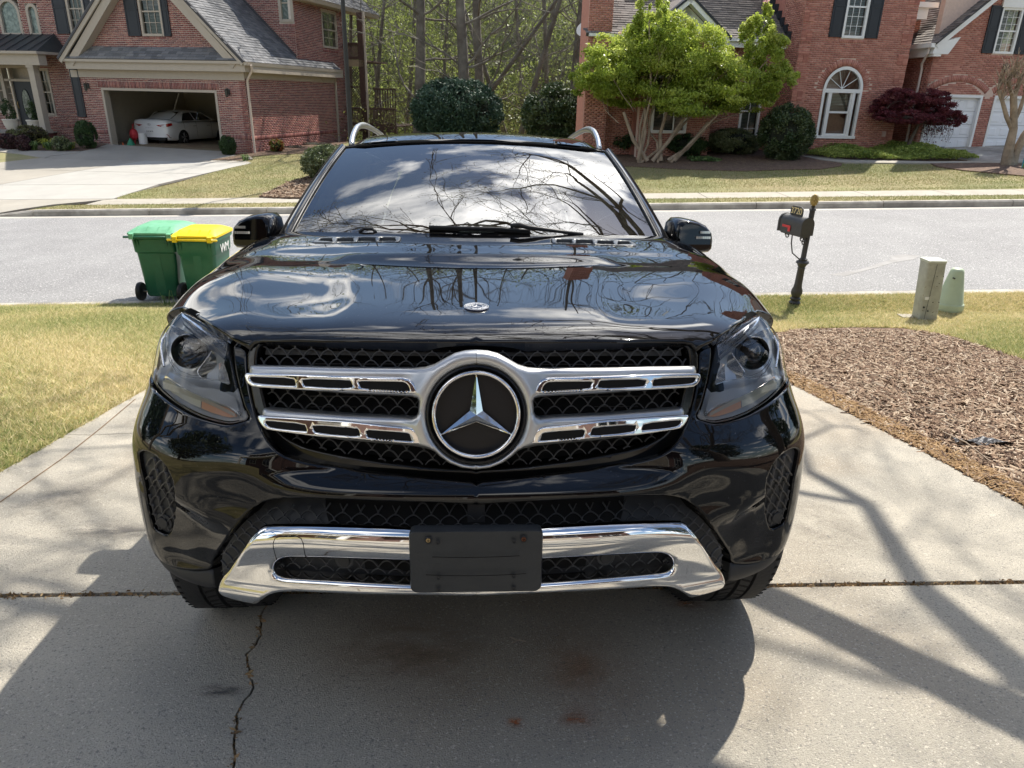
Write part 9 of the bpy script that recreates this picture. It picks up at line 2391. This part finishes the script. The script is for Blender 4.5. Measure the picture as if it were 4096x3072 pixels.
for y, w_, t_, b_ in zip(ys, wd, top, bot):
 mid = (t_ + b_) / 2
 pr = [(0, t_), (w_ * .6, t_ - .005), (w_ * .9, t_ - .04), (w_ * .985, t_ - .14), (w_, mid + .05), (w_ * .99, mid - .1), (w_ * .95, b_ + .06), (w_ * .85, b_)]
 rows.append([SC(-x, y, z) for x, z in pr[::-1]] + [SC(x, y, z) for x, z in pr[1:]])
mb = MB().grid(rows); mb.add(rows[0], [tuple(range(len(rows[0])))]); mb.build('body', WP, car, auto=50)
# glasshouse
gy = [.62, 1.05, 1.45, 2.0, 2.6, 3.1, 3.55]; gt = [1.085, 1.28, 1.40, 1.445, 1.43, 1.30, 1.0]; gw = [.70, .62, .59, .58, .58, .60, .70]
rows = [[SC(-.88, y, 1.0), SC(-w_ - .05, y, t_ - .08 if t_ > 1.1 else 1.04), SC(-w_ * .8, y, t_), SC(0, y, t_ + .02), SC(w_ * .8, y, t_), SC(w_ + .05, y, t_ - .08 if t_ > 1.1 else 1.04), SC(.88, y, 1.0)] for y, t_, w_ in zip(gy, gt, gw)]
MB().grid(rows).build('roof', WP, car, auto=60)
off3 = np.array((0, 0, .006)) - a_ * .004
def quad_part(name, pts, mat, th=.008, par=car): return MB().prism([SC(*p_) for p_ in pts], r_v * th if False else (0, 0, .001)).build(name, mat, par)
MB().add([SC(-.60, .70, 1.115) , SC(.60, .70, 1.115), SC(.53, 1.38, 1.395), SC(-.53, 1.38, 1.395)], [(0, 1, 2, 3)]).build('rear_window', CG, car)
for sx in (1, -1):
 MB().add([SC(sx * .885, 1.0, 1.03), SC(sx * .89, 1.9, 1.04), SC(sx * .665, 1.88, 1.37), SC(sx * .685, 1.32, 1.32)], [(0, 1, 2, 3)]).build('side_window', CG, car)
 MB().add([SC(sx * .89, 1.98, 1.04), SC(sx * .885, 3.15, 1.03), SC(sx * .69, 2.85, 1.30), SC(sx * .665, 1.96, 1.37)], [(0, 1, 2, 3)]).build('side_window', CG, car)
 MB().tube([SC(sx * .89, 1.0, 1.02), SC(sx * .70, 1.36, 1.345), SC(sx * .675, 1.95, 1.39), SC(sx * .69, 2.7, 1.35), SC(sx * .89, 3.2, 1.03)], .012, 4).build('window_trim', CHROME_ if 'CHROME_' in globals() else WHITE, car)
RL = material('tail_lamp_red', (0.35, 0.01, 0.015), .15, coat=1)
for sx in (1, -1):
 MB().add([SC(sx * .34, -.005, .86), SC(sx * .74, .0, .90), SC(sx * .86, .06, .93), SC(sx * .915, .28, .96), SC(sx * .93, .30, .86), SC(sx * .87, .06, .80), SC(sx * .72, -.01, .79), SC(sx * .5, -.02, .81)], [(0, 1, 2, 3, 4, 5, 6, 7)]).build('tail_lamp', RL, car)
 MB().prism([SC(sx * .52, -.03, .85), SC(sx * .75, -.025, .87), SC(sx * .75, -.025, .85), SC(sx * .52, -.03, .83)], -a_ * .006).build('lamp_bar', material('lamp_white', (0.8, 0.75, 0.75), .2), car)
 MB().tube([SC(sx * .80, -.0, .50), SC(sx * .87, .04, .44), SC(sx * .88, .06, .36)], .010, 4).build('reflector', RL, car)
MB().hexa([SC(-.70, -.02, .24), SC(.70, -.02, .24), SC(.78, .3, .24), SC(-.78, .3, .24), SC(-.76, -.015, .36), SC(.76, -.015, .36), SC(.86, .2, .36), SC(-.86, .2, .36)]).build('rear_valance', BLACKP, car)
pl_ = MB().prism([SC(-.16, -.03, .52), SC(.16, -.03, .52), SC(.16, -.03, .67), SC(-.16, -.03, .67)], -a_ * .008).build('number_plate', WHITE, car)
def sal_text(txt, x, z, s_, mat, par, y=-.04, sp=1.0):
 me = text_mesh(txt, s_, .001, spacing=sp); me.materials.append(mat); o = bpy.data.objects.new('lettering', me); COL.objects.link(o); c = SC(x, y, z); n_ = -a_
 M_ = Matrix(((r_v[0], 0, n_[0], c[0]), (r_v[1], 0, n_[1], c[1]), (r_v[2], 1, n_[2], c[2]), (0, 0, 0, 1))); o.parent = par; o.matrix_parent_inverse = world_of(par).inverted(); o.matrix_basis = M_
sal_text('CNU8074', 0, .595, .085, material('plate_ink', (0.02, 0.02, 0.05), .6), pl_)
sal_text('SONATA', 0, .745, .05, SATIN_ if 'SATIN_' in globals() else material('badge_grey', (0.35, 0.35, 0.36), .3, metal=.6), car, -.035, 2.6)
MB().tube([SC(.075 * math.cos(t), -.03, .88 + .038 * math.sin(t)) for t in np.linspace(0, 2 * math.pi, 20)], .006, 4).build('badge', MATS['badge_grey'], car); sal_text('H', 0, .88, .06, MATS['badge_grey'], car, -.035)
for sx, y in ((1, .98), (1, 3.78), (-1, .98), (-1, 3.78)):
 c = SC(sx * .86, y, .33); wo = MB().lathe([(.20, -.10), (.30, -.11), (.33, -.08), (.33, .08), (.30, .10), (.22, .10), (.21, .06)], c, 32, axis=r_v * sx).build('wheel', BLACKP, car, auto=40)
 MB().lathe([(.21, .05), (.21, .08), (.05, .07), (.001, .08)], c, 24, axis=r_v * sx).build('rim_back', BLACKP, wo)
 for k_ in range(5):
  t = k_ * 2 * math.pi / 5 + .3; v = a_ * math.cos(t) + np.array((0, 0, 1.0)) * math.sin(t); v2 = a_ * math.cos(t + .35) + np.array((0, 0, 1.0)) * math.sin(t + .35); o_ = r_v * sx * .095
  MB().tube([c + o_ + v * .03, c + o_ + v * .21], .018, 4).build('spoke', MATS['badge_grey'], wo); MB().tube([c + o_ + v2 * .05, c + o_ + v2 * .21], .014, 4).build('spoke', MATS['badge_grey'], wo)
for y in (1.72, 2.72): MB().tube([SC(.93, y, .79), SC(.955, y + .03, .80), SC(.955, y + .17, .80), SC(.93, y + .2, .79)], .012, 5).build('door_handle', MATS['badge_grey'], car)
for y in (1.10, 1.95, 3.05): MB().tube([SC(.936, y, .32), SC(.938, y, .8), SC(.90, y - .0, 1.0)], .004, 3).build('door_gap', BLACKP, car)
MB().prism([SC(-.02, 1.75, 1.46), SC(.02, 1.75, 1.46), SC(.01, 1.9, 1.52), SC(-.01, 1.9, 1.52)], (0, 0, .01)).build('aerial_fin', WP, car)
# things stored beside it
p = LG.p(uL(720, 800)[0], FL, -1.2)
MB().lathe([(.17, 0), (.18, .02), (.17, .52), (.15, .55)], p, 18).build('storage_drum', WHITE, None, label='white storage drum on the garage floor left of the saloon', cat='drum')
p2 = LG.p(uL(690, 800)[0], FL, -1.0); MB().lathe([(.05, .25), (.15, .35), (.18, .5), (.13, .66), (.04, .72)], p2, 12).tube([p2, p2 + np.array((0, 0, .9))], .02, 6).build('red_bag', material('red_fabric', (0.45, 0.03, 0.04), .6), None, label='red bag on a stand inside the left garage jamb', cat='bag')
p3 = LG.p(uL(715, 840)[0], FL, -.55); MB().lathe([(.14, 0), (.17, .08), (.10, .22), (.03, .34)], p3, 9).build('green_bag', material('green_plastic_bag', (0.03, 0.24, 0.13), .4), None, label='small green bag on the floor just inside the garage', cat='bag')
p4 = LG.p(uL(765, 800)[0], FL, -2.0); MB().lathe([(.16, 0), (.18, .05), (.16, .34), (.05, .40)], p4, 12).build('bin_bag', BLACKP, None, label='black sack on the garage floor beside the white drum', cat='bag')
p5 = LG.p(uL(695, 850)[0], FL, -.3); MB().lathe([(.10, 0), (.04, .05), (.001, .2)], p5, 10).build('toy_cone', material('orange_toy', (0.8, 0.12, 0.03), .5), None, label='small orange object by the left foot of the garage opening', cat='toy')
sh = empty('wall_shelf', tuple(LG.p(uL(860, 585)[0], 2, -5)), 'wire shelf with small items high on the garage back wall', 'shelf')
u, v = Plane3(LG.p(0, 0, -6.1), LG.a, (0, 0, 1)).uv(*r1(862, 590)); SP_ = Plane3(LG.p(0, 0, -6.1), LG.a, (0, 0, 1))
mb = MB(); SP_.rect(mb, u - .35, u + .35, v, v + .02, .0, .3); mb.build('board', TAUPE, sh)
for k_ in range(4): mb = MB(); SP_.rect(mb, u - .3 + k_ * .16, u - .2 + k_ * .16, v + .02, v + .12 + .05 * (k_ % 2), .05, .18); mb.build('stored_item', (BLACKP, WHITE, TAUPE, SHUT)[k_], sh)
# ------------------------------------------------------------------ what stands around and behind the camera, mirrored in the paint
def big_bare_tree(x, y, H, rad, label, lean=(0, 0), depth=6, n=5, seed=3, first=.32, dirs=()):
 random.seed(seed); z = float(ground(x, y)) - .1; b = np.array((x, y, z)); e = empty('bare_yard_tree', (x, y, z), label, 'tree', None)
 pts = [b + np.array((lean[0] * t * t, lean[1] * t * t, H * first * t)) for t in np.linspace(0, 1, 6)]; mb = MB(); mb.tube(pts, [rad * (1.15 - .3 * t) for t in np.linspace(0, 1, 6)], 12, cap=False); mb.build('trunk', MATS['bark_grey'], e, smooth=True)
 br = MB(); tips = []
 for k_ in range(n):
  a = 2 * math.pi * k_ / n + random.uniform(-.3, .3); grow(br, pts[-1] - np.array((0, 0, .2 * k_)), (math.cos(a) * .8 + lean[0] * .12, math.sin(a) * .8 + lean[1] * .12, .75), H * .24, rad * .52, depth, .62, .10, .76, tips=tips, kids=(2, 3), min_r=.007)
 for j_, d_ in enumerate(dirs): grow(br, pts[-1] - np.array((0, 0, .12 * j_)), d_, H * .27, rad * .5, depth - 1 + (j_ % 2), .6, .06, .77, tips=tips, kids=(2, 3), min_r=.006, wob=.13)
 br.build('branches', MATS['bark_grey'], e)
 T_ = np.array(tips); P = np.repeat(T_, 5, 0) + RNG.normal(0, .10, (len(T_) * 5, 3)); V, F = leaf_cards(P, .022); mesh_np('buds', V, F, leaf_mat('bud', [(0.16, 0.09, 0.05), (0.24, 0.20, 0.08), (0.30, 0.33, 0.12)], .3), e, rnd=RNG.random(len(F)))
 return e
GK[:] = [.86, .70]
big_bare_tree(4.9, 1.5, 12.0, .21, 'tall bare tree in the mulch bed right of the view, mirrored in the windscreen', (-1.9, 1.2), 6, 0, 11, dirs=[(-.75, 1, .55), (-.35, 1, .8), (.15, 1, .55), (-1.0, .6, .75), (-.5, .8, 1.3), (.5, .5, .9), (.3, -.6, 1), (-1.1, .1, .8), (-.5, 1.2, .4), (-.1, 1.1, 1.2), (.45, 1.1, .6)])
GK[:] = [.8, .6]
big_bare_tree(8.6, -3.5, 12.0, .26, 'bare tree behind the camera on the right, seen mirrored in the bonnet', (-1.0, .6), 6, 5, 5)
big_bare_tree(-10.5, 1.5, 12.0, .22, 'bare tree on the left lawn outside the view, mirrored in the wing', (.4, 0), 5, 5, 8)
random.seed(21)
# our own house behind the camera
HY = -12.0; hz0 = float(ground(0, -9)) - .1
oh = empty('own_brick_house', (0, HY, hz0), 'brick house behind the camera, mirrored in the black bumper and chrome', 'house')
OW = Plane3((0, HY, 0), (1, 0, 0), (0, 0, 1)); OW.n = np.array((0, 1.0, 0))
BRO = material('own_brick', (0.17, 0.10, 0.085), .9, col2=(0.12, 0.075, 0.065), vscale=3, var=.2)
mb = MB().box(-11, -3.6, HY - 6, HY + 1.6, hz0, hz0 + 5.6).box(-3.6, 9, HY - 6, HY, hz0, hz0 + 5.6); mb.build('walls', BRO, oh)
mb = MB().prism([(-11.5, HY + 2.1, hz0 + 5.6), (9.5, HY + 2.1, hz0 + 5.6), (9.5, HY - 3, hz0 + 8.8), (-11.5, HY - 3, hz0 + 8.8)], (0, -3.4, 0)); mb.build('roof', SH_R, oh)
mb = MB().box(-11.5, 9.5, HY + 2.0, HY + 2.15, hz0 + 5.35, hz0 + 5.65); mb.build('gutter', WHITE, oh)
for x0, x1, z0_, z1_, yy in ((-9.8, -8.4, 1.0, 2.6, 1.62), (-6.6, -5.2, 1.0, 2.6, 1.62), (-9.8, -8.4, 3.6, 5.0, 1.62), (-6.6, -5.2, 3.6, 5.0, 1.62), (1.0, 2.2, 3.6, 5.0, .02), (4.5, 5.7, 3.6, 5.0, .02), (7.0, 8.2, 1.0, 2.6, .02)):
 w_ = MB().box(x0 - .1, x1 + .1, HY + yy, HY + yy + .06, hz0 + z0_ - .1, hz0 + z1_ + .1).build('window', WHITE, oh); MB().box(x0, x1, HY + yy + .06, HY + yy + .075, hz0 + z0_, hz0 + z1_).build('pane', CG, w_)
 MB().box((x0 + x1) / 2 - .03, (x0 + x1) / 2 + .03, HY + yy + .075, HY + yy + .09, hz0 + z0_, hz0 + z1_).build('glazing_bar', WHITE, w_); MB().box(x0, x1, HY + yy + .075, HY + yy + .09, hz0 + (z0_ + z1_) / 2 - .03, hz0 + (z0_ + z1_) / 2 + .03).build('glazing_bar', WHITE, w_)
for x0 in (-2.6, 3.2):
 gd = MB().box(x0 - .12, x0 + 2.62, HY + .01, HY + .06, hz0, hz0 + 2.35).build('garage_door_frame', WHITE, oh)
 for k_ in range(4): MB().box(x0, x0 + 2.5, HY + .06, HY + .09, hz0 + .02 + .55 * k_, hz0 + .54 + .55 * k_).build('section', TAUPE, gd)
for x in (-3.4, -1.0 + .0): pass
for x in (-4.6, -11.2): MB().box(x, x + .3, HY + 3.2, HY + 3.5, hz0, hz0 + 3.1).build('porch_column', WHITE, oh)
MB().box(-11.4, -4.1, HY + 1.6, HY + 3.7, hz0 + 3.1, hz0 + 3.4).build('porch_roof', WHITE, oh)
# evergreens and leafy trees round the back yard
for i, (x, y, w_, h_, m_3, lb) in enumerate([(-14, -4, 3.2, 9, GLOSS, 'tall dark evergreen behind the camera on the far left'), (-17, 4.5, 3, 8, HOLLY, 'dark evergreen beyond the left edge of the front lawn'), (13.5, -7, 3.5, 10, GLOSS, 'tall dark evergreen behind the camera on the right'), (17, 2.5, 3.4, 8, BOX, 'broad evergreen beyond the right edge of the mulch bed'), (19, 12, 3, 7, HOLLY, 'evergreen beside the street outside the right of the view')]):
 z = float(ground(x, y)); tree('evergreen_tree', np.array((x, y, z)), h_, (x, y, z + h_ * .55), (w_, w_, h_ * .48), 9000, .16, m_3, MATS['bark'], lb, rad=.18, depth=2, k=120, group=None)
